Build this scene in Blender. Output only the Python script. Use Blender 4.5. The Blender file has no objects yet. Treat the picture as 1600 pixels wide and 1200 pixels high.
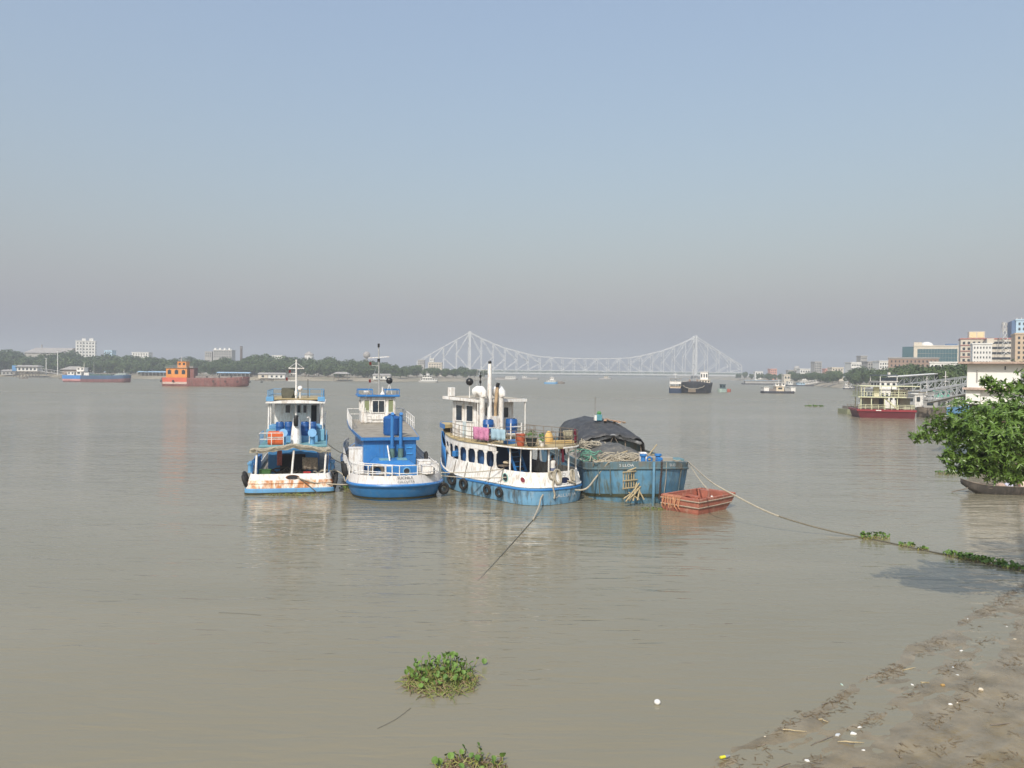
import bpy, math, random, mathutils
from math import sin, cos, pi, sqrt, atan2
from mathutils import Vector as V, Matrix, noise
R = math.radians
sc = bpy.context.scene
col = sc.collection
rnd = random.Random(7)

# ------------------------------------------------------------------ camera, sky, sun, exposure
CAM_H = 8.6
FPX = 1200.0                                    # focal length in pixels of the 1600 x 1200 photograph
PITCH, ROLL = R(0.86), R(0.6)
cam_d = bpy.data.cameras.new('camera')
cam_d.sensor_width = 36.0
cam_d.lens = 36.0 * FPX / 1600.0
cam_d.clip_start = 0.2
cam_d.clip_end = 20000
cam = bpy.data.objects.new('camera', cam_d)
col.objects.link(cam)
CAM_M = Matrix.Translation((0, 0, CAM_H)) @ Matrix.Rotation(pi/2 - PITCH, 4, 'X') @ Matrix.Rotation(ROLL, 4, 'Z')
cam.matrix_world = CAM_M
sc.camera = cam

SUN_AZ, SUN_EL = R(196), R(44)                  # azimuth from +Y towards +X
wd = bpy.data.worlds.new('World')
sc.world = wd
wd.use_nodes = True
wn = wd.node_tree
bg = wn.nodes['Background']
sky = wn.nodes.new('ShaderNodeTexSky')
sky.sky_type = 'NISHITA'
sky.sun_disc = False
sky.sun_elevation = SUN_EL
sky.sun_rotation = SUN_AZ
sky.altitude = 0
sky.air_density = 2.6
sky.dust_density = 4.5
sky.ozone_density = 6.0
veil = wn.nodes.new('ShaderNodeMix')              # even smog veil over the whole dome
veil.data_type = 'RGBA'; veil.blend_type = 'ADD'; veil.inputs[0].default_value = 1.0
veil.inputs[7].default_value = (1.62, 1.84, 2.85, 1)
wn.links.new(sky.outputs[0], veil.inputs[6])
wn.links.new(veil.outputs[2], bg.inputs[0])
bg.inputs[1].default_value = 0.10
sun_d = bpy.data.lights.new('sun', 'SUN')
sun_d.energy = 4.1
sun_d.angle = R(0.6)
sun_d.color = (1.0, 0.94, 0.85)
sun = bpy.data.objects.new('sun', sun_d)
col.objects.link(sun)
sun.rotation_euler = V((-sin(SUN_AZ)*cos(SUN_EL), -cos(SUN_AZ)*cos(SUN_EL), -sin(SUN_EL))).to_track_quat('-Z', 'Y').to_euler()
sun.location = (-40, -80, 120)
sc.view_settings.view_transform = 'Standard'
sc.view_settings.look = 'None'
sc.view_settings.exposure = 0.0
sc.view_settings.gamma = 1.0
sc.view_settings.use_curve_mapping = False
sc.render.engine = 'CYCLES'
sc.cycles.max_bounces = 6
sc.cycles.diffuse_bounces = 2
sc.cycles.glossy_bounces = 3
sc.cycles.transmission_bounces = 3
sc.cycles.volume_bounces = 0
sc.cycles.transparent_max_bounces = 6
sc.cycles.use_denoising = True

# ------------------------------------------------------------------ survey helpers: photograph pixel -> point of the place
def ray(px, py):
    d = V(((px - 800)/FPX, (600 - py)/FPX, -1.0))
    return CAM_M.to_3x3() @ d
def P(px, py, d):                               # point at distance d (world Y)
    r = ray(px, py)
    return V((0, 0, CAM_H)) + r * (d / r.y)
def W(px, py, z=0.0):                           # point at height z
    r = ray(px, py)
    return V((0, 0, CAM_H)) + r * ((z - CAM_H) / r.z)

# ------------------------------------------------------------------ geometry collector
class G:
    def __init__(s):
        s.v = []; s.f = []
    def add(s, vs, fs):
        n = len(s.v)
        s.v += [tuple(v) for v in vs]
        s.f += [tuple(i + n for i in f) for f in fs]
        return s
    def box(s, x0, x1, y0, y1, z0, z1):
        return s.add([(x0,y0,z0),(x1,y0,z0),(x1,y1,z0),(x0,y1,z0),(x0,y0,z1),(x1,y0,z1),(x1,y1,z1),(x0,y1,z1)],
                     [(3,2,1,0),(4,5,6,7),(0,1,5,4),(1,2,6,5),(2,3,7,6),(3,0,4,7)])
    def cbox(s, x0, x1, y0, y1, z0, z1, c=0.02):  # box with chamfered edges
        r = [(x0+c,x1-c,y0+c,y1-c,z0),(x0,x1,y0,y1,z0+c),(x0,x1,y0,y1,z1-c),(x0+c,x1-c,y0+c,y1-c,z1)]
        rings = []
        for a,b,p,q,z in r:
            rings.append([(a+c,p,z),(b-c,p,z),(b,p+c,z),(b,q-c,z),(b-c,q,z),(a+c,q,z),(a,q-c,z),(a,p+c,z)])
        return s.loft(rings)
    def loft(s, rings, closed=True, cap0=True, cap1=True):
        n = len(rings[0]); vs = [p for r in rings for p in r]; fs = []
        for k in range(len(rings)-1):
            for i in range(n if closed else n-1):
                j = (i+1) % n
                fs.append((k*n+i, k*n+j, (k+1)*n+j, (k+1)*n+i))
        if closed and cap0: fs.append(tuple(reversed(range(n))))
        if closed and cap1: fs.append(tuple((len(rings)-1)*n + i for i in range(n)))
        return s.add(vs, fs)
    def tube(s, pts, r, n=6, cap=True):
        pts = [V(p) for p in pts]; m = len(pts); rings = []
        prev = None
        for i, p in enumerate(pts):
            t = (pts[min(i+1,m-1)] - pts[max(i-1,0)])
            if t.length < 1e-9: t = V((0,0,1))
            t.normalize()
            a = prev if prev is not None else (V((0,0,1)) if abs(t.z) < 0.9 else V((1,0,0)))
            u = a - t * a.dot(t)
            if u.length < 1e-6: u = t.orthogonal()
            u.normalize(); w = t.cross(u); prev = u
            rr = r[i] if isinstance(r, (list, tuple)) else r
            rings.append([p + u*(rr*cos(2*pi*k/n)) + w*(rr*sin(2*pi*k/n)) for k in range(n)])
        return s.loft(rings, True, cap, cap)
    def beam(s, a, b, w, h):                     # rectangular bar; h is the upright size
        a = V(a); b = V(b); t = (b-a).normalized()
        up = V((0,0,1)) if abs(t.z) < 0.95 else V((0,1,0))
        x = t.cross(up).normalized(); y = x.cross(t)
        q = [x*w/2*i + y*h/2*j for i, j in ((-1,-1),(1,-1),(1,1),(-1,1))]
        return s.loft([[a+o for o in q], [b+o for o in q]])
    def lathe(s, prof, c=(0,0,0), n=14, axis='Z', cap=True):
        rings = []
        for r, z in prof:
            ring = []
            for k in range(n):
                a = 2*pi*k/n
                p = (r*cos(a), r*sin(a), z)
                if axis == 'Y': p = (p[0], p[2], p[1])
                if axis == 'X': p = (p[2], p[0], p[1])
                ring.append((p[0]+c[0], p[1]+c[1], p[2]+c[2]))
            rings.append(ring)
        return s.loft(rings, True, cap, cap)
    def prism(s, poly, z0, z1):
        n = len(poly)
        return s.loft([[(x,y,z0) for x,y in poly], [(x,y,z1) for x,y in poly]])
    def xprism(s, poly, x0, x1):                 # poly in (y,z), extruded along x
        return s.loft([[(x0,y,z) for y,z in poly], [(x1,y,z) for y,z in poly]])
    def yprism(s, poly, y0, y1):                 # poly in (x,z), extruded along y
        return s.loft([[(x,y0,z) for x,z in poly], [(x,y1,z) for x,z in poly]])
    def sheet(s, rows):
        m = len(rows[0]); vs = [p for r in rows for p in r]
        return s.add(vs, [(k*m+i, k*m+i+1, (k+1)*m+i+1, (k+1)*m+i) for k in range(len(rows)-1) for i in range(m-1)])
    def torus(s, c, R0, r, axis='X', n=18, m=8, squash=1.0):
        vs = []; fs = []
        for i in range(n):
            a = 2*pi*i/n
            for j in range(m):
                b = 2*pi*j/m
                q = R0 + r*cos(b); w = r*squash*sin(b)
                p = {'X': (w, q*cos(a), q*sin(a)), 'Y': (q*cos(a), w, q*sin(a)), 'Z': (q*cos(a), q*sin(a), w)}[axis]
                vs.append((p[0]+c[0], p[1]+c[1], p[2]+c[2]))
        for i in range(n):
            for j in range(m):
                fs.append((i*m+j, ((i+1)%n)*m+j, ((i+1)%n)*m+(j+1)%m, i*m+(j+1)%m))
        return s.add(vs, fs)
    def ball(s, c, r, n=12, m=7, sz=1.0):
        prof = [(max(r*sin(pi*k/m), 0.002), -r*sz*cos(pi*k/m)) for k in range(m+1)]
        return s.lathe(prof, c, n)
    def mesh(s, name, mat, smooth=False):
        me = bpy.data.meshes.new(name)
        me.from_pydata(s.v, [], s.f)
        if mat is not None: me.materials.append(mat)
        me.validate()
        import bmesh
        bm = bmesh.new(); bm.from_mesh(me)
        bmesh.ops.recalc_face_normals(bm, faces=bm.faces[:])
        bm.to_mesh(me); bm.free()
        if smooth:
            for p in me.polygons: p.use_smooth = True
            try: me.set_sharp_from_angle(angle=R(smooth if smooth > 1 else 42))
            except Exception: pass
        return me
    def obj(s, name, mat, parent=None, smooth=False):
        return link(name, s.mesh(name, mat, smooth), parent)

def link(name, data, parent=None):
    o = bpy.data.objects.new(name, data)
    col.objects.link(o)
    if parent is not None: o.parent = parent
    return o
def tag(o, label, cat, group=None):
    o['label'] = label; o['category'] = cat
    if group: o['group'] = group
    return o
def thing(name, label, cat, loc=(0,0,0), rz=0.0, group=None):
    o = link(name, None)
    o.empty_display_size = 0.3
    o.location = loc; o.rotation_euler = (0, 0, rz)
    return tag(o, label, cat, group)
def struct(o):
    o['kind'] = 'structure'; return o
def stuff(o):
    o['kind'] = 'stuff'; return o

# ------------------------------------------------------------------ procedural materials
MATS = {}
def mat(name, c, rough=0.6, var=0.12, scale=2.0, stain=None, amt=0.0, sscale=(1.6,1.6,0.25), lo=0.5, metal=0.0, bump=0.0, bscale=None,
        spec=0.5, stain2=None, amt2=0.0, s2scale=(0.8,0.8,0.8)):
    """painted / weathered surface: colour mottling, streaks of `stain`, patches of `stain2`, fine relief"""
    if name in MATS: return MATS[name]
    m = bpy.data.materials.new(name); m.use_nodes = True
    nt = m.node_tree; N = nt.nodes; L = nt.links
    b = N['Principled BSDF']
    b.inputs['Roughness'].default_value = rough
    b.inputs['Metallic'].default_value = metal
    b.inputs['Specular IOR Level'].default_value = spec
    tc = N.new('ShaderNodeTexCoord')
    nz = N.new('ShaderNodeTexNoise'); nz.inputs['Scale'].default_value = scale; nz.inputs['Detail'].default_value = 5
    L.new(tc.outputs['Object'], nz.inputs['Vector'])
    rp = N.new('ShaderNodeValToRGB')
    k0, k1 = 1 - var, 1 + var
    rp.color_ramp.elements[0].position = 0.3; rp.color_ramp.elements[1].position = 0.7
    rp.color_ramp.elements[0].color = (min(c[0]*k0,1), min(c[1]*k0,1), min(c[2]*k0,1), 1)
    rp.color_ramp.elements[1].color = (min(c[0]*k1,1), min(c[1]*k1,1), min(c[2]*k1,1), 1)
    L.new(nz.outputs['Fac'], rp.inputs['Fac'])
    out = rp.outputs['Color']
    def patch(out, colr, a, sc3, lo, det):
        mp = N.new('ShaderNodeMapping'); mp.inputs['Scale'].default_value = sc3
        L.new(tc.outputs['Object'], mp.inputs['Vector'])
        n2 = N.new('ShaderNodeTexNoise'); n2.inputs['Scale'].default_value = 2.0; n2.inputs['Detail'].default_value = det
        n2.inputs['Roughness'].default_value = 0.65
        L.new(mp.outputs[0], n2.inputs['Vector'])
        r2 = N.new('ShaderNodeValToRGB')
        r2.color_ramp.elements[0].position = lo; r2.color_ramp.elements[1].position = min(lo + 0.16, 1)
        r2.color_ramp.elements[0].color = (0,0,0,1); r2.color_ramp.elements[1].color = (a,a,a,1)
        L.new(n2.outputs['Fac'], r2.inputs['Fac'])
        mx = N.new('ShaderNodeMix'); mx.data_type = 'RGBA'
        L.new(r2.outputs['Color'], mx.inputs[0])
        L.new(out, mx.inputs[6]); mx.inputs[7].default_value = (*colr, 1)
        return mx.outputs[2]
    if stain2 is not None: out = patch(out, stain2, amt2, s2scale, lo, 6)
    if stain is not None: out = patch(out, stain, amt, sscale, lo, 5)
    L.new(out, b.inputs['Base Color'])
    if bump:
        n3 = N.new('ShaderNodeTexNoise'); n3.inputs['Scale'].default_value = bscale or scale*4; n3.inputs['Detail'].default_value = 4
        L.new(tc.outputs['Object'], n3.inputs['Vector'])
        bp = N.new('ShaderNodeBump'); bp.inputs['Strength'].default_value = bump; bp.inputs['Distance'].default_value = 0.05
        L.new(n3.outputs['Fac'], bp.inputs['Height']); L.new(bp.outputs[0], b.inputs['Normal'])
    MATS[name] = m
    return m
def glass(name, c=(0.03,0.04,0.05), rough=0.08):
    return mat(name, c, rough, 0.2, 0.8, spec=0.8)

# lettering: a text curve turned into a flat mesh, then laid on a surface f(u, v) -> point
def letters(name, text, size, f, m, parent, u0=0.0, v0=0.0, xs=1.0):
    cu = bpy.data.curves.new('lettering', 'FONT'); cu.body = text; cu.size = size; cu.align_x = 'CENTER'; cu.resolution_u = 3
    to = bpy.data.objects.new('lettering', cu); col.objects.link(to)
    dg = bpy.context.evaluated_depsgraph_get()
    me = bpy.data.meshes.new_from_object(to.evaluated_get(dg))
    bpy.data.objects.remove(to); bpy.data.curves.remove(cu)
    for v in me.vertices:
        v.co = f(u0 + v.co.x*xs, v0 + v.co.y)
    me.materials.clear(); me.materials.append(m)
    return link(name, me, parent)

# ================================================================== THE SETTING
# ---- river: muddy water with wind ripples
def water_mat():
    m = bpy.data.materials.new('river_water'); m.use_nodes = True
    nt = m.node_tree; N = nt.nodes; L = nt.links; b = N['Principled BSDF']
    tc = N.new('ShaderNodeTexCoord')
    def nzz(scale, sc3, det, dist=0.0):
        mp = N.new('ShaderNodeMapping'); mp.inputs['Scale'].default_value = sc3; mp.inputs['Rotation'].default_value = (0,0,R(-6))
        L.new(tc.outputs['Object'], mp.inputs['Vector'])
        n = N.new('ShaderNodeTexNoise'); n.inputs['Scale'].default_value = scale; n.inputs['Detail'].default_value = det
        n.inputs['Distortion'].default_value = dist
        L.new(mp.outputs[0], n.inputs['Vector']); return n.outputs['Fac']
    # silt clouds
    c1 = nzz(0.05, (0.6,1.6,1), 4, 0.6)
    rp = N.new('ShaderNodeValToRGB')
    rp.color_ramp.elements[0].position = 0.3; rp.color_ramp.elements[1].position = 0.72
    rp.color_ramp.elements[0].color = (0.194,0.174,0.114,1); rp.color_ramp.elements[1].color = (0.242,0.214,0.146,1)
    L.new(c1, rp.inputs['Fac']); L.new(rp.outputs[0], b.inputs['Base Color'])
    b.inputs['IOR'].default_value = 1.33
    # ripples: crests lie across the stream; calm and ruffled patches
    f1 = nzz(2.6, (0.22,1.0,1), 2.5, 0.5)
    f2 = nzz(0.55, (0.25,1.0,1), 3, 0.4)
    f3 = nzz(0.03, (0.5,1.7,1), 3, 0.5)
    r3 = N.new('ShaderNodeMapRange'); r3.inputs['From Min'].default_value = 0.38; r3.inputs['From Max'].default_value = 0.64
    r3.inputs['To Min'].default_value = 0.45; r3.inputs['To Max'].default_value = 1.0
    L.new(f3, r3.inputs['Value'])
    sx = N.new('ShaderNodeSeparateXYZ'); L.new(tc.outputs['Object'], sx.inputs[0])      # calmer inshore, ruffled in midstream
    ry = N.new('ShaderNodeMapRange'); ry.inputs['From Min'].default_value = 50; ry.inputs['From Max'].default_value = 240
    ry.inputs['To Min'].default_value = 0.38; ry.inputs['To Max'].default_value = 1.7
    L.new(sx.outputs['Y'], ry.inputs['Value'])
    rg = N.new('ShaderNodeMapRange'); rg.inputs['From Min'].default_value = 60; rg.inputs['From Max'].default_value = 300
    rg.inputs['To Min'].default_value = 0.07; rg.inputs['To Max'].default_value = 0.30
    L.new(sx.outputs['Y'], rg.inputs['Value']); L.new(rg.outputs[0], b.inputs['Roughness'])
    mu = N.new('ShaderNodeMath'); mu.operation = 'MULTIPLY'; L.new(f1, mu.inputs[0]); L.new(r3.outputs[0], mu.inputs[1])
    ad = N.new('ShaderNodeMath'); ad.operation = 'MULTIPLY_ADD'; L.new(f2, ad.inputs[0]); ad.inputs[1].default_value = 1.6; L.new(mu.outputs[0], ad.inputs[2])
    bp = N.new('ShaderNodeBump'); bp.inputs['Strength'].default_value = 1.0; bp.inputs['Distance'].default_value = 0.15
    hm = N.new('ShaderNodeMath'); hm.operation = 'MULTIPLY'; L.new(ad.outputs[0], hm.inputs[0]); L.new(ry.outputs[0], hm.inputs[1])
    L.new(hm.outputs[0], bp.inputs['Height']); L.new(bp.outputs[0], b.inputs['Normal'])
    return m
M_WATER = water_mat()
g = G()
xs = [-6000,-1500,-400,-120,-40,0,40,120,400,1500,6000]; ys = [-200,0,30,60,120,300,800,2000,5000,9000]
g.sheet([[(x,y,0) for x in xs] for y in ys])
struct(g.obj('river_water', M_WATER))

# ---- banks
M_SAND = mat('bank_silt', (0.30,0.26,0.19), 0.9, 0.2, 0.05, (0.17,0.17,0.10), 0.7, (0.02,0.02,0.2), 0.5)
M_SOIL = mat('bank_soil', (0.13,0.13,0.07), 0.95, 0.3, 0.03)
def bank(name, shore, back, levels):
    """shore polyline; `back` a direction inland; levels: (distance inland, height)"""
    g = G(); rows = []
    for d, z in levels:
        rows.append([(x + back[0]*d, y + back[1]*d, z + (0.4*noise.noise((x*.01, y*.01, d)) if d > 3 else 0)) for x, y in shore])
    g.sheet(rows)
    return struct(g.obj(name, M_SAND))
def dense(pts, step):
    out = []
    for (x0,y0),(x1,y1) in zip(pts[:-1], pts[1:]):
        n = max(1, int(math.hypot(x1-x0, y1-y0)/step))
        out += [(x0+(x1-x0)*k/n + 2*noise.noise((x0+k*3.1,y0,0))*min(1,step/20), y0+(y1-y0)*k/n + 3*noise.noise((x0,y0+k*2.3,5))*min(1,step/20)) for k in range(n)]
    return out + [pts[-1]]
LSHORE = [(-900,640),(-560,690),(-455,690),(-360,668),(-268,650),(-180,640),(-95,640),(-40,700),(-22,830),(-28,1000),(-50,1150),(-90,1300),(-110,1470),(-120,1800),(-60,2500)]
bank('far_left_bank', dense(LSHORE, 30), (-0.55,0.83), [(0,-1.2),(4,0.2),(16,1.6),(26,2.6),(60,3.6),(900,5)])
RSHORE = [(42,62),(45.5,76),(57,97),(86,140),(112,190),(150,290),(200,430),(232,540),(262,720),(300,950),(345,1250),(372,1545),(420,2000),(520,2600)]
bank('far_right_bank', dense(RSHORE, 25), (0.88,-0.47), [(0,-1.2),(3,0.2),(8,2.0),(16,3.2),(40,4.2),(900,6)])
g = G()
g.sheet([[(-900+k*100, 2600+60*sin(k), 0.1) for k in range(26)], [(-900+k*100, 2640+60*sin(k), 4) for k in range(26)], [(-900+k*100, 5200, 6) for k in range(26)]])
struct(g.obj('upstream_bank', M_SOIL))

# ---- mud bank in the near right corner: wet silt that barely rises from the river, ridges and puddles
SH0, SH1 = V((4.7,16.9)), V((21.1,31.7))
SHD = (SH1-SH0).normalized(); SHN = V((SHD.y, -SHD.x))
def mud_h(x, y):
    p = V((x,y)) - SH0
    s = p.dot(SHN); t = p.dot(SHD)
    s += 0.35*noise.noise((t*0.5, 0, 3)) + 0.12*noise.noise((t*2.1, 0, 9))
    h = 0.018*s if s > 0 else 0.05*s
    if s > 5.5: h += 0.055*(s-5.5)**1.55
    q = noise.noise((t*0.35 + 0.2*s, s*1.5, 1.7))
    f = noise.noise((t*1.7, s*3.3, 4.1)); e = noise.noise((t*5.3, s*6.7, 8.8))
    a = max(0.0, min(1.0, (s+0.25)/0.8))
    h += a*(0.040*q + 0.030*f + 0.030*max(e,0)) - 0.022*a
    # a line of washed-up silt along the edge
    h += 0.022*math.exp(-((s-0.18)/0.16)**2)*(0.6+0.6*noise.noise((t*1.1,2,2)))
    return h
def mud_mat():
    m = bpy.data.materials.new('wet_mud'); m.use_nodes = True
    nt = m.node_tree; N = nt.nodes; L = nt.links; b = N['Principled BSDF']
    tc = N.new('ShaderNodeTexCoord')
    n1 = N.new('ShaderNodeTexNoise'); n1.inputs['Scale'].default_value = 1.1; n1.inputs['Detail'].default_value = 8; n1.inputs['Roughness'].default_value = 0.62
    L.new(tc.outputs['Object'], n1.inputs['Vector'])
    rp = N.new('ShaderNodeValToRGB'); e = rp.color_ramp.elements
    e[0].position = 0.34; e[0].color = (0.150,0.116,0.062,1); e[1].position = 0.66; e[1].color = (0.268,0.213,0.127,1)
    L.new(n1.outputs['Fac'], rp.inputs['Fac']); L.new(rp.outputs[0], b.inputs['Base Color'])
    n2 = N.new('ShaderNodeTexNoise'); n2.inputs['Scale'].default_value = 0.8; n2.inputs['Detail'].default_value = 4
    L.new(tc.outputs['Object'], n2.inputs['Vector'])
    mr = N.new('ShaderNodeMapRange'); mr.inputs['From Min'].default_value = 0.35; mr.inputs['From Max'].default_value = 0.65
    mr.inputs['To Min'].default_value = 0.08; mr.inputs['To Max'].default_value = 0.34
    L.new(n2.outputs['Fac'], mr.inputs['Value']); L.new(mr.outputs[0], b.inputs['Roughness'])
    n3 = N.new('ShaderNodeTexNoise'); n3.inputs['Scale'].default_value = 9; n3.inputs['Detail'].default_value = 6
    L.new(tc.outputs['Object'], n3.inputs['Vector'])
    bp = N.new('ShaderNodeBump'); bp.inputs['Strength'].default_value = 0.4; bp.inputs['Distance'].default_value = 0.03
    L.new(n3.outputs['Fac'], bp.inputs['Height']); L.new(bp.outputs[0], b.inputs['Normal'])
    return m
M_MUD = mud_mat()
g = G(); rows = []
nt_, ns_ = 230, 150
for i in range(nt_+1):
    t = -14 + 56*i/nt_
    row = []
    for j in range(ns_+1):
        u = j/ns_
        s = -1.6 + 8.0*u + 22*max(0, u-0.72)**1.6
        p = SH0 + SHD*t + SHN*s
        row.append((p.x, p.y, mud_h(p.x, p.y)))
    rows.append(row)
g.sheet(rows)
struct(g.obj('mud_bank', M_MUD, smooth=80))
# the higher bank behind the tree, running on to the building
g = G(); rows = []
for d, z in [(0,-0.4),(1.5,0.3),(5,1.6),(9,3.0),(20,3.6),(120,4.5)]:
    rows.append([(x + d*0.86, y - d*0.5, z + 0.25*noise.noise((x*.3,y*.3,d))) for x, y in dense([(26,30),(33,41),(40,52),(42,62),(45.5,76)], 2)])
g.sheet(rows)
struct(g.obj('near_right_bank', M_MUD, smooth=80))

# ---- haze: one closed box of even, thin air
def haze_box(density):
    g = G(); g.box(-2600, 2600, -60, 4200, -4, 118)
    m = bpy.data.materials.new('haze'); m.use_nodes = True
    nt = m.node_tree; nt.nodes.remove(nt.nodes['Principled BSDF'])
    pv = nt.nodes.new('ShaderNodeVolumePrincipled')
    pv.inputs['Color'].default_value = (0.80,0.84,0.88,1)
    pv.inputs['Density'].default_value = density
    pv.inputs['Anisotropy'].default_value = 0.0
    nt.links.new(pv.outputs[0], nt.nodes['Material Output'].inputs['Volume'])
    try: m.cycles.homogeneous_volume = True
    except Exception: pass
    return stuff(g.obj('haze', m))
haze_box(0.0005)

# ================================================================== THE CANTILEVER BRIDGE
M_STEEL = mat('bridge_steel', (0.58,0.59,0.59), 0.5, 0.06, 0.05, metal=0.1)
TL, TR = P(733,585,1466), P(1085,590,1549)
bd = V((TR.x-TL.x, TR.y-TL.y, 0)); span = bd.length; bd.normalize(); bw_ = V((-bd.y, bd.x, 0))
br = thing('cantilever_bridge', 'grey steel cantilever truss bridge with two tall towers spanning the hazy river', 'bridge', (TL.x, TL.y, 0), atan2(bd.y, bd.x))
ZB, HT = 13.2, 71.0
main_h = [1,.843,.709,.593,.512,.436,.378,.36,.349,.34,.337]
main_h = main_h + main_h[-2::-1]
nodes = [(-99*(4-k)/4, [.2,.40,.60,.80][k]) for k in range(4)]
nodes += [(span*k/20, main_h[k]) for k in range(21)]
nodes += [(span + 99*(k+1)/4, [.80,.60,.40,.2][k]) for k in range(4)]
NT0, NT1 = 4, 24
for yy in (-6.5, 6.5):
    g = G(); g.loft([[(x, yy-0.9, ZB+HT*h-0.8), (x, yy+0.9, ZB+HT*h-0.8), (x, yy+0.9, ZB+HT*h+0.8), (x, yy-0.9, ZB+HT*h+0.8)] for x, h in nodes])
    g.obj('top_chord', M_STEEL, br)
    g = G(); g.loft([[(x, yy-0.7, ZB-0.7), (x, yy+0.7, ZB-0.7), (x, yy+0.7, ZB+0.7), (x, yy-0.7, ZB+0.7)] for x, h in nodes])
    g.obj('bottom_chord', M_STEEL, br)
    for i, (x, h) in enumerate(nodes):
        zt = ZB + HT*h
        if i in (NT0, NT1):
            g = G(); g.loft([[(x-a, yy-1.6, z), (x+a, yy-1.6, z), (x+a, yy+1.6, z), (x-a, yy+1.6, z)] for a, z in ((2.6,-3),(2.4,ZB),(1.7,zt),(2.4,zt+1),(1.2,zt+2.2))])
            g.obj('tower_leg', M_STEEL, br)
        else:
            G().beam((x,yy,ZB+.5),(x,yy,zt-.5),1.15,1.15).obj('vertical_post', M_STEEL, br)
        if NT0 <= i <= NT1: G().beam((x,yy,7.2),(x,yy,ZB-.6),0.5,0.5).obj('hanger', M_STEEL, br)
    def diag(a, b): G().beam(a, b, .95, .95).obj('diagonal_brace', M_STEEL, br)
    for i in range(len(nodes)-1):
        (x0,h0),(x1,h1) = nodes[i], nodes[i+1]
        z0t, z1t = ZB+HT*h0, ZB+HT*h1
        if i < NT0 or NT0+14 <= i < NT1: outer_left = True; k = True
        elif i >= NT1 or NT0 <= i < NT0+6: outer_left = False; k = True
        else: k = False
        if k:
            if outer_left: m_ = (x0,yy,(ZB+z0t)/2); diag(m_,(x1,yy,z1t-.8)); diag(m_,(x1,yy,ZB+.8))
            else: m_ = (x1,yy,(ZB+z1t)/2); diag(m_,(x0,yy,z0t-.8)); diag(m_,(x0,yy,ZB+.8))
        else:
            if i % 2 == 0: diag((x0,yy,ZB+.6),(x1,yy,z1t-.6))
            else: diag((x0,yy,z0t-.6),(x1,yy,ZB+.6))
for i in (NT0, NT1):
    x = nodes[i][0]
    for z in (30, 48, 66, ZB+HT-1):
        G().beam((x,-5.2,z),(x,5.2,z),1.0,1.2).obj('portal_strut', M_STEEL, br)
for i in range(0, len(nodes), 2):
    if i not in (NT0, NT1):
        x, h = nodes[i]; G().beam((x,-5.6,ZB+HT*h),(x,5.6,ZB+HT*h),0.6,0.6).obj('sway_strut', M_STEEL, br)
g = G(); g.loft([[(x, -15, 6.0), (x, 15, 6.0), (x, 15, 7.4), (x, -15, 7.4)] for x in (-130, 0, span/2, span, span+130)]); g.obj('deck', M_STEEL, br)
for yy in (-14.8, 14.8):
    g = G(); g.box(-130, span+130, yy-.15, yy+.15, 7.45, 8.6); g.obj('parapet', M_STEEL, br)
for x in (0, span):
    for yy in (-6.5, 6.5):
        G().lathe([(5.2,-4),(5.0,2),(4.2,2.2),(4.0,5.8)], (x,yy,0), 14).obj('pier', mat('pier_stone', (0.4,0.37,0.33), 0.9), br)

# ================================================================== TREES OF THE FAR BANKS
def leaf_mat(name, c, c2):
    m = bpy.data.materials.new(name); m.use_nodes = True
    nt = m.node_tree; N = nt.nodes; L = nt.links; b = N['Principled BSDF']
    oi = N.new('ShaderNodeObjectInfo'); ge = N.new('ShaderNodeNewGeometry')
    mx = N.new('ShaderNodeMix'); mx.data_type = 'RGBA'
    ad = N.new('ShaderNodeMath'); ad.operation = 'MULTIPLY_ADD'; ad.inputs[1].default_value = 0.55; 
    L.new(ge.outputs['Random Per Island'], ad.inputs[0])
    m2 = N.new('ShaderNodeMath'); m2.operation = 'MULTIPLY'; m2.inputs[1].default_value = 0.45; L.new(oi.outputs['Random'], m2.inputs[0])
    L.new(m2.outputs[0], ad.inputs[2])
    L.new(ad.outputs[0], mx.inputs[0]); mx.inputs[6].default_value = (*c,1); mx.inputs[7].default_value = (*c2,1)
    L.new(mx.outputs[2], b.inputs['Base Color'])
    b.inputs['Roughness'].default_value = 0.55
    b.inputs['Specular IOR Level'].default_value = 0.3
    return m
M_LEAF = leaf_mat('tree_foliage', (0.030,0.058,0.016), (0.085,0.125,0.035))
M_BARK = mat('bark', (0.16,0.12,0.085), 0.9, 0.3, 3)
def crown_mesh(seed, h, w):
    """a crown from many leaf sprays on uneven lobes, sky showing between them"""
    r = random.Random(seed); g = G()
    lobes = [(V((0,0,h*0.66)), w*0.36)]
    for k in range(12):
        a = r.uniform(0, 2*pi); q = w*r.uniform(0.16,0.34)
        lobes.append((V((q*cos(a), q*sin(a), h*r.uniform(0.24,0.84))), w*r.uniform(0.16,0.26)))
    for c, rad in lobes:
        n = int(90 + 260*(rad/(w*0.3))**2*0.5)
        for _ in range(n):
            d = V((r.gauss(0,1), r.gauss(0,1), r.gauss(0,1)*0.85)).normalized()
            p = c + d*rad*r.uniform(0.72,1.08)
            s = r.uniform(0.35,0.85)*w*0.075
            nn = (d + V((r.gauss(0,.5), r.gauss(0,.5), r.gauss(0,.5)+0.35))).normalized()
            u = nn.orthogonal().normalized(); u = Matrix.Rotation(r.uniform(0,6.3),3,nn) @ u; v = nn.cross(u)
            g.add([p-u*s-v*s*.3, p+v*s*-.7, p+u*s*1.1, p+v*s*.8+nn*s*.3], [(0,1,2,3)])
    return g.mesh('crown', M_LEAF)
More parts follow.
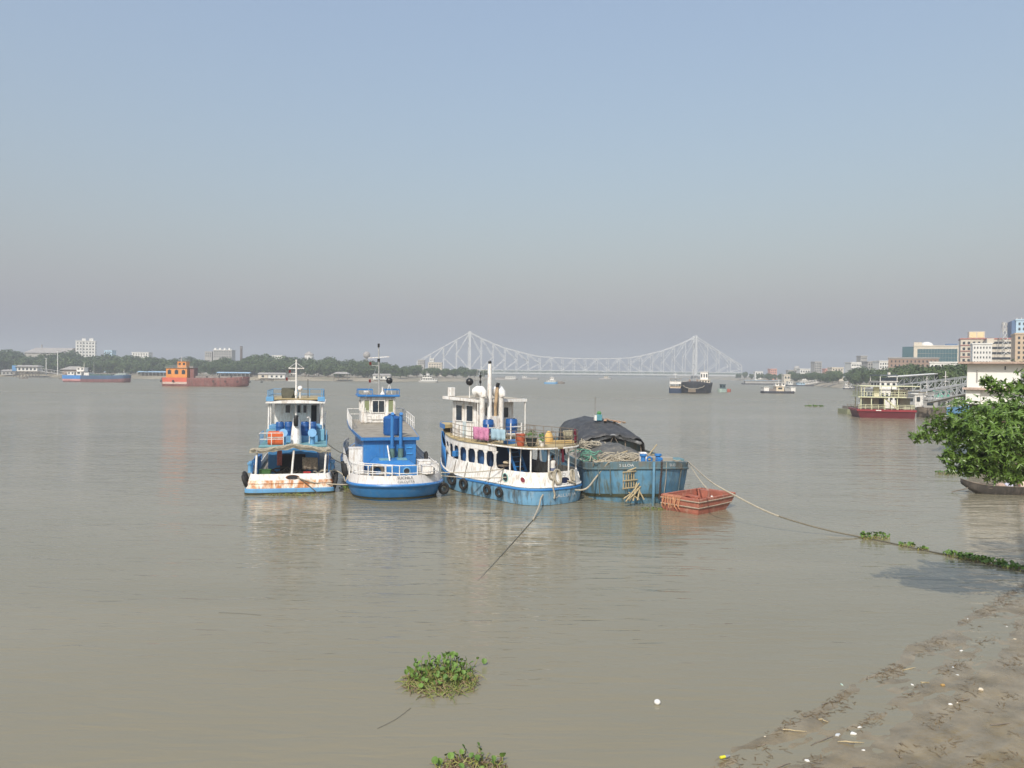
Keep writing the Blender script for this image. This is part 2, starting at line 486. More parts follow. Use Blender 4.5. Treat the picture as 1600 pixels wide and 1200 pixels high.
def trunk_mesh(h):
    g = G(); g.tube([(0,0,-1),(0.15,0,h*.25),(0,0.2,h*.5),(0.1,0.1,h*.7)], [h*.028,h*.022,h*.016,h*.008], 7)
    for a in (0.4,2.3,4.4): g.tube([(0.1,0,h*.3),(h*.09*cos(a),h*.09*sin(a),h*.48),(h*.17*cos(a),h*.17*sin(a),h*.62)], [h*.012,h*.008,h*.004], 5)
    return g.mesh('trunk', M_BARK)
CROWNS = [crown_mesh(s, 20, w) for s, w in ((1,19),(2,22),(3,17),(4,20),(5,24),(6,15))]
TRUNK = trunk_mesh(20)
def tree(loc, h, label, group, k=None, sx=1.0):
    k = rnd.randrange(6) if k is None else k
    t = thing('tree', label, 'tree', loc, rnd.uniform(0,6.28), group)
    t.scale = (h/20*sx, h/20*sx, h/20)
    link('crown', CROWNS[k], t); link('trunk', TRUNK, t)
    return t
def lerp(tab, x):
    for (x0,y0),(x1,y1) in zip(tab[:-1], tab[1:]):
        if x <= x1: return y0 + (y1-y0)*max(0,(x-x0))/(x1-x0)
    return tab[-1][1]
def shore_d(shore, px):
    """distance at which the sight line through px meets a shoreline (from the camera's survey)"""
    k = (px-800)/FPX
    for (x0,y0),(x1,y1) in zip(shore[:-1], shore[1:]):
        a, b = x0-k*y0, x1-k*y1
        if a*b <= 0 and a != b:
            t = a/(a-b); return y0 + (y1-y0)*t
    return None
LMARK = [(-20,'far left frame edge'),(45,'stilted jetty'),(100,'blue and white cargo boat'),(140,'white apartment block'),(200,'cargo boat bow'),(238,'left landing shed'),(285,'orange ship'),(345,'grey housing block'),(377,'dark chimney'),(430,'cream riverside house'),(483,'round water tower'),(532,'landing platform'),(573,'ball-shaped tank'),(668,'white houseboat'),(733,'left bridge tower'),(780,'bridge deck')]
RMARK = [(1150,'right end of the bridge'),(1190,'white ferry'),(1210,'salmon pink building'),(1245,'mushroom tank'),(1278,'unfinished tower'),(1325,'moored white launches'),(1340,'three-storey white block'),(1390,'red pontoon ferry'),(1425,'brown warehouse'),(1465,'glass office'),(1500,'white gangways'),(1550,'white plastered building'),(1600,'blue tower')]
USED_L = set()
def tree_label(px, row, h, marks):
    m = min(marks, key=lambda q: abs(q[0]-px))
    side = 'behind' if abs(m[0]-px) < 5 else ('left of' if px < m[0] else 'right of')
    L_ = '%s %s green tree %s the %s' % (('waterside','middle-row','rearmost')[row], 'tall' if h > 19 else ('round' if h > 13 else 'low'), side, m[1])
    if L_ in USED_L: L_ = L_.replace('green tree', 'green tree further right,')
    USED_L.add(L_)
    return L_
LTOP = [(-60,546),(0,546),(30,553),(60,557),(95,549),(130,557),(170,557),(240,559),(330,563),(400,560),(450,558),(520,561),(560,561),(600,565),(640,571),(690,575),(740,577),(790,580)]
x = -55
while x < 792:
    for row, (back, drop) in enumerate(((26,7),(60,2),(110,-1))):
        px = x + rnd.uniform(-6,6) + row*5
        d0 = shore_d(LSHORE, px)
        if d0 is None: continue
        if px > 735 and row > 0: continue
        if 735 < px: d0 = min(d0, 900); 
        d = d0 + back + rnd.uniform(-8,8)
        ytop = lerp(LTOP, px) + drop + rnd.uniform(-3,4)
        p = P(px, ytop, d)
        h = max(8, p.z - 3.6)
        tree((p.x, p.y, 3.4), h, tree_label(px, row, h, LMARK), 'trees on the far left bank', sx=rnd.uniform(0.9,1.3)*min(1.0, max(0.75, 20/h)))
    x += 17
RTOP = [(1155,583),(1200,584),(1240,582),(1290,579),(1340,577),(1400,573),(1450,571),(1490,569),(1530,566),(1600,562)]
x = 1150
while x < 1625:
    for row, back in enumerate((14, 34, 60)):
        px = x + rnd.uniform(-6,6) + row*4
        d0 = shore_d(RSHORE, px)
        if d0 is None: continue
        d0 = max(d0, 210)
        d = d0 + back + rnd.uniform(-5,5)
        p = P(px, lerp(RTOP, px) + (4,1,-1)[row] + rnd.uniform(-2,3), d)
        h = max(7, p.z - 3.6)
        tree((p.x, p.y, 3.2), h, tree_label(px, row, h, RMARK), 'trees on the right bank', sx=rnd.uniform(0.85,1.2)*min(1.0, max(0.75, 20/h)))
    x += 19 if x < 1340 else 24
# far wood upstream, beyond the bridge: reads as one low mass
g = G(); r_ = random.Random(5)
for k in range(900):
    u = r_.uniform(-0.075, 0.30); d = r_.uniform(2420, 2680)
    c = V((u*d, d, 4 + r_.uniform(0,9)))
    for j in range(2):
        s = r_.uniform(4,9); nn = V((r_.gauss(0,.5), -1, r_.gauss(.3,.4))).normalized(); a = nn.orthogonal().normalized(); b = nn.cross(a)
        g.add([c-a*s, c-b*s*.7, c+a*s, c+b*s*.7], [(0,1,2,3)])
stuff(tag(g.obj('distant_wood', M_LEAF), 'faint hazy wood along the river far beyond the bridge', 'wood'))

# ================================================================== BUILDINGS
M_WIN = glass('dark_window')
M_WHITE = mat('white_wall', (0.72,0.71,0.67), 0.8, 0.06, 0.3, (0.45,0.42,0.36), 0.5, (0.5,0.5,0.06), 0.56)
M_CREAM = mat('cream_wall', (0.60,0.54,0.44), 0.8, 0.06, 0.3, (0.45,0.38,0.3), 0.4, (0.5,0.5,0.06), 0.58)
M_PINK = mat('pink_wall', (0.62,0.32,0.25), 0.8, 0.08, 0.3)
M_BROWN = mat('brown_wall', (0.30,0.21,0.16), 0.85, 0.1, 0.3)
M_GREY = mat('grey_concrete', (0.38,0.37,0.35), 0.85, 0.12, 0.3, (0.2,0.19,0.17), 0.5, (0.5,0.5,0.08), 0.55)
M_LBLUE = mat('pale_blue_wall', (0.42,0.58,0.70), 0.7, 0.06, 0.3)
M_DBLUE = mat('deep_blue_wall', (0.09,0.16,0.29), 0.6, 0.06, 0.3)
M_ROOFG = mat('grey_roof', (0.33,0.31,0.29), 0.8, 0.12, 0.4)
M_REDTRIM = mat('red_trim', (0.40,0.17,0.14), 0.8, 0.1, 0.4)
M_GLASSB = mat('blue_green_glass', (0.05,0.12,0.14), 0.15, 0.15, 0.08, spec=0.9)
M_BLUEROOF = mat('blue_sheet_roof', (0.30,0.45,0.60), 0.6, 0.1, 0.3)
WIN = {}
def windows(root, face, nx, nz, x0, x1, z0, z1, y, m=M_WIN, fx=0.5, fz=0.5, name='window'):
    """a grid of windows on a wall; face 'y' (front, facing -y) or 'x' (side at x = y argument)"""
    wx = (x1-x0)/nx; wz = (z1-z0)/nz
    key = (round(wx*fx,2), round(wz*fz,2), face, m.name)
    if key not in WIN:
        a, b = wx*fx/2, wz*fz/2; g = G()
        if face == 'y': g.box(-a,a,-0.12,0.15,-b,b)
        else: g.box(-0.12,0.12,-a,a,-b,b)
        WIN[key] = g.mesh('window', m)
    for i in range(nx):
        for k in range(nz):
            o = link(name, WIN[key], root)
            u = x0 + wx*(i+.5); z = z0 + wz*(k+.5)
            o.location = (u, y, z) if face == 'y' else (y, u, z)
def bld(name, label, px0, px1, ytop, d, depth, wall, nx=0, nz=0, zwin=None, fx=0.5, fz=0.5, roof=None, zbase=2.0, rz=0.0, side=0, cat='building', over=0.3, winm=M_WIN):
    a, b = P(px0, ytop, d), P(px1, ytop, d)
    w = b.x - a.x; h = a.z - zbase
    t = thing(name, label, cat, ((a.x+b.x)/2, d, zbase), rz)
    G().box(-w/2, w/2, 0, depth, 0, h).obj('wall', wall, t)
    G().box(-w/2-over, w/2+over, -over, depth+over, h+0.01, h+0.7).obj('roof', roof or wall, t)
    if nx:
        z0 = h - (zwin if zwin else h)
        windows(t, 'y', nx, nz, -w/2+w*.03, w/2-w*.03, z0, h-0.4, 0.0, winm, fx, fz)
        if side: windows(t, 'x', side, nz, depth*.05, depth*.95, z0, h-0.4, w/2, winm, fx, fz)
    return t, w, h

# ---- left bank skyline
t, w, h = bld('apartment_block', 'white multi-storey apartment block rising above the left bank trees', 120, 147, 533, 850, 15, M_WHITE, 6, 7, 24, 0.42, 0.45, rz=R(24), side=4)
G().box(-w/2+6, -w/2+9.5, 2, 8, h+.7, h+3.2).obj('stair_head', M_WHITE, t)
G().box(w/2-6, w/2-2, 2, 8, h+.7, h+3.6).obj('stair_head', M_WHITE, t)
for xx in (-w/2+6.4, w/2-0.4): G().box(xx-.5, xx+.5, -0.5, -0.02, h-22, h).obj('wall_pier', M_WHITE, t)
t = thing('warehouse', 'long grey hip-roofed warehouse behind the trees at far left', 'warehouse', (P(72,550,840).x, 840, 3))
zt = P(72,543,840).z-3
G().box(-23.5,23.5,0,24,0,zt-6).obj('wall', mat('shed_wall',(0.4,0.38,0.34),.8,.1,.2), t)
G().loft([[(-24.5,-1,zt-5.9),(24.5,-1,zt-5.9),(24.5,25,zt-5.9),(-24.5,25,zt-5.9)],[(-17,10,zt),(24.5,10,zt),(24.5,14,zt),(-17,14,zt)]]).obj('roof', M_ROOFG, t)
G().box(-12,-11.2,11,12,zt+.1,zt+3.5).obj('vent', M_ROOFG, t)
bld('office_building', 'small pale blue flat building right of the white apartment block', 163, 175, 548, 860, 9, M_LBLUE, 4, 2, 6)
bld('low_building', 'low white building just showing over the left bank trees', 206, 232, 551, 880, 10, M_WHITE, 6, 2, 5)
t, w, h = bld('housing_block', 'pale grey housing block left of the dark chimney', 333, 362, 547, 900, 12, M_GREY, 7, 3, 9, roof=M_WHITE)
for k in range(4): G().box(-w/2+w*(k*.25+.05), -w/2+w*(k*.25+.15), 1, 4, h+.7, h+2.6).obj('water_tank', M_WHITE, t)
bld('housing_block', 'lower grey housing block on the left bank skyline', 320, 331, 550, 905, 12, M_GREY, 3, 2, 6)
t = thing('chimney', 'thin dark factory chimney above the left bank trees', 'chimney', (P(377,560,880).x, 880, 3))
zt = P(377,541,880).z-3
G().lathe([(1.7,0),(1.3,zt*.9),(1.5,zt*.92),(1.45,zt)], n=12).obj('stack', mat('soot_brick',(0.12,0.09,0.08),.9,.2,.4), t)
G().lathe([(1.75,0),(1.75,.8)], (0,0,zt*.93), 12).obj('collar', M_GREY, t)
bld('white_house', 'white house half hidden in trees right of the chimney', 425, 441, 556, 870, 10, M_WHITE, 4, 2, 5)
t = thing('water_tower', 'round white water tower with conical roof and columns on the left bank', 'water tower', (P(483,562,860).x, 860, 3))
zt = P(483,549,860).z-3
G().lathe([(4.6,zt-12),(4.9,zt-11.2),(4.9,zt-4.4),(4.5,zt-4.2)], n=20).obj('tank', M_WHITE, t)
G().lathe([(5.4,zt-4.1),(5.2,zt-3.4),(2.2,zt-.9),(.5,zt)], n=20).obj('roof', M_ROOFG, t)
for k in range(8):
    a = 2*pi*k/8; G().box(4.1*cos(a)-.35,4.1*cos(a)+.35,4.1*sin(a)-.35,4.1*sin(a)+.35,0,zt-12).obj('column', M_WHITE, t)
    G().box(4.9*cos(a+.3)-.4,4.9*cos(a+.3)+.4,4.9*sin(a+.3)-.3,4.9*sin(a+.3)+.3,zt-9.5,zt-6.5).obj('opening', M_WIN, t)
t = thing('water_tank', 'grey ball-shaped water tank on a slim stem above the trees', 'water tank', (P(573,560,900).x, 900, 3))
zt = P(573,549,900).z-3
G().ball((0,0,zt-4.2),4.2,18,10).obj('sphere', M_ROOFG, t, True)
G().lathe([(1.9,0),(1.1,5),(1.1,zt-8),(2.0,zt-7)], n=12).obj('stem', M_GREY, t)
bld('hillside_building', 'pale building with stepped roof behind trees at the left end of the bridge', 669, 690, 567, 900, 12, M_CREAM, 5, 2, 6)
bld('hillside_building', 'small upper white block above the trees at the left bridge end', 671, 678, 561, 915, 8, M_WHITE, 3, 2, 5)
bld('hillside_building', 'grey narrow building with pillars at the left bridge end', 653, 663, 563, 905, 8, M_GREY, 4, 2, 5)

# ---- left bank waterside
def on_shore(px, back=0, shore=LSHORE):
    d = shore_d(shore, px) + back
    return V(((px-800)/FPX*d, d, 0))
p = on_shore(41, -12)
t = thing('jetty_house', 'white cabin jetty on a stilted frame with a grey roof at far left', 'jetty', p)
M_TIMB = mat('weathered_timber', (0.17,0.14,0.11), .9, .25, 1.5)
G().box(-13,11,0,9,4.8,5.3).obj('platform', M_TIMB, t)
G().box(-9,9,1,8,5.32,9.2).obj('wall', M_WHITE, t)
G().loft([[(-10.5,-.5,9.21),(10.5,-.5,9.21),(10.5,9.5,9.21),(-10.5,9.5,9.21)],[(-9,3,10.6),(9,3,10.6),(9,6,10.6),(-9,6,10.6)]]).obj('roof', M_ROOFG, t)
windows(t,'y',5,1,-8.4,8.4,6,8.6,1.0,M_WIN,.5,.8)
G().box(-13.2,-9.4,1,8,5.32,10.2).obj('blue_annexe', mat('blue_shed',(0.08,0.25,0.5),.6,.1,.3), t)
for k in range(9):
    xx = -12+2.8*k; G().box(xx-.25,xx+.25,.3,.8,-2,4.8).obj('stilt', M_TIMB, t)
for k in range(8):
    xx = -12+2.8*k; G().beam((xx,.2,.3),(xx+2.8,.2,4.6),.25,.25).obj('brace', M_TIMB, t)
t = thing('gangway', 'grey footbridge sloping down to the stilted jetty at far left', 'gangway', on_shore(60,-6))
q0, q1 = V((0,0,5.6)), on_shore(107,-14) - on_shore(60,-6) + V((0,0,2.0))
for zz in (0, 2.6): G().beam(q0+V((0,0,zz)), q1+V((0,0,zz)), 1.8 if zz == 0 else .3, .35).obj('girder', M_GREY, t)
for k in range(10):
    q = q0.lerp(q1, k/9); G().box(q.x-.12,q.x+.12,q.y-1,q.y-.8,q.z,q.z+2.6).obj('post', M_GREY, t)
t = thing('waterside_shed', 'grey hip-roofed shed on the left bank behind the blue and white cargo boat', 'shed', on_shore(113,12)+V((0,0,3)))
G().box(-9,9,0,8,0,4).obj('wall', M_BROWN, t)
G().loft([[(-11,-1.5,4.01),(11,-1.5,4.01),(11,9.5,4.01),(-11,9.5,4.01)],[(-4,3,7),(5,3,7),(5,5,7),(-4,5,7)]]).obj('roof', M_ROOFG, t)
for px, yt, lab in ((90,548,'tall thin lamp mast on the left bank beside the warehouse'),(72,560,'short lamp post above the stilted jetty gangway')):
    t = thing('lamp_mast', lab, 'mast', on_shore(px,6)+V((0,0,2))); zt = P(px,yt,t.location.y).z-2
    G().tube([(0,0,0),(0,0,zt)],[.45,.28],8).obj('pole', M_WHITE, t); G().box(-1.2,1.2,-.3,.3,zt,zt+.4).obj('lamp_head', M_GREY, t)
for px0, px1, lab in ((214,262,'long open landing shed with pale blue roof left of the orange ship'),(338,390,'long open landing shed with pale blue roof right of the orange ship')):
    a, b = on_shore(px0,15), on_shore(px1,15); t = thing('landing_shed', lab, 'shed', (a+b)/2+V((0,0,1.9)), atan2(b.y-a.y,b.x-a.x))
    w = (b-a).length
    G().loft([[(-w/2,-.5,3.6),(w/2,-.5,3.6),(w/2,5,3.6),(-w/2,5,3.6)],[(-w/2,2,4.6),(w/2,2,4.6),(w/2,2.4,4.6),(-w/2,2.4,4.6)]]).obj('roof', M_BLUEROOF, t)
    G().box(-w/2,w/2,4.2,4.5,0,3.5).obj('back_wall', M_TIMB, t)
    for k in range(9): xx = -w/2+.3+(w-.6)*k/8; G().box(xx-.15,xx+.15,0,.3,-1.5,3.6).obj('post', M_GREY, t)
for px, s, mm, lab in ((420,9,M_CREAM,'cream riverside wall house right of the orange ship'),(432,7,M_WHITE,'low white hut at the left bank water edge beside the cream house'),
                       (596,7,M_WHITE,'small white house at the water edge right of the second tug mast'),(12,6,M_GREY,'small grey hut at the far left edge of the shore')):
    p = on_shore(px, 5); t = thing('riverside_hut', lab, 'hut', p+V((0,0,1.5)))
    G().box(-s,s,0,6,0,3.4).obj('wall', mm, t); G().loft([[(-s-.8,-.8,3.41),(s+.8,-.8,3.41),(s+.8,6.8,3.41),(-s-.8,6.8,3.41)],[(-s,2.6,4.9),(s,2.6,4.9),(s,3.2,4.9),(-s,3.2,4.9)]]).obj('roof', M_ROOFG, t)
    windows(t,'y',3,1,-s*.85,s*.85,.6,2.8,0,M_WIN,.4,.7)
p = on_shore(532,-6); t = thing('bathing_platform', 'grey roofed landing platform on posts at the left bank', 'platform', p)
G().box(-6,6,0,8,2.4,2.8).obj('deck', M_TIMB, t); G().loft([[(-6.5,-1,6),(6.5,-1,6),(6.5,9,6),(-6.5,9,6)],[(-4,3,7.6),(4,3,7.6),(4,5,7.6),(-4,5,7.6)]]).obj('roof', M_ROOFG, t)
for xx in (-5.5,-2,2,5.5): G().box(xx-.2,xx+.2,.1,.5,-2,6).obj('post', M_TIMB, t)

# ---- right bank skyline
t, w, h = bld('glass_office', 'wide blue-green glass office building with cream frame and small dome', 1432, 1497, 541, 520, 34, M_CREAM, zbase=4, over=.2, rz=R(-27))
windows(t,'y',14,7,-w/2+2.2,w/2-2.2,2,h-1.6,0,M_GLASSB,.96,.95,'glass_panel')
G().loft([[(-w/2-7,3,0),(-w/2-.1,0.2,0),(-w/2-.1,30,0),(-w/2-7,32,0)],[(-w/2-7,3,h),(-w/2-.1,.2,h),(-w/2-.1,30,h),(-w/2-7,32,h)]]).obj('glass_wing', M_GLASSB, t)
G().lathe([(4.2,0),(4,1.2),(3.0,2.2),(1.6,2.8),(.3,3.0)], (-6,14,h+.72), 18).obj('dome', M_WHITE, t, True)
G().box(-w/2,-w/2+5,2,9,h+.72,h+3).obj('plant_room', M_CREAM, t)
G().box(5,12,4,9,h+.72,h+1.9).obj('roof_sign', M_DBLUE, t)
bld('old_warehouse', 'long reddish brown brick warehouse below the glass office', 1392, 1462, 560, 430, 20, M_BROWN, 12, 2, 5, .35,.5, roof=M_ROOFG, zbase=3, rz=R(-27))
bld('river_terrace', 'low white arcaded building right of the brown warehouse', 1456, 1500, 567, 400, 12, M_WHITE, 9, 1, 3.2, .5,.55, zbase=3, rz=R(-27))
t, w, h = bld('pink_banded_block', 'cream block with red bands left of the radio mast', 1504, 1540, 530, 420, 16, M_CREAM, 5, 4, 13, .5,.45, roof=M_REDTRIM, zbase=4, rz=R(-27))
for k in range(4): G().box(-w/2-.2,w/2+.2,-.35,-.02,h-13+3.2*k,h-12.6+3.2*k).obj('band', M_REDTRIM, t)
G().box(-w/2+4,w/2-1,3,13,h+.72,h+4.4).obj('penthouse', M_CREAM, t)
for k in range(2): G().box(-w/2+4.4+3.6*k,-w/2+7.4+3.6*k,2.86,2.98,h+1,h+4).obj('panel', mat('yellow_panel',(.75,.62,.35),.7,.05,.5), t)
t, w, h = bld('white_office', 'white three-storey office with small square windows before the cream block', 1522, 1548, 538, 380, 14, M_WHITE, 6, 4, 10, .4,.4, zbase=4, rz=R(-27))
G().box(2,5,1,5,h+.72,h+3).obj('stair_head', M_CREAM, t)
t, w, h = bld('long_window_office', 'cream office with long dark window bands and red parapet', 1545, 1579, 530, 400, 16, M_CREAM, 1, 5, 14, .94,.42, roof=M_REDTRIM, zbase=4, rz=R(-27))
t, w, h = bld('blue_tower', 'tall pale blue tower block with dark blue edge at right border', 1593, 1650, 500, 400, 22, M_LBLUE, 9, 8, 22, .45,.5, zbase=4, rz=R(-27))
G().box(-w/2-1.9,-w/2-.02,0.5,22,0,h).obj('dark_side', M_DBLUE, t)
for k in range(8): G().box(-w/2+.3+k*2,-w/2+.5+k*2,.2,.4,h+.72,h+1.6).obj('parapet_post', M_WHITE, t)
bld('brown_block', 'tan apartment block in front of the blue tower at right border', 1592, 1650, 522, 330, 14, mat('tan_wall',(.52,.4,.28),.8,.08,.3), 8, 5, 11, .45,.5, zbase=4, rz=R(-27))
t = thing('radio_mast', 'steel lattice radio mast with antennas left of the blue tower', 'mast', (P(1568,530,395).x, 395, 20))
zt = P(1568,503,395).z - 20; zb = 0
for sx in (-1,1):
    for sy in (-1,1): G().beam((sx*2.2,sy*2.2,0),(sx*.5,sy*.5,zt),.16,.16).obj('leg', M_GREY, t)
for k in range(6):
    z0, z1 = zt*k/6, zt*(k+1)/6; a0 = 2.2-1.7*k/6; a1 = 2.2-1.7*(k+1)/6
    G().beam((-a0,-a0,z0),(a1,-a1,z1),.16,.16).obj('brace', M_WHITE, t); G().beam((a0,-a0,z0),(-a1,-a1,z1),.16,.16).obj('brace', M_WHITE, t)
for z in (zt-1,zt-3,zt-4.5): G().box(-1.2,-.5,-.9,-.5,z-.7,z+.7).obj('antenna', M_GREY, t); G().box(.6,1.3,-.9,-.5,z-1,z+.4).obj('antenna', M_GREY, t)
# distant right bank houses
bld('pink_house', 'small salmon pink building on the distant right bank', 1204, 1214, 577, 900, 10, M_PINK, 3, 2, 5)
t = thing('water_tank', 'dark mushroom-shaped water tank on the distant right skyline', 'water tank', (P(1245,580,800).x, 800, 3)); zt = P(1245,572,800).z-3
G().lathe([(1.6,0),(1.5,zt-6),(3.0,zt-5),(3.2,zt-2),(2,zt)], n=14).obj('tank', M_GREY, t)
bld('unfinished_block', 'grey unfinished concrete tower on the distant right skyline', 1273, 1284, 566, 760, 10, M_GREY, 4, 5, 12, .6,.6)
bld('distant_house', 'white low houses left of the unfinished concrete tower', 1250, 1266, 577, 780, 10, M_WHITE, 4, 1, 4)
bld('distant_house', 'cream low house between the unfinished tower and the white office', 1300, 1318, 575, 700, 10, M_CREAM, 4, 2, 5)
bld('distant_house', 'grey house on the skyline above the right bank trees', 1356, 1372, 566, 560, 10, M_GREY, 4, 2, 5)
bld('distant_house', 'white stepped house with many openings on the right skyline', 1374, 1390, 565, 540, 10, M_WHITE, 4, 2, 5)
bld('three_storey_office', 'white three-storey block with dark window rows on the right skyline', 1330, 1352, 567, 620, 12, M_WHITE, 8, 3, 9, .6,.42)
bld('tower_house', 'narrow grey tower house behind the white three-storey block', 1345, 1355, 557, 640, 8, M_GREY, 3, 4, 10)
bld('yellow_hut', 'cream ruin by the water on the distant right bank', 1225, 1235, 586, 690, 6, M_CREAM, 2, 1, 4, zbase=1)
for px0, px1, yt, d, mm, lab in ((1180,1192,581,1000,M_WHITE,'pale house at the right end of the bridge'),(1232,1241,579,860,M_GREY,'small grey house left of the mushroom tank'),(1290,1299,577,720,M_PINK,'small reddish house right of the unfinished tower')):
    bld('distant_house', lab, px0, px1, yt, d, 8, mm, 3, 1, 3.5)

# ---- the white building on the near right bank
a, b = P(1517,568,78), P(1588,568,78)
t = thing('pump_house', 'plain white plastered building with flat overhanging roof behind the leafy tree', 'building', ((a.x+b.x)/2, 78, 2.5), R(-37))
w = (b.x-a.x)*1.0; h = a.z-2.5
M_PLAST = mat('white_plaster', (0.80,0.79,0.75), .85, .04, .5, (.55,.5,.42), .45, (1.2,1.2,.1), .58)
zl = P(1550,606,78).z-2.5
G().box(-w/2, w/2, 0, 7, zl, h-.02).obj('wall', M_PLAST, t)
M_SLAB = mat('stained_slab', (.48,.36,.30), .9, .2, 1.2, (.2,.14,.1), .6, (2,2,.5), .5)
G().box(-w/2-.75, w/2+1.1, -.85, 7.6, h, h+.2).obj('roof', M_SLAB, t)
G().box(-w/2-.35, w/2+.35, -.35, 7.3, zl-.22, zl-.01).obj('ledge', M_SLAB, t)
G().box(-w/2-.1, -w/2+1.2, 0.05, 7, zl-1.7, zl-.23).obj('pier', M_PLAST, t)
G().box(-w/2+1.22, w/2, 0.3, 7, zl-1.7, zl-.23).obj('lower_wall', M_PLAST, t)
G().box(-w/2+.2, w/2-.2, .5, 6.8, -4, zl-1.71).obj('plinth', mat('dark_plinth',(.10,.095,.085),.9,.25,1), t)
G().box(w/2-1.35, w/2-1.25, -.05, -.01, h-.6, h-.25).obj('vent', M_WIN, t)
G().tube([(-w/2+.9,-.08,zl+.6),(-w/2+.9,-.08,zl+1.8)], .06, 6).obj('drain_pipe', M_GREY, t)

# ================================================================== BOATS: shared builders
def plan(L, B, n=2.4, ls=3.0, yb=0.62, pb=1.8, na=9, nb=9, ns=4):
    """plan outline: rounded end at y = 0, pointed end at y = L; right side going forward, then the left side back"""
    h = []
    for k in range(na+1):
        a = pi/2*k/na
        h.append((B/2*sin(a)**(2/n), ls*(1-cos(a)**(2/n))))
    for k in range(1, ns): h.append((B/2, ls + (yb*L-ls)*k/ns))
    for k in range(nb+1):
        u = k/nb; h.append((max(B/2*(1-u**pb), 0.03), yb*L + (L-yb*L)*u))
    return h + [(-x, y) for x, y in reversed(h[1:])]
def shell(pl, prof, sheer=lambda y: 0.0, ym=None):
    """rings of an outline: prof = (z, x scale, y scale)"""
    L = max(y for x, y in pl); ym = L/2 if ym is None else ym
    return [[(x*sx, ym+(y-ym)*sy, z + sheer(y)) for x, y in pl] for z, sx, sy in prof]
def band(root, name, m, pl, prof, sheer, cap0=False, cap1=False, smooth=True, ym=None):
    return G().loft(shell(pl, prof, sheer, ym), True, cap0, cap1).obj(name, m, root, smooth)
def edge_tube(root, name, m, pl, z, sx, r, sheer, sy=1.0, sel=None, n=6):
    L = max(y for x, y in pl)
    pts = [V((x*sx, L/2+(y-L/2)*sy, z+sheer(y))) for x, y in pl]
    if sel: pts = [p for p in pts if sel(p)]
    else: pts.append(pts[0])
    return G().tube(pts, r, n).obj(name, m, root, True)
def resample(pts, step):
    pts = [V(p) for p in pts]; out = [pts[0]]; acc = 0.0
    for a, b in zip(pts[:-1], pts[1:]):
        L = (b-a).length
        if L < 1e-6: continue
        s = step - acc
        while s <= L: out.append(a.lerp(b, s/L)); s += step
        acc = L - (s - step)
    return out
def rail(root, pts, h, m, nr=2, step=1.2, r=0.03, post='railing_post', bar='handrail', closed=False):
    pts = [V(p) for p in pts]
    if closed: pts = pts + [pts[0]]
    ps = resample(pts, step)
    if (ps[-1]-pts[-1]).length > step*.3: ps.append(pts[-1])
    me = G().tube([(0,0,0),(0,0,h)], r, 6).mesh(post, m)
    for p in ps:
        o = link(post, me, root); o.location = p
    for k in range(nr):
        z = h*(nr-k)/nr
        G().tube([p+V((0,0,z)) for p in pts], r*.9, 6).obj(bar, m, root, True)
def window(root, c, w, h, face, frame, pane, t=0.05, mull=0):
    """framed window: frame > pane; face is the outward direction '-y', '-x', 'x'"""
    g = G(); q = 0.06
    parts = [(-w/2-q,-w/2,-h/2-q,h/2+q),(w/2,w/2+q,-h/2-q,h/2+q),(-w/2,w/2,h/2,h/2+q),(-w/2,w/2,-h/2-q,-h/2)]
    for k in range(mull): xx = -w/2+w*(k+1)/(mull+1); parts.append((xx-.025,xx+.025,-h/2,h/2))
    for a,b,e,f in parts: g.box(a,b,-t,0.02,e,f)
    o = g.obj('window', frame, root); o.location = c
    o.rotation_euler = (0,0,{'-y':0,'-x':-pi/2,'x':pi/2,'y':pi}[face])
    G().box(-w/2,w/2,-0.012,0.015,-h/2,h/2).obj('pane', pane, o)
    return o
M_RUBBER = mat('tyre_rubber', (0.018,0.017,0.016), .75, .3, 4, bump=.4, bscale=25)
def tyre(world, r, label, axis='X', tilt=(0,0,0), group='tyre fenders of the moored boats'):
    t = thing('tyre_fender', label, 'tyre', world, 0, group)
    t.rotation_euler = tilt
    G().torus((0,0,0), r*.72, r*.28, axis, 20, 9, .95).obj('casing', M_RUBBER, t, True)
    return t
M_DRUM = mat('blue_drum_plastic', (0.010,0.085,0.29), .35, .12, 1.5, (.10,.14,.22), .4, (2,2,.6), .55)
def drum(world, label, r=.29, h=.92, group='blue plastic drums on the boats'):
    t = thing('blue_drum', label, 'drum', world, 0, group)
    G().lathe([(r*.9,0),(r*.97,.03),(r,.1),(r,h*.3),(r*1.05,h*.33),(r*1.05,h*.37),(r,h*.4),(r,h*.62),(r*1.05,h*.65),(r*1.05,h*.69),(r,h*.72),(r*.98,h*.93),(r*.9,h*.98),(r*.85,h)], n=18).obj('body', M_DRUM, t, True)
    G().lathe([(r*.2,0),(r*.2,.04)], (r*.4,0,h), 8).obj('cap', mat('black_plastic',(.02,.02,.02),.5), t)
    return t
M_ROPE = mat('pale_rope', (0.40,0.36,0.28), .9, .2, 12, (.25,.22,.17), .6, (3,3,3), .5)
M_WETROPE = mat('wet_rope', (0.10,0.09,0.065), .6, .2, 12)
def rope(name, label, pts, r=.035, m=M_ROPE, cat='rope', group=None, n=7):
    return tag(G().tube(pts, r, n).obj(name, m, None, True), label, cat, group)
def sag(a, b, s, n=14):
    a = V(a); b = V(b)
    return [a.lerp(b, k/n) - V((0,0,s*4*(k/n)*(1-k/n))) for k in range(n+1)]
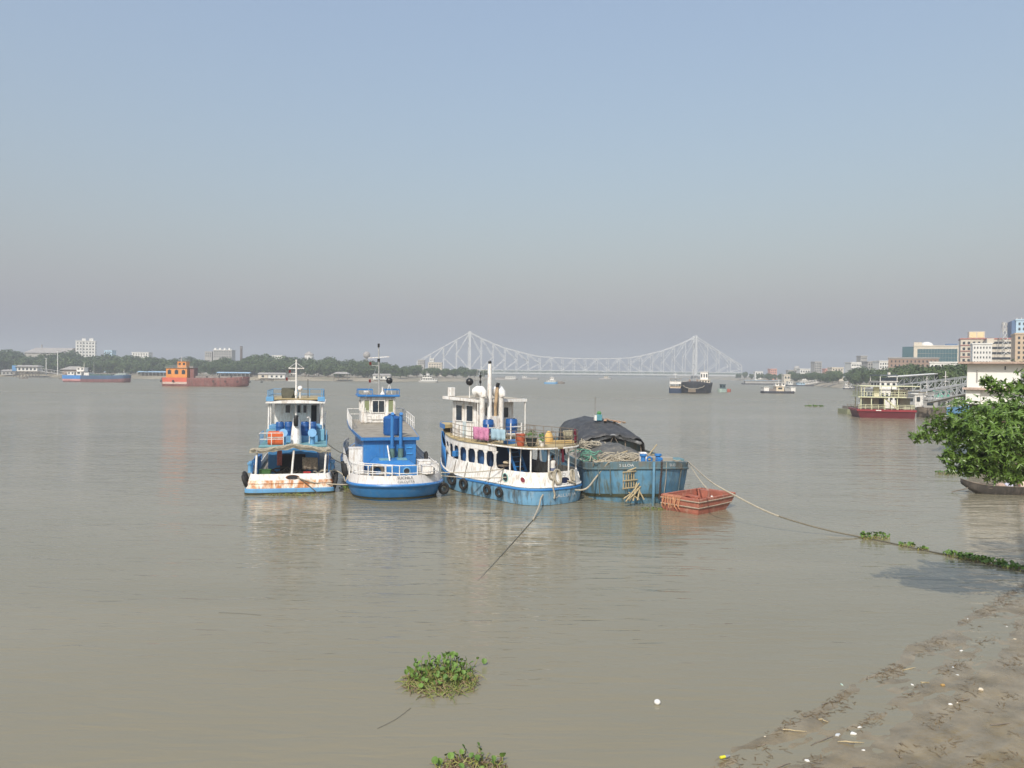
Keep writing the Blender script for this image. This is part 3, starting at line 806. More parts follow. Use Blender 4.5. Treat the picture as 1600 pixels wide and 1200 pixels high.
def coil(g, c, R0, turns, r, h=.25, tilt=0.0, seed=1, sq=.6):
    rr = random.Random(seed); pts = []
    for k in range(int(turns*14)):
        a = 2*pi*k/14; q = R0*(.8+.25*sin(k*.31+seed))
        pts.append((c[0]+q*cos(a), c[1]+q*sq*sin(a), c[2]+h*(k/(turns*14))+.04*sin(k*1.7+seed)))
    g.tube(pts, r, 5)
def local(root, p):
    return Matrix.Translation(root.location) @ Matrix.Rotation(root.rotation_euler.z, 4, 'Z') @ V(p)
M_BWHITE = mat('boat_white', (0.80,0.79,0.76), .45, .05, 1.2, (.38,.30,.21), .65, (3,3,.4), .52, stain2=(.3,.16,.07), amt2=.35, s2scale=(2.2,2.2,1.2))
M_CLEANW = mat('boat_clean_white', (0.82,0.81,0.78), .45, .05, 1.2, (.40,.32,.22), .6, (4,4,.45), .50, stain2=(.30,.15,.07), amt2=.4, s2scale=(2.5,2.5,1.4))
M_RUSTW = mat('rusty_white', (0.75,0.72,0.66), .55, .05, 1.0, (.45,.15,.03), .95, (1.5,1.5,.45), .42, stain2=(.62,.40,.16), amt2=.7, s2scale=(1.6,1.6,.7))
M_BLUE = mat('boat_blue', (0.030,0.175,0.46), .38, .10, 1.0, (.06,.11,.18), .6, (2.5,2.5,.3), .54, stain2=(.10,.28,.50), amt2=.5, s2scale=(1.5,1.5,1.0))
M_BLUEHULL = mat('blue_hull', (0.030,0.175,0.42), .42, .12, .9, (.10,.20,.32), .55, (1.2,1.2,.5), .54, bump=.25, bscale=2.2)
M_SKYBLUE = mat('sky_blue_paint', (0.13,0.33,0.56), .45, .12, 1.5, (.2,.2,.18), .5, (2,2,.5), .55)
M_LBHULL = mat('light_blue_hull', (0.15,0.33,0.50), .5, .16, .8, (.06,.06,.05), .8, (1.6,1.6,.35), .50, stain2=(.35,.42,.45), amt2=.5, s2scale=(1.1,1.1,.8))
M_DECKTAN = mat('tan_deck', (0.42,0.33,0.17), .8, .14, 1.2, (.2,.17,.12), .6, (.8,.8,.8), .5)
M_DECKGREY = mat('grey_deck', (0.30,0.27,0.22), .8, .2, 1.2, (.16,.13,.1), .6, (.8,.8,.8), .5)
M_DARK = mat('dark_interior', (0.02,0.022,0.028), .7, .2, 1)
M_BLACKP = mat('black_paint', (0.015,0.015,0.015), .35, .1, 2)
M_STEELR = mat('brown_rail_steel', (0.20,0.16,0.12), .6, .2, 5)
M_GALV = mat('galvanised', (0.45,0.45,0.43), .45, .1, 4, metal=.3)
M_ORANGE = mat('orange_paint', (0.62,0.12,0.03), .5, .12, 2, (.3,.06,.02), .5, (3,3,1), .55)
M_RUST = mat('rust', (0.22,0.09,0.04), .85, .25, 3)
M_GROWTH = mat('waterline_slime', (0.05,0.055,0.03), .7, .3, 3)

# ================================================================== TUG WITH THE RUSTY WHITE STERN (left)
S1 = W(453, 772); b1 = thing('tug_boat', 'small tug with rust-streaked white stern and blue upperworks, leftmost of the moored row', 'tug boat', S1, R(13))
pl = plan(20, 6.1, 6.0, .9, .6, 2.0); sh = lambda y: .9*max(0,(y-9)/11)**2
band(b1,'hull',M_LBHULL,pl,[(-.8,.86,.97),(-.1,.97,.985),(.10,.985,.99)],sh,cap0=True)
band(b1,'waterline_band',M_SKYBLUE,pl,[(.101,.99,.992),(.13,1.0,1.0),(.36,1.0,1.0),(.40,.985,.995)],sh)
band(b1,'waterline_scum',M_GROWTH,pl,[(-.05,.99,.992),(.04,1.004,1.001),(.12,1.004,1.001)],sh)
band(b1,'lower_strake',M_RUSTW,pl,[(.401,.975,.99),(.94,.926,.974)],sh)
band(b1,'bulwark',M_BWHITE,pl,[(.942,.9265,.9742),(1.34,.885,.965),(1.36,.865,.955),(.82,.87,.955)],sh)
band(b1,'deck',M_DECKGREY,pl,[(.70,.9,.955),(.80,.9,.955)],sh,True,True,False)
edge_tube(b1,'rubbing_strake',M_RUSTW,pl,.74,.952,.02,sh,.984)
fl = G().torus((0,0,0),.42,.05,'Y',18,6).obj('fairlead',M_RUST,b1,True); fl.location=(.15,.30,1.12); fl.scale=(1,1,.38)
o = G().lathe([(.42,-.02),(.42,.0)],n=18,axis='Y').obj('opening',M_DARK,fl); o.location=(0,-.01,0)
for x0, x1 in ((-2.35,-2.25),(.05,.22),(2.3,2.42)): G().tube([(x0,.45,.85),(x1,.6,2.98)],.075,8).obj('awning_post',M_CLEANW,b1,True)
G().tube([(-2.5,3.0,.85),(-2.5,3.0,2.95)],.05,8).obj('awning_post',M_CLEANW,b1,True)
G().tube([(2.55,3.0,.85),(2.55,3.0,2.95)],.05,8).obj('awning_post',M_CLEANW,b1,True)
g = G(); rows=[]
for j in range(9):
    v=j/8; row=[]
    for i in range(33):
        u=i/32; xx=-2.75+5.5*u
        z=2.98+.30*max(0,1-abs(xx-.2)/1.9)+.09*noise.noise((xx*2.3,v*4,0))+.05*noise.noise((xx*7,v*9,3))-.14*(abs(2*v-1)**3)
        row.append((xx, .35+2.8*v+.08*noise.noise((xx*3,v*3,7)), z))
    rows.append(row)
g.sheet(rows)
aw = g.obj('awning',mat('net_awning',(.34,.30,.21),.95,.25,3,(.12,.11,.08),.8,(6,6,6),.5,bump=.8,bscale=18),b1,70)
for k in range(9):
    pts=[(-2.7+5.4*i/20, .3+.22*k*.5+.09*sin(i*.9+k*2), 3.05+.32*max(0,1-abs(-2.7+5.4*i/20-.2)/1.9)+.05*sin(i*1.3+k)) for i in range(21)]
    G().tube(pts,.028,5).obj('awning_rope',M_ROPE,aw,True)
M_BL2 = M_BLUE
G().cbox(-1.75,1.75,3.6,12.5,.8,2.85,.04).obj('engine_casing',mat('casing_blue',(.05,.20,.42),.5,.15,1.2),b1)
G().box(-.9,.9,3.45,3.59,.85,2.4).obj('casing_door',M_DARK,b1)
G().cbox(-2.45,2.45,3.9,13.5,2.86,3.02,.03).obj('casing_deck',mat('green_blue_deck',(.14,.30,.33),.7,.15,1.5),b1)
for s in (-1,1):
    rail(b1,[(s*2.4,4.0,3.03),(s*2.4,7.2,3.03)],.85,M_SKYBLUE,2,1.0)
    rail(b1,[(s*2.62,1.2,1.3),(s*2.62,3.2,1.3),(s*2.66,9,1.4)],.9,M_BLUE,2,1.3,.04)
    for y in (2.0,2.9): 
        G().lathe([(.16,0),(.14,.1),(.13,.55),(.19,.58),(.19,.7)],(s*2.85,y,1.3),10).obj('bollard',M_SKYBLUE,b1,True)
    G().cbox(s*2.5-.18,s*2.5+.18,3.2,4.6,.82,2.3,.03).obj('side_locker',M_BLUE,b1)
rail(b1,[(-2.4,4.0,3.03),(-.7,4.0,3.03)],.9,M_CLEANW,2,.85)
G().cbox(-1.85,-.75,4.3,5.2,3.05,4.0,.03).obj('locker',M_ORANGE,b1)
G().cbox(-1.9,-.7,4.25,5.25,3.55,3.62,.02).obj('locker_strap',mat('locker_white',(.7,.68,.62),.6),b1)
# funnel with open black exhaust
g=G(); g.loft([[(.12+a*cos(t),5.6+q+b*sin(t),z) for t in [2*pi*k/16 for k in range(16)]] for a,b,q,z in ((.42,.6,0,2.9),(.40,.58,.1,3.5),(.34,.5,.2,4.1),(.25,.4,.3,4.75),(.2,.33,.34,4.95))])
fu=g.obj('funnel',M_CLEANW,b1,True)
G().tube([(.12,5.3,4.4),(.12,5.18,4.75),(.15,5.3,5.15)],[.17,.19,.15],10).obj('exhaust',M_BLACKP,fu,True)
for x in (-.75,1.35):
    G().tube([(x,4.7,3.0),(x,4.7,3.6),(x,4.62,3.82),(x,4.4,3.9)],[.2,.2,.27,.33],12).obj('cowl_vent',M_SKYBLUE,b1,True)
G().tube([(1.15,5.3,3.0),(1.15,5.3,4.9),(1.05,5.25,5.02),(.95,5.2,5.0)],.06,8).obj('vent_pipe',M_CLEANW,b1,True)
G().cbox(-2.2,2.2,7.4,14,3.03,3.95,.03).obj('bridge_plinth',mat('plinth_blue',(.17,.38,.5),.6,.12,1),b1)
G().cbox(-1.75,1.75,9.6,13.2,3.96,6.08,.03).obj('wheelhouse',M_CLEANW,b1)
wh = [(-.72,.36),(.15,.25),(.62,.25)]
for x,w_ in wh: window(b1,(x,9.58,5.45),w_,.62,'-y',M_CLEANW,M_WIN)
dr=G().box(1.12,1.55,9.54,9.59,3.98,5.75).obj('doorway',M_DARK,b1); G().box(1.56,1.75,9.2,9.53,3.98,5.72).obj('door_leaf',M_GALV,dr)
g=G()
for x in (-.42,-.08): g.tube([(x,9.45,4.0),(x,9.45,6.0)],.025,6)
for k in range(7): g.tube([(-.42,9.45,4.2+.28*k),(-.08,9.45,4.2+.28*k)],.02,5)
g.obj('ladder',M_CLEANW,b1)
for s in (-1,1):
    G().tube([(s*2.05,7.55,3.96),(s*2.02,7.55,6.1)],.07,8).obj('roof_post',M_CLEANW,b1,True)
    G().yprism([(s*2.15,3.96),(s*1.55,3.96),(s*1.85,4.3),(s*1.95,5.0),(s*2.1,5.0)],7.6,7.68).obj('bracket',M_CLEANW,b1)
    G().tube([(s*2.05,9.6,3.96),(s*2.02,9.6,6.1)],.06,8).obj('roof_post',M_CLEANW,b1,True)
    G().box(s*2.2-.02,s*2.2+.02,9.5,13.2,3.96,5.1).obj('dodger',M_CLEANW,b1)
    for y in (7.7,8.6): G().cbox(s*1.7-.3,s*1.7+.3,y-.3,y+.3,3.97,4.3,.03).obj('deck_box',M_SKYBLUE,b1)
G().loft([[(x,7.2,6.1+.16-.035*x*x) for x in (-2.25,-1.2,0,1.2,2.25,2.25,-2.25)][:5]+[(2.25,7.2,6.0),(-2.25,7.2,6.0)],[(x,13.6,6.1+.16-.035*x*x) for x in (-2.25,-1.2,0,1.2,2.25)]+[(2.25,13.6,6.0),(-2.25,13.6,6.0)]]).obj('roof',M_CLEANW,b1)
G().box(-2.0,2.0,7.5,13.3,6.29,6.36).obj('roof_mat',M_DECKTAN,b1)
for s in (-1,1):
    rail(b1,[(s*2.1,7.4,6.15),(s*2.1,12.5,6.15)],.85,M_SKYBLUE,2,1.2)
    G().cbox(s*1.95-.28,s*1.95+.28,7.3,7.9,6.16,6.5,.02).obj('lamp_box',M_SKYBLUE,b1)
rail(b1,[(-2.1,12.5,6.15),(2.1,12.5,6.15)],.85,M_SKYBLUE,2,1.0)
g=G(); g.loft([[(-1.25+a,y,6.37) ,(-.1-a,y,6.37),(-.1-a*.4,y,6.75),(-.2,y,7.15),(-1.15,y,7.15),(-1.25+a*.4,y,6.75)] for a,y in ((.3,8.6),(.12,8.8),(.12,10.6),(.3,10.8))])
g.obj('life_float',mat('float_grey',(.10,.10,.075),.8,.2,4),b1)
G().tube([(0,8.0,3.97),(0,8.0,6.5),(0,8.0,9.45)],[.085,.08,.06],10).obj('mast',M_CLEANW,b1,True)
G().beam((-.6,8,8.75),(.6,8,8.75),.05,.07).obj('mast_yard',M_CLEANW,b1)
for a,b in (((-.6,8,8.75),(0,8,9.2)),((.6,8,8.75),(0,8,9.2))): G().tube([a,b],.014,5).obj('mast_stay',M_CLEANW,b1)
for z,x in ((8.35,-.5),(7.75,-.72)):
    G().beam((x,8,z),(0,8,z),.04,.05).obj('lamp_arm',M_CLEANW,b1)
    G().box(x-.07,x+.07,7.93,8.07,z+.03,z+.27).obj('navigation_lamp',mat('red_lamp',(.14,.02,.02),.3),b1)
G().ball((.3,8.1,7.15),.22,12,7).obj('radar',M_CLEANW,b1,True); G().tube([(.3,8.1,6.36),(.3,8.1,7.0)],.06,6).obj('radar_stand',M_CLEANW,b1)
G().tube([(.9,8.4,6.3),(.88,8.4,7.9)],.025,5).obj('aerial',M_BLACKP,b1)
G().lathe([(.12,0),(.12,.35)],(0,8,6.6),10).obj('mast_collar',M_CLEANW,b1)
# things aboard
for k,(x,y,lab) in enumerate(((-1.15,6.9,'blue drum left of the white funnel, outer one, on the leftmost tug'),(-.5,6.95,'blue drum left of the white funnel, inner one, on the leftmost tug'),(.72,6.95,'blue drum right of the white funnel, inner one, on the leftmost tug'),(1.3,6.9,'blue drum right of the white funnel, outer one, on the leftmost tug'))):
    drum(local(b1,(x,y,3.52)),lab,.31,1.05)
for x in (-.82,1.0): G().box(x-.7,x+.7,6.5,7.3,3.03,3.51).obj('drum_bench',M_SKYBLUE,b1)
t=thing('crate','green box under the awning of the leftmost tug','crate',local(b1,(-1.75,1.3,.81)),R(13)); G().cbox(-.38,.38,-.3,.3,0,.72,.03).obj('body',mat('green_crate',(.05,.14,.035),.6,.2,3),t); G().box(-.4,.4,-.32,.32,.73,.78).obj('lid',mat('green_crate',(0,0,0)),t)
def cloth(name,label,a,b,drop,m,cat='cloth',amp=.05,group=None,back=.12):
    """a cloth hung over a rail from a to b: front fall, fold over the rail, short back fall"""
    a=V(a); b=V(b); n=16; t=(b-a).normalized(); out=V((t.y,-t.x,0)); rows=[]
    prof=[(-.35*drop,-back*.3),(-.05,-.03),(.02,0),(-.06,.05),(-.35*drop,.06),(-.7*drop,.07),(-drop,.09)]
    for dz,off in prof:
        rows.append([a.lerp(b,i/n)+V((0,0,dz+.015*drop*sin(i*1.9)))+out*(off+amp*sin(i*1.15+dz*2)*min(1,abs(dz)*1.5)) for i in range(n+1)])
    g=G(); g.sheet(rows); o=tag(g.obj(name,m,None,70),label,cat,group)
    so=o.modifiers.new('thickness','SOLIDIFY'); so.thickness=.012
    return o
M_PINKC = mat('pink_cloth',(.55,.20,.18),.9,.2,6)
cloth('hanging_cloth','pale red cloth hanging under the awning of the leftmost tug',local(b1,(-1.05,2.6,2.75)),local(b1,(-.7,2.6,2.75)),1.05,M_PINKC)
cloth('hanging_net','grey woven net hanging under the awning of the leftmost tug',local(b1,(.75,1.7,2.35)),local(b1,(1.85,1.7,2.3)),.85,mat('woven_net',(.30,.26,.20),.95,.3,9,(.08,.07,.05),.8,(9,9,9),.5,bump=.8,bscale=30),'net')
t=thing('stool','red plastic stool on the stern deck of the leftmost tug','stool',local(b1,(1.1,1.1,.81)),R(13))
G().box(-.25,.25,-.2,.2,.52,.58).obj('seat',mat('red_plastic',(.55,.05,.05),.5),t)
for x in (-.2,.2):
    for y in (-.15,.15): G().tube([(x,y,0),(x*.9,y*.9,.52)],.025,6).obj('leg',mat('red_plastic',(0,0,0)),t)
tyre(local(b1,(-3.02,.75,.86)),.52,'black tyre fender at the left stern corner of the leftmost tug, aft one','X',(0,R(-20),R(13)))
tyre(local(b1,(-3.08,1.7,.95)),.52,'black tyre fender at the left stern corner of the leftmost tug, forward one','X',(0,R(-18),R(13)))
for k,y in enumerate((.7,1.6,2.7)): tyre(local(b1,(3.05,y,.6+.1*k)),.48,'black tyre fender on the right side of the leftmost tug, %s'%('aftmost','middle one','forward one')[k],'X',(0,R(14),R(13)))

# ================================================================== BLUE TUG (second)
S2 = W(625, 785); b2 = thing('tug_boat','bright blue tug with white round stern, name lettering and big blue deckhouse','tug boat',S2,R(14.3))
pl2 = plan(27,6.5,2.25,3.6,.6,2.0,12); sh2 = lambda y: .15*max(0,(4-y)/4)+1.2*max(0,(y-9)/18)**2
band(b2,'hull',M_BLUEHULL,pl2,[(-.9,.72,.93),(-.3,.84,.955),(.05,.90,.97),(.5,.965,.99),(.86,.985,.997)],sh2,cap0=True)
band(b2,'waterline_scum',M_GROWTH,pl2,[(-.03,.896,.969),(.05,.905,.9715),(.13,.919,.976)],sh2)
edge_tube(b2,'rubbing_strake',M_BLUE,pl2,.93,1.0,.105,sh2,1.0,n=8)
def bz(y): return 1.0 if y<3.4 else max(0,1-(y-3.4)/1.2)
q=[]
L2=27
for z,sx,sy,k in ((.98,.985,.995,0),(1.0,.95,.985,1),(1.0,.93,.98,1),(.9,.93,.98,0)):
    q.append([(x*sx,L2/2+(y-L2/2)*sy,(.98 if k==0 else 1.06+.50*bz(y))+sh2(y)) for x,y in pl2])
G().loft(q,True,False,False).obj('bulwark',mat('stern_white',(.66,.64,.62),.5,.05,1,(.36,.31,.27),.6,(3.5,3.5,.35),.5),b2,True)
band(b2,'deck',M_DECKGREY,pl2,[(.85,.93,.98),(1.0,.93,.98)],sh2,True,True,False)
# lettering laid on the stern
def stern2(u,v):
    a=u/3.1; fr=(v+.06)/.58; sx=.987-.035*fr
    x=3.25*sx*sin(a); n=2.25
    ang=math.asin(min(1,abs(x)/(3.25*sx))**(n/2)) if abs(x)<3.25*sx else pi/2
    y=3.6*(1-cos(ang)**(2/n))
    sy=.995-.01*fr
    return (x, L2/2+(y-L2/2)*sy-.075, 1.04+.15*max(0,(4-y)/4)+v*1.0)
M_INK = mat('dark_lettering',(.03,.028,.026),.7,.1,5)
letters('lettering','SUCHILA',.25,stern2,M_INK,b2,.35,.32,1.05)
letters('lettering','CALCUTTA',.20,stern2,M_INK,b2,.40,.08,1.1)
# stern clutter and rails
pr=[(x*.9,L2/2+(y-L2/2)*.965,1.15+sh2(y)) for x,y in pl2]
rail(b2,[p for p in pr if p[1]<4.4 and p[0]<=0][:1]+[p for p in pr if p[1]<4.0 and p[0]>=0],1.05,M_CLEANW,2,1.25,.035)
rail(b2,[p for p in pr if p[1]<4.0 and p[0]<=0],1.05,M_CLEANW,2,1.25,.035)
for s in (-1,1):
    side=[(x*.955,L2/2+(y-L2/2)*.985,1.05+sh2(y)) for x,y in pl2 if 3.5<y<22 and x*s>0]
    side.sort(key=lambda p:p[1])
    rail(b2,side,.95,M_CLEANW,2,.62,.04)
G().cbox(-1.95,1.95,7.3,20,1.0,3.42,.03).obj('deckhouse',M_BLUE,b2)
for x in (-.45,1.02): G().box(x-.012,x+.012,7.27,7.298,1.1,3.35).obj('panel_seam',M_DBLUE,b2)
for z in (2.35,2.8): G().cbox(1.2,1.68,7.24,7.298,z,z+.14,.02).obj('louvre',mat('louvre_blue',(.05,.27,.62),.4),b2)
window(b2,(-1.97,9.5,2.4),.5,.6,'-x',M_BLUE,M_WIN); window(b2,(-1.97,12,2.4),.5,.6,'-x',M_BLUE,M_WIN)
def deckrow(z0): return [[(-w_,y,z0+zz),(w_,y,z0+zz)] for y,w_,zz in ((7.0,2.15,0),(12,2.45,.08),(17,2.65,.22),(22.5,2.6,.4))]
rr=[]
for y,w_,zz in ((7.0,2.15,0),(12,2.45,.08),(17,2.65,.22),(22.5,2.6,.4)): rr.append([(-w_,y,3.45+zz),(w_,y,3.45+zz),(w_,y,3.68+zz),(-w_,y,3.68+zz)])
G().loft(rr).obj('deckhouse_roof',M_BLUE,b2)
g=G(); g.sheet([[(-w_+.06,y,3.69+zz),(w_-.06,y,3.69+zz)] for y,w_,zz in ((7.06,2.15,0),(12,2.45,.08),(17,2.65,.22),(22.4,2.6,.4))]); g.obj('roof_deck',M_DECKGREY,b2)
for s in (-1,1): rail(b2,[(s*2.55,13.5,3.8),(s*2.62,17,3.9),(s*2.55,22.3,4.08)],1.0,M_CLEANW,2,1.4,.035)
rail(b2,[(-2.55,22.3,4.08),(2.55,22.3,4.08)],1.0,M_CLEANW,2,1.3,.035)
# engine hatch
g=G(); g.loft([[(-1.6,4.6,1.0),(1.7,4.6,1.0),(1.7,7.2,1.0),(-1.6,7.2,1.0)],[(-1.6,4.6,1.75),(1.7,4.6,1.75),(1.7,7.2,1.75),(-1.6,7.2,1.75)],[(-1.1,5.3,2.12),(1.25,5.3,2.12),(1.25,7.2,2.2),(-1.1,7.2,2.2)]])
ha=g.obj('engine_hatch',M_BLUE,b2)
for x in (-.55,.75): G().box(x-.35,x+.35,5.6,6.5,2.13,2.2).obj('skylight',mat('hatch_teal',(.16,.33,.38),.6,.15,3),ha)
o=G().torus((0,0,0),.24,.05,'Y',18,6).obj('porthole',M_SKYBLUE,ha,True); o.location=(.95,4.58,1.45)
G().lathe([(.22,-.02),(.22,.01)],n=16,axis='Y').obj('porthole_glass',M_DARK,o)
# twin exhaust pipes and water tank
for x in (.12,.75):
    e=G().tube([(x,6.95,2.9),(x,6.95,5.25),(x,6.93,5.38),(x,6.8,5.45)],.13,10).obj('exhaust_pipe',M_BLUE,b2,True)
    G().tube([(x,6.95,2.15),(x,6.95,2.9)],[.2,.2],10).obj('silencer',mat('silencer_green',(.10,.18,.16),.5,.2,4),e,True)
    G().tube([(x,6.95,2.88),(x,6.95,2.98)],.23,10).obj('flange',M_BLUE,e,True)
    G().tube([(x,6.95,2.02),(x,6.95,2.15)],.23,10).obj('flange',M_BLUE,e,True)
t=thing('water_tank','tall ribbed dark blue water tank behind the twin blue exhaust pipes','water tank',local(b2,(.25,8.6,3.72)))
G().lathe([(.60,0)]+[(.64+.03*(k%2),.08+.11*k) for k in range(12)]+[(.58,1.42),(.3,1.5),(.3,1.56)],n=20).obj('body',M_DRUM,t,True)
G().lathe([(.26,1.57),(.26,1.62)],n=14).obj('lid',mat('tank_lid',(.01,.03,.16),.5),t)
# lockers on the side deck
for x,y,z0,z1,w_,lab in ((-2.45,8.6,1.05,2.75,.5,'a'),(-2.35,7.0,1.05,1.75,.4,'b'),(2.45,6.6,1.05,1.95,.45,'c'),(2.5,5.2,1.05,1.75,.4,'d')):
    G().cbox(x-w_,x+w_,y-.5,y+.6,z0,z1,.03).obj('side_locker',M_CLEANW,b2)
    G().box(x-w_-.03,x+w_+.03,y-.53,y+.63,z1+.01,z1+.06).obj('locker_lid',M_CLEANW,b2)
# wheelhouse
wz=4.0
G().cbox(-1.5,1.5,18.6,21.6,wz,6.3,.03).obj('wheelhouse',M_CLEANW,b2)
window(b2,(-1.02,18.58,5.5),.42,1.0,'-y',M_CLEANW,mat('green_blind',(.22,.25,.13),.6,.15,6))
window(b2,(1.08,18.58,5.5),.42,1.1,'-y',M_CLEANW,mat('green_blind',(0,0,0)))
window(b2,(0,18.56,5.45),1.0,1.0,'-y',M_CLEANW,M_WIN,.06,1)
G().box(-.62,.78,18.50,18.58,4.3,4.78).obj('notice_board',M_CLEANW,b2)
for y in (19.4,20.6): window(b2,(-1.52,y,5.5),.7,.9,'-x',M_CLEANW,M_WIN)
g=G()
for x in (-1.15,-.72): g.tube([(x,18.3,wz),(x,18.4,5.35)],.025,6)
for k in range(5): g.tube([(-1.15,18.33,wz+.25*k+.1),(-.72,18.33,wz+.25*k+.1)],.02,5)
g.obj('ladder',M_CLEANW,b2)
ro=G().cbox(-1.85,1.85,18.2,22.0,6.31,6.5,.04).obj('wheelhouse_roof',M_BLUE,b2)
G().box(-1.6,1.6,18.4,21.8,6.505,6.53).obj('roof_deck',M_DECKGREY,ro)
for s in (-1,1):
    f=G(); 
    for a,b in (((s*.55,18.3,6.95),(s*1.8,18.3,6.95)),((s*.55,20.3,6.95),(s*1.8,20.3,6.95)),((s*.55,18.3,6.95),(s*.55,20.3,6.95)),((s*1.8,18.3,6.95),(s*1.8,20.3,6.95))): f.beam(a,b,.07,.1)
    for x,y in ((s*.55,18.3),(s*1.8,18.3),(s*.55,20.3),(s*1.8,20.3)): f.box(x-.03,x+.03,y-.03,y+.03,6.5,6.92)
    f.obj('lamp_frame',M_BLUE,b2)
G().box(-1.3,-.85,18.6,18.9,6.54,6.85).obj('searchlight',M_CLEANW,b2)
G().lathe([(.22,6.53),(.08,6.8),(.06,7.2)],(.35,18.6,0),10).obj('horn',M_CLEANW,b2)
G().tube([(.08,18.9,6.5),(.05,18.9,8.6),(0,18.9,10.8)],[.085,.07,.05],10).obj('mast',M_GALV,b2,True)
G().beam((-.9,18.9,9.75),(.95,18.9,9.9),.05,.07).obj('mast_yard',M_CLEANW,b2)
for z,x in ((9.1,-.72),(7.55,-.75)):
    G().beam((x,18.9,z),(0,18.9,z),.04,.05).obj('lamp_arm',M_GALV,b2); G().box(x-.09,x+.09,18.8,19.0,z+.03,z+.3).obj('navigation_lamp',mat('red_lamp',(0,0,0)),b2)
G().box(-.09,.09,18.8,19.0,10.72,11.05).obj('masthead_lamp',M_BLACKP,b2)
G().box(-.1,.12,18.82,18.98,9.4,9.7).obj('mast_lamp',M_BLACKP,b2)
G().ball((1.0,19.2,7.75),.3,14,8).obj('day_ball',M_BLACKP,b2,True)
for x in (.75,1.25): G().tube([(x,19.2,6.5),(1.0,19.2,7.5)],.03,6).obj('ball_stay',M_CLEANW,b2)
G().tube([(.05,18.9,9.6),(-2.3,13.8,3.9)],.012,4).obj('stay_wire',M_GALV,b2)
# deck clutter
t=thing('truck_tyre','large worn tyre leaning on the blue engine hatch','tyre',local(b2,(-1.15,4.35,1.52)),R(14.3)); t.rotation_euler=(R(-14),0,R(14.3))
G().torus((0,0,0),.40,.15,'Y',22,9,1.1).obj('casing',mat('dusty_tyre',(.10,.085,.065),.9,.2,5),t,True)
for k in range(5):
    y=.9+.5*k; G().tube([(-2.0+.6*k,y+.4,1.12),(-1.2+.5*k,y+.1,1.35),(.2+.4*k,y,1.2)],.05,6).obj('deck_spar',M_TIMB,b2)
G().cbox(-.6,1.9,1.9,2.4,1.02,1.4,.03).obj('deck_bench',mat('maroon_paint',(.18,.05,.05),.6,.15,3),b2)
for x in (.25,.75): G().lathe([(.14,0),(.12,.35),(.17,.4),(.17,.5)],(x,.9,1.15),10).obj('bollard',M_CLEANW,b2,True)
G().tube([(-.1,4.4,1.1),(-.25,6.6,3.1)],.05,6).obj('davit',M_CLEANW,b2)
t=tag(G().obj if False else G().cbox(-.16,.16,-.16,.16,0,.34,.05).obj('jerrycan',M_SKYBLUE),'small blue can on the stern of the blue tug','can'); t.location=local(b2,(1.1,.9,1.18))
M_TARPG=mat('grey_tarp',(.13,.12,.10),.9,.25,3,bump=.5,bscale=8)
g=G(); rows=[]
for j in range(7): rows.append([(1.5+.9*i/8, .55+.13*j+.05*sin(i+j), 1.75-.09*j*(1-.12*i)+.05*noise.noise((i*.8,j*.8,2))) for i in range(9)])
g.sheet(list(reversed(rows))); o=tag(g.obj('draped_tarp',M_TARPG,None,70),'grey tarpaulin bunched over the stern bulwark of the blue tug','tarpaulin'); o.location=S2; o.rotation_euler=(0,0,R(14.3)); o.modifiers.new('t','SOLIDIFY').thickness=.02
for k,(x,y,z) in enumerate(((-3.35,4.6,1.6),(-3.4,5.6,1.5),(-3.42,7.2,1.5))): tyre(local(b2,(x,y,z)),.5,'black tyre fender on the left side of the blue tug, %s'%('aftmost','middle one','forward one')[k],'X',(0,R(-6),R(14.3)))
tyre(local(b2,(3.2,1.9,.55)),.42,'black tyre fender hung between the blue tug and the white launch','Y',(0,0,R(30)))
tyre(local(b2,(2.75,7.6,2.1)),.45,'grey tyre hung on the right rail of the blue tug','X',(0,0,R(14.3)))

# ================================================================== WHITE AND LIGHT BLUE LAUNCH (third)
H3 = 40; S3 = V((3.55,50.3,0)); b3 = thing('passenger_launch','white launch with light blue hull, arched side windows and washing on its rails','launch',S3,R(H3))
L3 = 14.2; pl3 = plan(L3,5.5,2.5,2.4,.52,1.9,12,12,6); sh3 = lambda y: .55*max(0,(y-7)/7.2)**2
band(b3,'hull',M_LBHULL,pl3,[(.02,.965,.985),(.45,.985,.995),(.98,1.0,1.0)],sh3)
band(b3,'bottom',M_GROWTH,pl3,[(-.8,.8,.93),(-.2,.93,.975),(.018,.964,.9845)],sh3,cap0=True)
edge_tube(b3,'rubbing_strake',M_BLUE,pl3,1.02,1.0,.06,sh3)
band(b3,'sheer_stripe',M_SKYBLUE,pl3,[(1.0,.995,.997),(1.17,.99,.995)],sh3)
edge_tube(b3,'upper_strake',M_BWHITE,pl3,1.19,.992,.05,sh3,.996)
M_L3W = mat('launch_white',(.80,.79,.76),.5,.05,1,(.34,.29,.22),.7,(3.5,3.5,.35),.49,stain2=(.55,.36,.22),amt2=.4,s2scale=(1.2,1.2,.8))
def z3(y): return 2.12 if y < 4.5 else 2.12+.12*min(1,(y-4.5)/1.2)
q=[]
for z,sx,sy,k in ((1.2,.985,.993,0),(2.0,.905,.965,1),(2.0,.885,.958,1),(1.35,.90,.96,0)):
    q.append([(x*sx,L3/2+(y-L3/2)*sy,(z if k==0 else z3(y))+sh3(y)) for x,y in pl3])
G().loft(q,True,False,False).obj('bulwark',M_L3W,b3,True)
band(b3,'deck',M_DECKGREY,pl3,[(1.2,.90,.965),(1.34,.90,.965)],sh3,True,True,False)
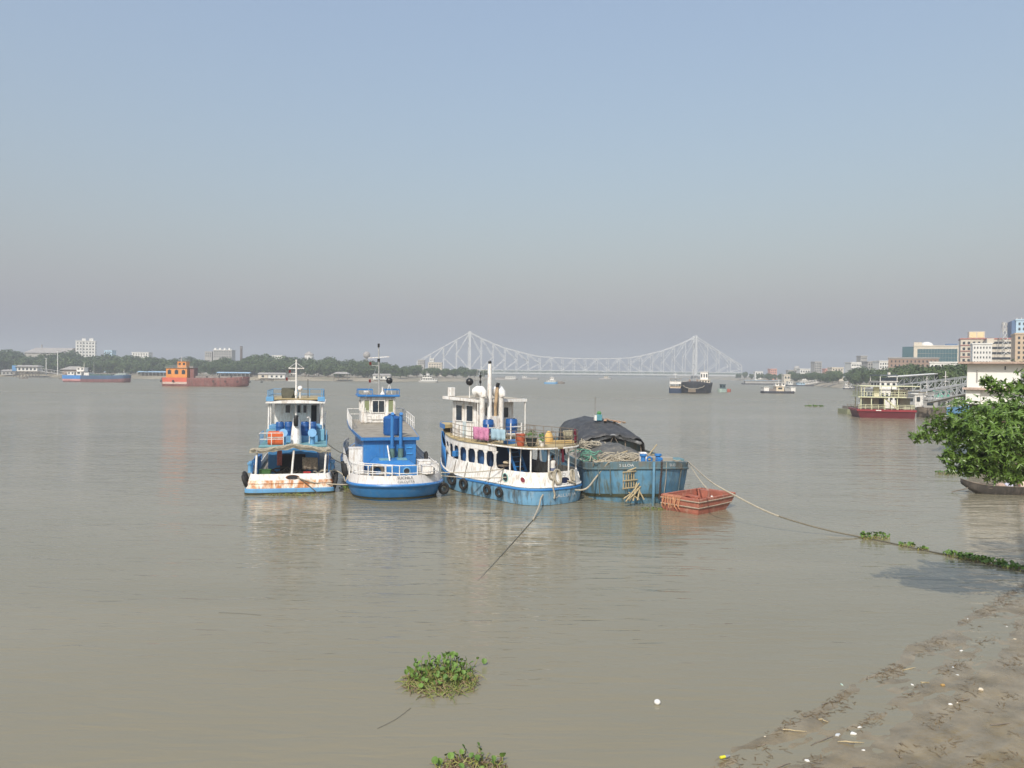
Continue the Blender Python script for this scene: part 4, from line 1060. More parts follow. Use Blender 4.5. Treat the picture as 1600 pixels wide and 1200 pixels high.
# side walls: header band and pillars leave the arched openings free
up=[(x*.905,L3/2+(y-L3/2)*.965,0) for x,y in pl3]
def side_pt(s,y):
    c=[(abs(x),yy) for x,yy,_ in up if x*s>=-1e-6]; c.sort(key=lambda p:p[1])
    for (x0,y0),(x1,y1) in zip(c[:-1],c[1:]):
        if y0<=y<=y1 and y1>y0: return V((s*(x0+(x1-x0)*(y-y0)/(y1-y0)),y,0))
    return V((s*c[-1][0],y,0))
ys3=[4.2+.3*k for k in range(27)]
for s in (-1,1):
    rows=[[side_pt(s,y)+V((0,0,3.22+sh3(y))) for y in ys3],[side_pt(s,y)+V((0,0,3.62+sh3(y))) for y in ys3]]
    g=G(); g.sheet(rows); o=g.obj('header_band',M_L3W,b3); o.modifiers.new('t','SOLIDIFY').thickness=.07
    edges=[4.3,5.35,6.4,7.45,8.5,9.5,10.5,11.5]
    for k,y in enumerate(edges):
        prof=[(2.08,.32),(2.3,.14),(2.6,.09),(3.0,.11),(3.26,.32)]
        rows=[[side_pt(s,min(y+d*w_,11.95))+V((0,0,z+sh3(y))) for d in (-1,0,1)] for z,w_ in prof]
        g=G(); g.sheet(rows); o=g.obj('window_pillar',M_L3W,b3); o.modifiers.new('t','SOLIDIFY').thickness=.06
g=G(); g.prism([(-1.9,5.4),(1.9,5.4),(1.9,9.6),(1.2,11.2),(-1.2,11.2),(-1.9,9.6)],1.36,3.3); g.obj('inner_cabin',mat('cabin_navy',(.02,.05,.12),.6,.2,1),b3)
for k,y in enumerate((6.4,8.3,9.3)): G().box(-2.02,-1.92,y-.3,y+.3,1.5,3.1).obj('cabin_door',mat('cabin_blue',(.03,.10,.25),.5),b3)
# upper deck
ud=[(x*.93,L3/2+(y-L3/2)*.97) for x,y in pl3]
G().loft([[(x,y,z+sh3(y)*1.1) for x,y in ud] for z in (3.63,3.72)],True,True,True).obj('upper_deck',M_DECKTAN,b3)
edge_tube(b3,'deck_edge',M_CLEANW,pl3,3.66,.932,.055,lambda y: sh3(y)*1.1,.9705,lambda p:p.y<5.2)
for x,y in ((-2.05,1.1),(-.9,.62),(.9,.62),(2.05,1.1),(-2.3,2.9),(2.3,2.9)):
    G().tube([(x,y,2.05),(x,y,3.64)],.06,8).obj('stern_post',M_CLEANW,b3,True)
for x in (.55,.7): G().tube([(x,1.5,1.4),(x,1.5,3.62)],.035,6).obj('stern_stanchion',M_CLEANW,b3)
# blue companion ladder
st=G(); 
for x in (-1.75,-.85): st.beam((x,2.6,1.36),(x,3.9,3.7),.05,.2)
st=st.obj('stairway',M_BLUE,b3)
for k in range(7): G().box(-1.75,-.85,2.62+.18*k,2.85+.18*k,1.62+.31*k,1.66+.31*k).obj('tread',M_BLUE,st)
G().tube([(-1.85,2.4,1.5),(-1.95,2.2,3.62)],.03,6).obj('stair_rail',M_CLEANW,st)
G().cbox(-1.85,-.75,3.6,4.2,3.74,4.0,.02).obj('hatch_cover',M_BLUE,b3)
# bow: raised blue bulwark curling round the foredeck, dark opening behind
bp=[p for p in pl3 if p[1]>10.6]
def bowring(sc_,z): return [V((x*sc_*.97,L3/2+(y-L3/2)*(.985+.01*sc_),z+1.0*max(0,(y-10.6)/3.6)**1.3*(1 if z>2 else .4))) for x,y in bp]
g=G(); g.sheet([bowring(1.0,1.2),bowring(1.03,2.2),bowring(1.05,2.9)]); o=g.obj('bow_bulwark',M_BLUE,b3,60); o.modifiers.new('t','SOLIDIFY').thickness=.06
g=G(); g.prism([(-1.7,11.3),(1.7,11.3),(1.0,12.9),(.2,13.9),(-.2,13.9),(-1.0,12.9)],3.9,4.15); o=g.obj('foredeck',mat('foredeck_tan',(.46,.36,.18),.8,.12,1),b3); o.location=(0,0,.45)
g=G(); g.sheet([[(x*1.04,y+.05,4.3) for x,y in [(-1.7,11.3),(-1.0,12.9),(-.2,13.9),(.2,13.9),(1.0,12.9),(1.7,11.3)]],[(x*1.04,y+.05,4.64) for x,y in [(-1.7,11.3),(-1.0,12.9),(-.2,13.9),(.2,13.9),(1.0,12.9),(1.7,11.3)]]]); o=g.obj('foredeck_edge',M_BLUE,b3); o.modifiers.new('t','SOLIDIFY').thickness=.06
G().box(-1.2,1.2,11.0,11.3,3.7,4.3).obj('bow_step',M_DARK,b3)
# wheelhouse
ow=G().cbox(-1.75,1.75,7.4,10.3,3.78,6.45,.03).obj('wheelhouse',M_L3W,b3)
for y in (8.1,9.4): window(b3,(-1.77,y,5.6),.75,1.1,'-x',M_CLEANW,M_WIN)
window(b3,(-.95,7.38,5.65),.95,.75,'-y',M_CLEANW,M_WIN,.05,1); window(b3,(.75,7.38,5.65),.9,.75,'-y',M_CLEANW,M_WIN,.05,1)
G().box(-1.79,-1.75,8.55,8.95,3.9,5.0).obj('door_panel',mat('pale_blue_door',(.5,.58,.6),.6),b3)
G().box(-1.6,-.4,7.34,7.39,4.0,4.9).obj('panel',M_CLEANW,b3)
G().loft([[(-2.3,6.5,6.46),(2.3,6.5,6.46),(2.3,10.8,6.6),(-2.3,10.8,6.6)],[(-2.3,6.5,6.66),(2.3,6.5,6.66),(2.3,10.8,6.8),(-2.3,10.8,6.8)]]).obj('wheelhouse_roof',M_CLEANW,b3)
g=G(); g.sheet([[(-2.1,6.7,6.68),(2.1,6.7,6.68)],[(-2.1,10.6,6.81),(2.1,10.6,6.81)]]); g.obj('roof_deck',mat('roof_beige',(.42,.37,.29),.85,.15,1.5),b3)
G().cbox(-2.2,-1.8,9.9,10.3,6.8,7.45,.02).obj('signal_box',M_CLEANW,b3)
for x,y in ((-2.2,6.6),(2.2,6.6)): G().tube([(x,y,3.75),(x,y,6.45)],.05,6).obj('roof_post',M_CLEANW,b3)
for x in (-2.05,-.35):
    g=G(); g.tube([(x,6.3,3.75),(x,6.3,6.9),(x,6.28,7.05)],[.2,.2,.24],12); g.tube([(x+.05,6.2,6.85),(x,6.28,7.12),(x-.02,6.45,7.26),(x-.05,6.7,7.25),(x-.05,6.9,7.15)],[.24,.32,.38,.40,.40],14)
    g.obj('cowl_vent',M_CLEANW,b3,True)
    e=g=G().lathe([(.36,-.02),(.36,.02)],n=14,axis='Y').obj('cowl_mouth',M_DARK,b3); e.location=(x-.05,6.9,7.14); e.rotation_euler=(R(-30),0,0)
G().tube([(-1.25,6.5,3.75),(-1.25,6.5,6.6),(-1.25,6.5,9.2)],[.2,.18,.13],12).obj('mast',M_CLEANW,b3,True)
G().ball((-1.25,6.5,9.3),.13,10,6).obj('masthead_lamp',M_BLACKP,b3,True)
g=G(); g.tube([(-.85,6.25,4.4),(-.9,6.25,6.2),(-.8,6.25,7.1),(-.75,6.25,7.6)],[.1,.12,.12,.1],8); g.obj('exhaust_pipe',mat('scorched_pipe',(.42,.30,.18),.8,.25,3,(.12,.08,.05),.7,(3,3,1),.5),b3,True)
G().tube([(-.77,6.25,7.55),(-.7,6.2,7.85)],.13,8).obj('exhaust_cap',M_BLACKP,b3,True)
G().loft([[(-1.75,6.1,3.74),(-.45,6.1,3.74),(-.45,7.1,3.74),(-1.75,7.1,3.74)],[(-1.5,6.1,5.5),(-.7,6.1,5.5),(-.7,7.0,5.5),(-1.5,7.0,5.5)]]).obj('funnel_casing',M_L3W,b3)
G().tube([(-1.7,7.0,6.7),(-1.7,7.0,8.6)],.03,6).obj('aerial_pole',M_BLACKP,b3)
for z in (7.4,7.9,8.3): G().tube([(-1.7,7,z-.1),(-1.7,7,z+.1)],.08,8).obj('navigation_lamp',M_BLACKP,b3)
G().beam((-2.0,7,8.75),(-1.25,6.5,8.75),.04,.05).obj('mast_yard',M_GALV,b3)
for x in (-2.0,-1.45): G().tube([(x,7,6.75),(x,7,8.7)],.02,5).obj('yard_stay',M_GALV,b3)
G().ball((-1.9,8.0,7.9),.28,14,8).obj('day_ball',M_BLACKP,b3,True); G().tube([(-1.9,8.0,6.75),(-1.9,8.0,7.7)],.035,6).obj('ball_post',M_CLEANW,b3)
# thin brown rails along the upper deck
rp3=[(x*.96,y,3.74+sh3(y)*1.1) for x,y in ud]
left=[p for p in rp3 if p[0]<0 and .5<p[1]<10.4]; left.sort(key=lambda p:-p[1])
rail(b3,left,1.0,M_STEELR,3,.8,.022)
aft=[p for p in rp3 if p[1]<=1.1]; aft.sort(key=lambda p:p[0]); rail(b3,aft,1.0,M_STEELR,3,.8,.022)
right=[p for p in rp3 if p[0]>0 and .5<p[1]<10.4]; right.sort(key=lambda p:p[1]); rail(b3,right,1.0,M_STEELR,3,.9,.022)
rail(b3,[(-2.2,5.6,3.74),(2.2,5.6,3.74)],1.0,M_STEELR,3,.8,.022)
# drums in a white stand
for x,lab in ((-1.7,'blue drum in the white stand on the launch, left of its funnel'),(.35,'blue drum in the white stand on the launch, right of its funnel')):
    drum(local(b3,(x,5.95 if x>0 else 6.1,4.28)),lab,.42,1.0)
    for dx in (-.5,.5): G().box(x+dx-.03,x+dx+.03,5.4,5.46,3.74,5.0).obj('drum_stand_post',M_CLEANW,b3)
    G().box(x-.55,x+.55,5.4,5.46,4.72,4.78).obj('drum_stand_bar',M_CLEANW,b3); G().box(x-.55,x+.55,5.4,6.5,4.2,4.27).obj('drum_stand_shelf',M_CLEANW,b3)
# portholes and stern fairlead
def stern3(u,v,off=.02):
    """u metres round the stern from the centreline, v height above the deck edge"""
    z=1.2+v; k=min(1,max(0,v/.9)); sx=.985-.08*k; sy=.993-.028*k
    pts=[(x*sx,L3/2+(y-L3/2)*sy) for x,y in pl3 if x>=0]; pts=[(x,y) for x,y in pts if y<9]
    pts.sort(key=lambda p:(p[1],p[0]))
    s=1 if u>=0 else -1; u=abs(u); acc=0
    for (x0,y0),(x1,y1) in zip(pts[:-1],pts[1:]):
        l=math.hypot(x1-x0,y1-y0)
        if acc+l>=u:
            t=(u-acc)/l; nx,ny=(y1-y0)/l,-(x1-x0)/l
            return V((s*(x0+(x1-x0)*t+nx*off),y0+(y1-y0)*t+ny*off,z))
        acc+=l
    return V((s*pts[-1][0],pts[-1][1],z))
def porthole(root,f,u,v,w_,h_,rim,fill,name='porthole'):
    n=18; ring=[f(u+w_*cos(2*pi*k/n),v+h_*sin(2*pi*k/n)) for k in range(n)]
    o=G().tube(ring+[ring[0]],.03,5).obj(name,rim,root,True)
    g=G(); c=f(u,v); g.add([c]+ring,[(0,k+1,(k+1)%n+1) for k in range(n)]); g.obj('porthole_glass',fill,o)
porthole(b3,stern3,-2.95,.42,.19,.19,M_CLEANW,mat('maroon_dark',(.16,.02,.03),.4),'porthole')
porthole(b3,stern3,-4.55,.42,.26,.26,mat('green_rim',(.2,.4,.36),.6),M_DARK)
porthole(b3,stern3,2.1,.5,.17,.2,M_CLEANW,M_DARK)
porthole(b3,stern3,.05,.35,.48,.22,M_CLEANW,mat('navy_dark',(.01,.015,.05),.5),'fairlead')
letters('lettering','S     O  A',.30,stern3,mat('grey_lettering',(.38,.37,.38),.7),b3,-.05,.62,1.5)
letters('lettering','CALCUTTA',.34,lambda u,v: stern3(u,v,.03+.02*(v>-.3)),mat('white_lettering',(.6,.62,.62),.6),b3,.1,-.72,1.15)
# lean lines of things aboard
def rl(y,s=-1,dz=1.0):
    p=side_pt(s,y); return local(b3,(p.x*.985,y,3.76+sh3(y)*1.1+dz))
cloth('hanging_cloth','pink and white patterned cloth on the launch rail',rl(6.75),rl(5.0),.85,mat('pink_pattern_cloth',(.55,.22,.36),.9,.1,3,(.28,.02,.12),.9,(5,5,5),.52))
cloth('hanging_cloth','pale blue towel on the launch rail beside the pink cloth',rl(4.75),rl(3.2),.72,mat('pale_blue_towel',(.32,.46,.54),.95,.1,3))
cloth('hanging_cloth','maroon patterned cloth on the stern rail of the launch',local(b3,(1.35,.58,4.76)),local(b3,(2.3,1.4,4.76)),.85,mat('maroon_pattern_cloth',(.30,.03,.06),.9,.1,3,(.6,.25,.3),.7,(7,7,7),.56))
cloth('hanging_cloth','faded cream cloth on the stern rail of the launch',local(b3,(.2,.45,4.76)),local(b3,(1.2,.55,4.76)),.5,mat('cream_cloth',(.42,.38,.26),.95,.15,3))
M_POT = mat('terracotta',(.42,.10,.05),.7,.12,4); M_PLEAF=leaf_mat('pot_plant_leaf',(.05,.12,.03),(.12,.22,.05))
def pot(world,label,r,h,m,cat='pot',leaves=0):
    t=thing('plant_pot' if leaves else 'clay_pot',label,cat,world)
    G().lathe([(r*.65,0),(r*.95,h*.5),(r,h*.85),(r*1.08,h*.88),(r*1.08,h),(r*.9,h)],n=16).obj('pot',m,t,True)
    if leaves:
        g=G(); rr=random.Random(leaves)
        for k in range(60):
            a=rr.uniform(0,6.3); q=rr.uniform(.05,r*1.3); c=V((q*cos(a),q*sin(a),h+rr.uniform(0,.45))); s=rr.uniform(.07,.13); nn=V((cos(a),sin(a),.8)).normalized(); u=nn.orthogonal().normalized(); v=nn.cross(u)
            g.add([c-u*s*.4,c-v*s,c+u*s*.4,c+v*s],[(0,1,2,3)])
        g.obj('leaves',M_PLEAF,t)
    return t
def dk(x,y): return local(b3,(x,y,3.74))
pot(dk(-1.9,2.3),'red earthen pot on the launch upper deck',.34,.8,M_POT)
pot(dk(-1.45,1.75),'dark bucket with greenery beside the red pot on the launch',.36,.55,mat('dark_bucket',(.03,.035,.035),.6),'pot',3)
pot(dk(-.95,1.25),'small white pot with a leafy plant on the launch upper deck',.22,.4,M_CLEANW,'potted plant',5)
t=thing('sack','orange-yellow sack on the launch upper deck behind the stair hatch','sack',dk(.9,2.6),R(40)); g=G(); g.loft([[(a*cos(2*pi*k/12)*(1+.12*sin(k*2.3)),b*sin(2*pi*k/12),z) for k in range(12)] for a,b,z in ((.3,.25,0),(.36,.3,.2),(.33,.26,.5),(.2,.16,.75),(.1,.08,.85))]); g.obj('body',mat('yellow_sack',(.62,.40,.14),.8,.15,4),t,True)
t=thing('plank_stack','yellow boards lying on the launch stern deck','boards',dk(1.7,2.2),R(20))
for k in range(3): G().box(-.9,.9,-.2+.03*k,.2,.03+.06*k,.08+.06*k).obj('board',mat('yellow_board',(.55,.40,.17),.8,.15,4),t)
t=tag(G().cbox(-.2,.2,-.2,.2,0,.42,.05).obj('water_can',M_BLUE),'small blue can in a side window of the launch','can'); t.location=local(b3,(-2.22,9.2,2.42)); t.rotation_euler=(0,0,R(40))
cloth('hanging_shirt','pink shirt hanging under the launch stern awning',local(b3,(1.25,1.7,3.45)),local(b3,(1.6,1.9,3.45)),.95,mat('pink_shirt',(.62,.10,.16),.9,.1,4),'shirt')
cloth('hanging_cloth','black cloth hanging under the launch stern awning',local(b3,(1.85,2.2,3.5)),local(b3,(2.3,2.5,3.5)),.6,mat('black_cloth',(.015,.015,.02),.9))
t=thing('table','low table with bundles under the launch side canopy','table',local(b3,(-1.5,4.2,1.35)),R(40))
G().box(-.6,.6,-.35,.35,.85,.92).obj('top',M_TIMB,t)
for x in (-.5,.5):
    for y in (-.28,.28): G().box(x-.04,x+.04,y-.04,y+.04,0,.85).obj('leg',M_TIMB,t)
t=tag(G().ball((0,0,.14),.28,12,6,.5).obj('cloth_bundle',mat('beige_cloth',(.5,.42,.3),.9,.15,5),None,True),'beige cloth bundle on the low table of the launch','bundle'); t.location=local(b3,(-1.5,4.2,2.28))
# rope coils over the stern
def hung_coil(label,u,v,w_,h_,turns,seed,r=.035):
    rr=random.Random(seed); pts=[]
    for k in range(turns*16):
        a=2*pi*k/16; s=1+.18*sin(seed+k*.37); p=stern3(u+w_*s*cos(a)+.05*sin(k*.21),v+h_*s*sin(a)-.12*(1-sin(a))*rr.uniform(.8,1.1),.07+.05*sin(k*.5+seed)); pts.append(local(b3,p))
    return rope('rope_coil',label,pts,r,M_ROPE,'rope',None,6)
hung_coil('thick pale rope coil hung over the launch stern rail',-.55,.70,.26,.34,6,1,.045)
hung_coil('smaller rope coil hung over the launch stern near its right corner',.85,.76,.16,.26,4,4,.035)
hung_coil('greenish rope bundle on the launch stern bulwark',-1.0,.86,.18,.13,4,9,.04)
pts=[local(b3,stern3(-.95+.06*sin(k*.9),.85-.16*k,.09)) for k in range(11)]
rope('hanging_rope','knotted rope hanging down the launch stern',pts,.06)
for k,(y,z,r0) in enumerate(((3.3,.62,.36),(4.6,.62,.36),(7.3,.7,.42),(8.9,.85,.46))):
    p=side_pt(-1,y); tyre(local(b3,(p.x*1.12-.12,y,z)),r0,'black tyre fender on the left side of the launch, %s from its stern'%('first','second','third','fourth')[k],'X',(0,0,R(H3+6)))
    rope('fender_line','thin line holding the %s tyre on the launch side'%('first','second','third','fourth')[k],[local(b3,(p.x*1.1-.08,y,z+r0*.9)),local(b3,(p.x*1.06-.03,y+.05,1.6)),local(b3,(p.x*1.02,y,2.2))],.02,M_WETROPE)

# ================================================================== BLUE BARGE
S4 = W(1020,790); H4=8; b4 = thing('cargo_barge','weathered blue barge with bluff bow, loaded with tarpaulins and rope, right of the launch','barge',S4,R(H4))
pl4 = plan(26,7.4,1.75,4.0,.8,2.2,14,8,5); sh4=lambda y: .55*max(0,(5-y)/5)**1.3
M_BARGE = mat('barge_blue',(.11,.28,.44),.65,.18,.8,(.10,.12,.09),.85,(1.3,1.3,.22),.47,bump=.3,bscale=1.6,stain2=(.20,.32,.38),amt2=.6,s2scale=(.9,.9,.7))
M_BARGE2 = mat('barge_top_plate',(.10,.17,.20),.7,.2,1,(.12,.11,.08),.8,(1.5,1.5,.4),.48,stain2=(.18,.14,.09),amt2=.6)
band(b4,'hull',M_BARGE,pl4,[(-.9,.9,.93),(0,.94,.965),(1.0,.97,.985),(1.86,.995,.997)],sh4,cap0=True,ym=14)
band(b4,'top_strake',M_BARGE2,pl4,[(1.9,1.0,1.0),(2.32,1.0,1.0),(2.34,.975,.99),(2.1,.975,.99)],sh4,ym=14)
band(b4,'waterline_scum',M_GROWTH,pl4,[(-.05,.942,.9665),(.16,.949,.97)],sh4,ym=14)
edge_tube(b4,'rubbing_bar',M_BARGE2,pl4,1.88,1.003,.06,sh4)
band(b4,'deck',M_DECKGREY,pl4,[(2.0,.97,.985),(2.12,.97,.985)],sh4,True,True,False,ym=14)
G().beam((0,-.06,-.3),(0,-.1,2.85),.14,.12).obj('stem_bar',M_BARGE,b4)
def bow4(u,v,off=.03):
    pts=[(x,y) for x,y in pl4 if x>=0 and y<9]; pts.sort(key=lambda p:(p[1],p[0])); s=1 if u>=0 else -1; u=abs(u); acc=0
    for (x0,y0),(x1,y1) in zip(pts[:-1],pts[1:]):
        l=math.hypot(x1-x0,y1-y0)
        if acc+l>=u and l>0:
            t=(u-acc)/l; y=y0+(y1-y0)*t; nx,ny=(y1-y0)/l,-(x1-x0)/l
            k=1.0-.03*max(0,(1.9-v)/.9) if v<1.9 else 1.0
            return V((s*(x0+(x1-x0)*t)*k+s*nx*off, 14+(y-14)*(1-.012*max(0,(1.9-v))) + ny*off, v+sh4(y)))
        acc+=l
    return V((s*pts[-1][0],pts[-1][1],v))
M_WL=mat('worn_white_lettering',(.62,.64,.63),.7,.1,5)
letters('lettering','S LLOA',.26,lambda u,v: bow4(u,v),M_WL,b4,-1.75,2.02,1.2)
letters('lettering','SUD',.26,lambda u,v: bow4(u,v),M_WL,b4,1.55,2.02,1.2)
for u in (-3.9,-2.9,2.6): 
    G().tube([bow4(u,v,.05) for v in (0.1,.8,1.5,2.2)],.04,5).obj('hull_frame',M_BARGE2,b4)
for k in range(26):
    z=2.35-.1*k
    if z<-.2: break
    o=G().torus((0,0,0),.055,.02,'X' if k%2 else 'Y',10,5).obj('chain_link',mat('chain_iron',(.07,.045,.035),.8,.3,6),b4); p=bow4(.55,z,.1); o.location=p; o.scale=(1,1,1.35)
G().tube([bow4(.95,2.3,.06),bow4(.97,1.2,.1),bow4(.95,.15,.08)],.025,5).obj('bow_line',M_ROPE,b4)
for x,y in ((-.4,.9),(.65,1.0)):
    G().lathe([(.2,0),(.17,.1),(.16,.5),(.24,.55),(.24,.68)],(x,y,2.6),12).obj('bollard',M_BLUE,b4,True)
o=G().torus((-.1,.5,2.95),.16,.06,'Y',14,6).obj('fairlead',M_BLUE,b4,True)
G().cbox(.4,.75,.3,.6,2.75,3.1,.04).obj('chain_stopper',M_BLUE,b4)
G().cbox(-.35,.1,1.6,2.1,2.5,3.3,.03).obj('winch_post',M_CLEANW,b4)
G().cbox(.6,2.0,1.8,3.0,2.4,2.95,.04).obj('deck_locker',mat('locker_grey',(.30,.28,.24),.8,.2,2),b4)
G().cbox(1.9,3.1,2.6,3.6,2.3,2.75,.04).obj('deck_locker',mat('locker_teal',(.12,.22,.25),.8,.2,2),b4)
# low tarpaulin mound and the big tarpaulin roof
M_TARP=mat('black_tarpaulin',(.045,.045,.046),.55,.25,.9,(.14,.13,.12),.6,(1.2,1.2,1.2),.52,bump=.7,bscale=3.5)
def mound(name,label,x0,x1,y0,y1,zb,zt,seed,ridge=.35,parent=None,fold=.12):
    g=G(); rows=[]; n,m=34,30
    for j in range(m+1):
        v=j/m; row=[]
        for i in range(n+1):
            u=i/n; e=min(1,min(u,1-u)/ridge)*min(1,min(v,1-v)/.22); e=e**.6
            z=zb+(zt-zb)*e*(1-.35*abs(2*u-1)**1.5)+fold*noise.noise((u*9+seed,v*7,seed))*e+.05*noise.noise((u*26,v*22+seed,3))
            row.append((x0+(x1-x0)*u+.08*noise.noise((u*8,v*8,seed)),y0+(y1-y0)*v,z))
        rows.append(row)
    g.sheet(rows); return g
o=tag(mound('t','',-3.2,1.5,4.0,10.8,2.2,3.35,2,.3).obj('cargo_tarpaulin',mat('grey_cargo_tarp',(.09,.09,.085),.75,.25,1,(.22,.20,.16),.6,(1.2,1.2,1.2),.5,bump=.8,bscale=4),None,75),'low grey tarpaulin heap on the barge in front of the black tarpaulin roof','tarpaulin'); o.location=S4; o.rotation_euler=(0,0,R(H4))
hut=thing('tarpaulin_shelter','black tarpaulin shelter with torn eaves covering the barge hold','shelter',local(b4,(0,0,2.12)),R(H4))
g=G(); rows=[]
for j in range(20):
    v=j/19; row=[]
    for i in range(41):
        u=i/40; xx=-2.1+5.2*u; y=11.5+9.5*v
        z=1.0+1.6*max(0,1-abs((xx-.45)/2.9)**2.5)*min(1,.40+v*1.5)*(1-.10*v)+.16*noise.noise((xx*1.1,y*.9,1))+.09*noise.noise((xx*2.6,y*2.6,2))
        if j==0: z-=.10+.16*abs(noise.noise((xx*2.2,0,6))); y-=.3
        if i in (0,40): z-=1.0
        row.append((xx,y,z))
    rows.append(row)
g.sheet(rows); o=g.obj('roof_sheet',M_TARP,hut,75); o.modifiers.new('t','SOLIDIFY').thickness=.03
g=G(); rows=[[(-1.9+4.8*i/24,11.45+.08*noise.noise((i*.7,0,0)),1.02+.62*max(0,1-abs((-2.4+4.8*i/24)/2.3))-.16*k/3+.08*noise.noise((i*.9,k,5))-(.1 if k==3 else 0)) for i in range(25)] for k in range(4)]
g.sheet(rows); o=g.obj('gable_flap',mat('pale_tarp_lining',(.30,.31,.32),.6,.2,2,(.06,.06,.06),.7,(3,3,3),.5),hut,75); o.modifiers.new('t','SOLIDIFY').thickness=.02
for x in (-1.8,-.6,.4,1.6,2.9): G().tube([(x,11.7,0),(x*.96,11.7,1.05)],.05,6).obj('post',M_TIMB,hut)
for a,b in (((-.1,11.4,.3),(.5,11.4,1.5)),((1.2,11.4,.3),(.5,11.4,1.5))): G().tube([a,b],.035,6).obj('strut',M_TIMB,hut)
G().box(-2.0,3.0,12.3,20.8,0,1.0).obj('hold_coaming',M_BARGE2,hut)
g=G(); g.yprism([(-1.9,1.01),(2.8,1.01),(2.2,1.3),(.45,1.5),(-1.4,1.3)],11.9,20.6); g.obj('dark_cargo_fill',M_DARK,hut)  # cargo mass added near-black, painting in the shade inside the shelter
for k in range(7):
    x=.2+.3*k; t=thing('plank','weathered plank on top of the black tarpaulin shelter, %s of the pile'%('leftmost','second','third','fourth','fifth','sixth','rightmost')[k],'plank',local(b4,(x+.6,15.2+.1*k,4.62+.03*((k*3)%4)-.05*k)),R(H4+75+9*(k%3)),'planks on the shelter'); G().box(-1.0,1.0,-.12,.12,0,.06).obj('board',mat('plank_%d'%(k%2),((.45,.28,.18),(.34,.25,.17))[k%2],.9,.2,3),t)
t=thing('stove_box','small blue and white tin box with green top on the shelter roof','tin box',local(b4,(.1,14.6,4.64)),R(H4)); G().cbox(-.22,.22,-.2,.2,0,.5,.03).obj('body',mat('teal_tin',(.10,.28,.34),.6,.2,4),t); G().box(-.42,-.23,-.15,.15,0,.45).obj('side_panel',M_CLEANW,t); G().lathe([(.15,.5),(.2,.62),(.1,.78)],n=10).obj('top',mat('green_tin',(.08,.25,.08),.7),t)
G().tube([(-.35,0,.4),(-.35,0,2.0)],.02,5).obj('stick',M_TIMB,t)
# rope heaps on the fore deck, poles
def heap(label,cx,cy,z,rx,ry,n,seed,m=M_ROPE,r=.04,hh=.5,at=S4,hd=H4):
    rr=random.Random(seed); g=G()
    for k in range(n):
        a=rr.uniform(0,6.3); pts=[]; c=V((cx+rr.uniform(-rx,rx)*.7,cy+rr.uniform(-ry,ry)*.7,z+rr.uniform(0,hh)))
        R0=rr.uniform(.25,.7)
        for i in range(14): pts.append(c+V((R0*cos(a+i*.42)*1.5,R0*sin(a+i*.42)*.8,.10*sin(i*.9+k)+.02*i*rr.uniform(-1,1))))
        g.tube(pts,r,5)
    o=tag(g.obj('rope_heap',m,None,True),label,'rope'); o.location=at; o.rotation_euler=(0,0,R(hd)); return o
heap('tangled pale ropes heaped across the barge fore deck',-1.4,2.9,2.45,1.7,1.0,26,3,hh=.55)
heap('loose rope pile at the right bow rail of the barge',1.7,2.6,2.3,.7,.6,10,5,hh=.3)
heap('rope and netting thrown over the left of the grey tarpaulin',-2.4,8.2,3.0,.8,1.0,12,8,hh=.4)
heap('green rope lying between the launch and the barge tarpaulin',-3.2,5.0,2.5,.6,1.0,8,12,mat('green_rope',(.12,.30,.22),.9,.2,8),.03,.5)
M_DNET=mat('dark_net',(.07,.06,.045),.9,.3,5)
heap('dark net and rope heap on the stern deck of the blue tug',-1.0,2.6,1.02,.7,.5,14,41,M_DNET,.045,.3,S2,14.3)
heap('brown rope heap right of the bollards on the blue tug',1.6,2.5,1.02,.5,.5,10,42,M_ROPE,.035,.25,S2,14.3)
heap('dark rope pile on the working deck of the leftmost tug',.2,2.3,.85,1.3,.6,16,43,M_DNET,.045,.5,S1,13)
heap('grey rope coiled on the right side deck of the leftmost tug',2.2,2.2,.95,.4,.7,8,44,M_ROPE,.03,.4,S1,13)
for k,(a,b) in enumerate((((-3.0,2.6,2.5),(1.6,4.2,2.9)),((-2.8,3.2,2.6),(.8,2.4,2.75)),((-3.4,3.0,2.4),(-.4,4.6,3.1)),((.2,2.6,2.6),(1.9,5.0,3.5)))):
    tag(G().tube([local(b4,a),local(b4,b)],.05,7).obj('bamboo_pole',mat('bamboo',(.42,.34,.20),.7,.2,6,(.2,.15,.08),.6,(6,6,6),.5)),('longest bamboo pole across the barge fore deck','shorter pole lying under the longest pole on the barge','pole slanting towards the launch on the barge deck','pole sticking up right of the rope heap on the barge')[k],'pole','poles on the barge deck')
# bamboo fender frame hung on the bow
MB_=mat('bamboo',(0,0,0)); t=thing('bamboo_lattice','broken bamboo lattice hanging against the barge bow','lattice',local(b4,bow4(-1.15,0,.25)),R(H4+28))
for k in range(9): G().tube([(-1.0+.24*k,0,.55+.03*(k%3)),(-1.0+.24*k+.03*(k%2),.02,1.75-.02*k)],.035,6).obj('upright',MB_,t)
for z in (.65,1.15,1.70): G().tube([(-1.1,-.06,z),(1.05,-.06,z+.03*sin(z*5))],.045,6).obj('cross_bar',MB_,t)
G().tube([(-.6,.05,1.75),(.2,-.15,1.98),(1.0,-.1,1.85)],.05,6).obj('top_pole',MB_,t)
for k,(a,b) in enumerate((((-1.1,-.35,-.15),(.4,-.1,.95)),((-.9,-.45,-.1),(.55,-.1,.75)),((-1.25,-.3,.05),(.2,-.15,.55)),((-.5,-.4,-.15),(.1,-.1,.9)),((.5,-.4,-.15),(.2,-.1,.6)),((-.2,-.5,-.12),(.35,-.15,.5)),((-1.0,-.5,.02),(-.2,-.3,.3)),((.0,-.45,-.1),(-.7,-.2,.4)))): G().tube([a,b],.05,6).obj('loose_pole',MB_,t)

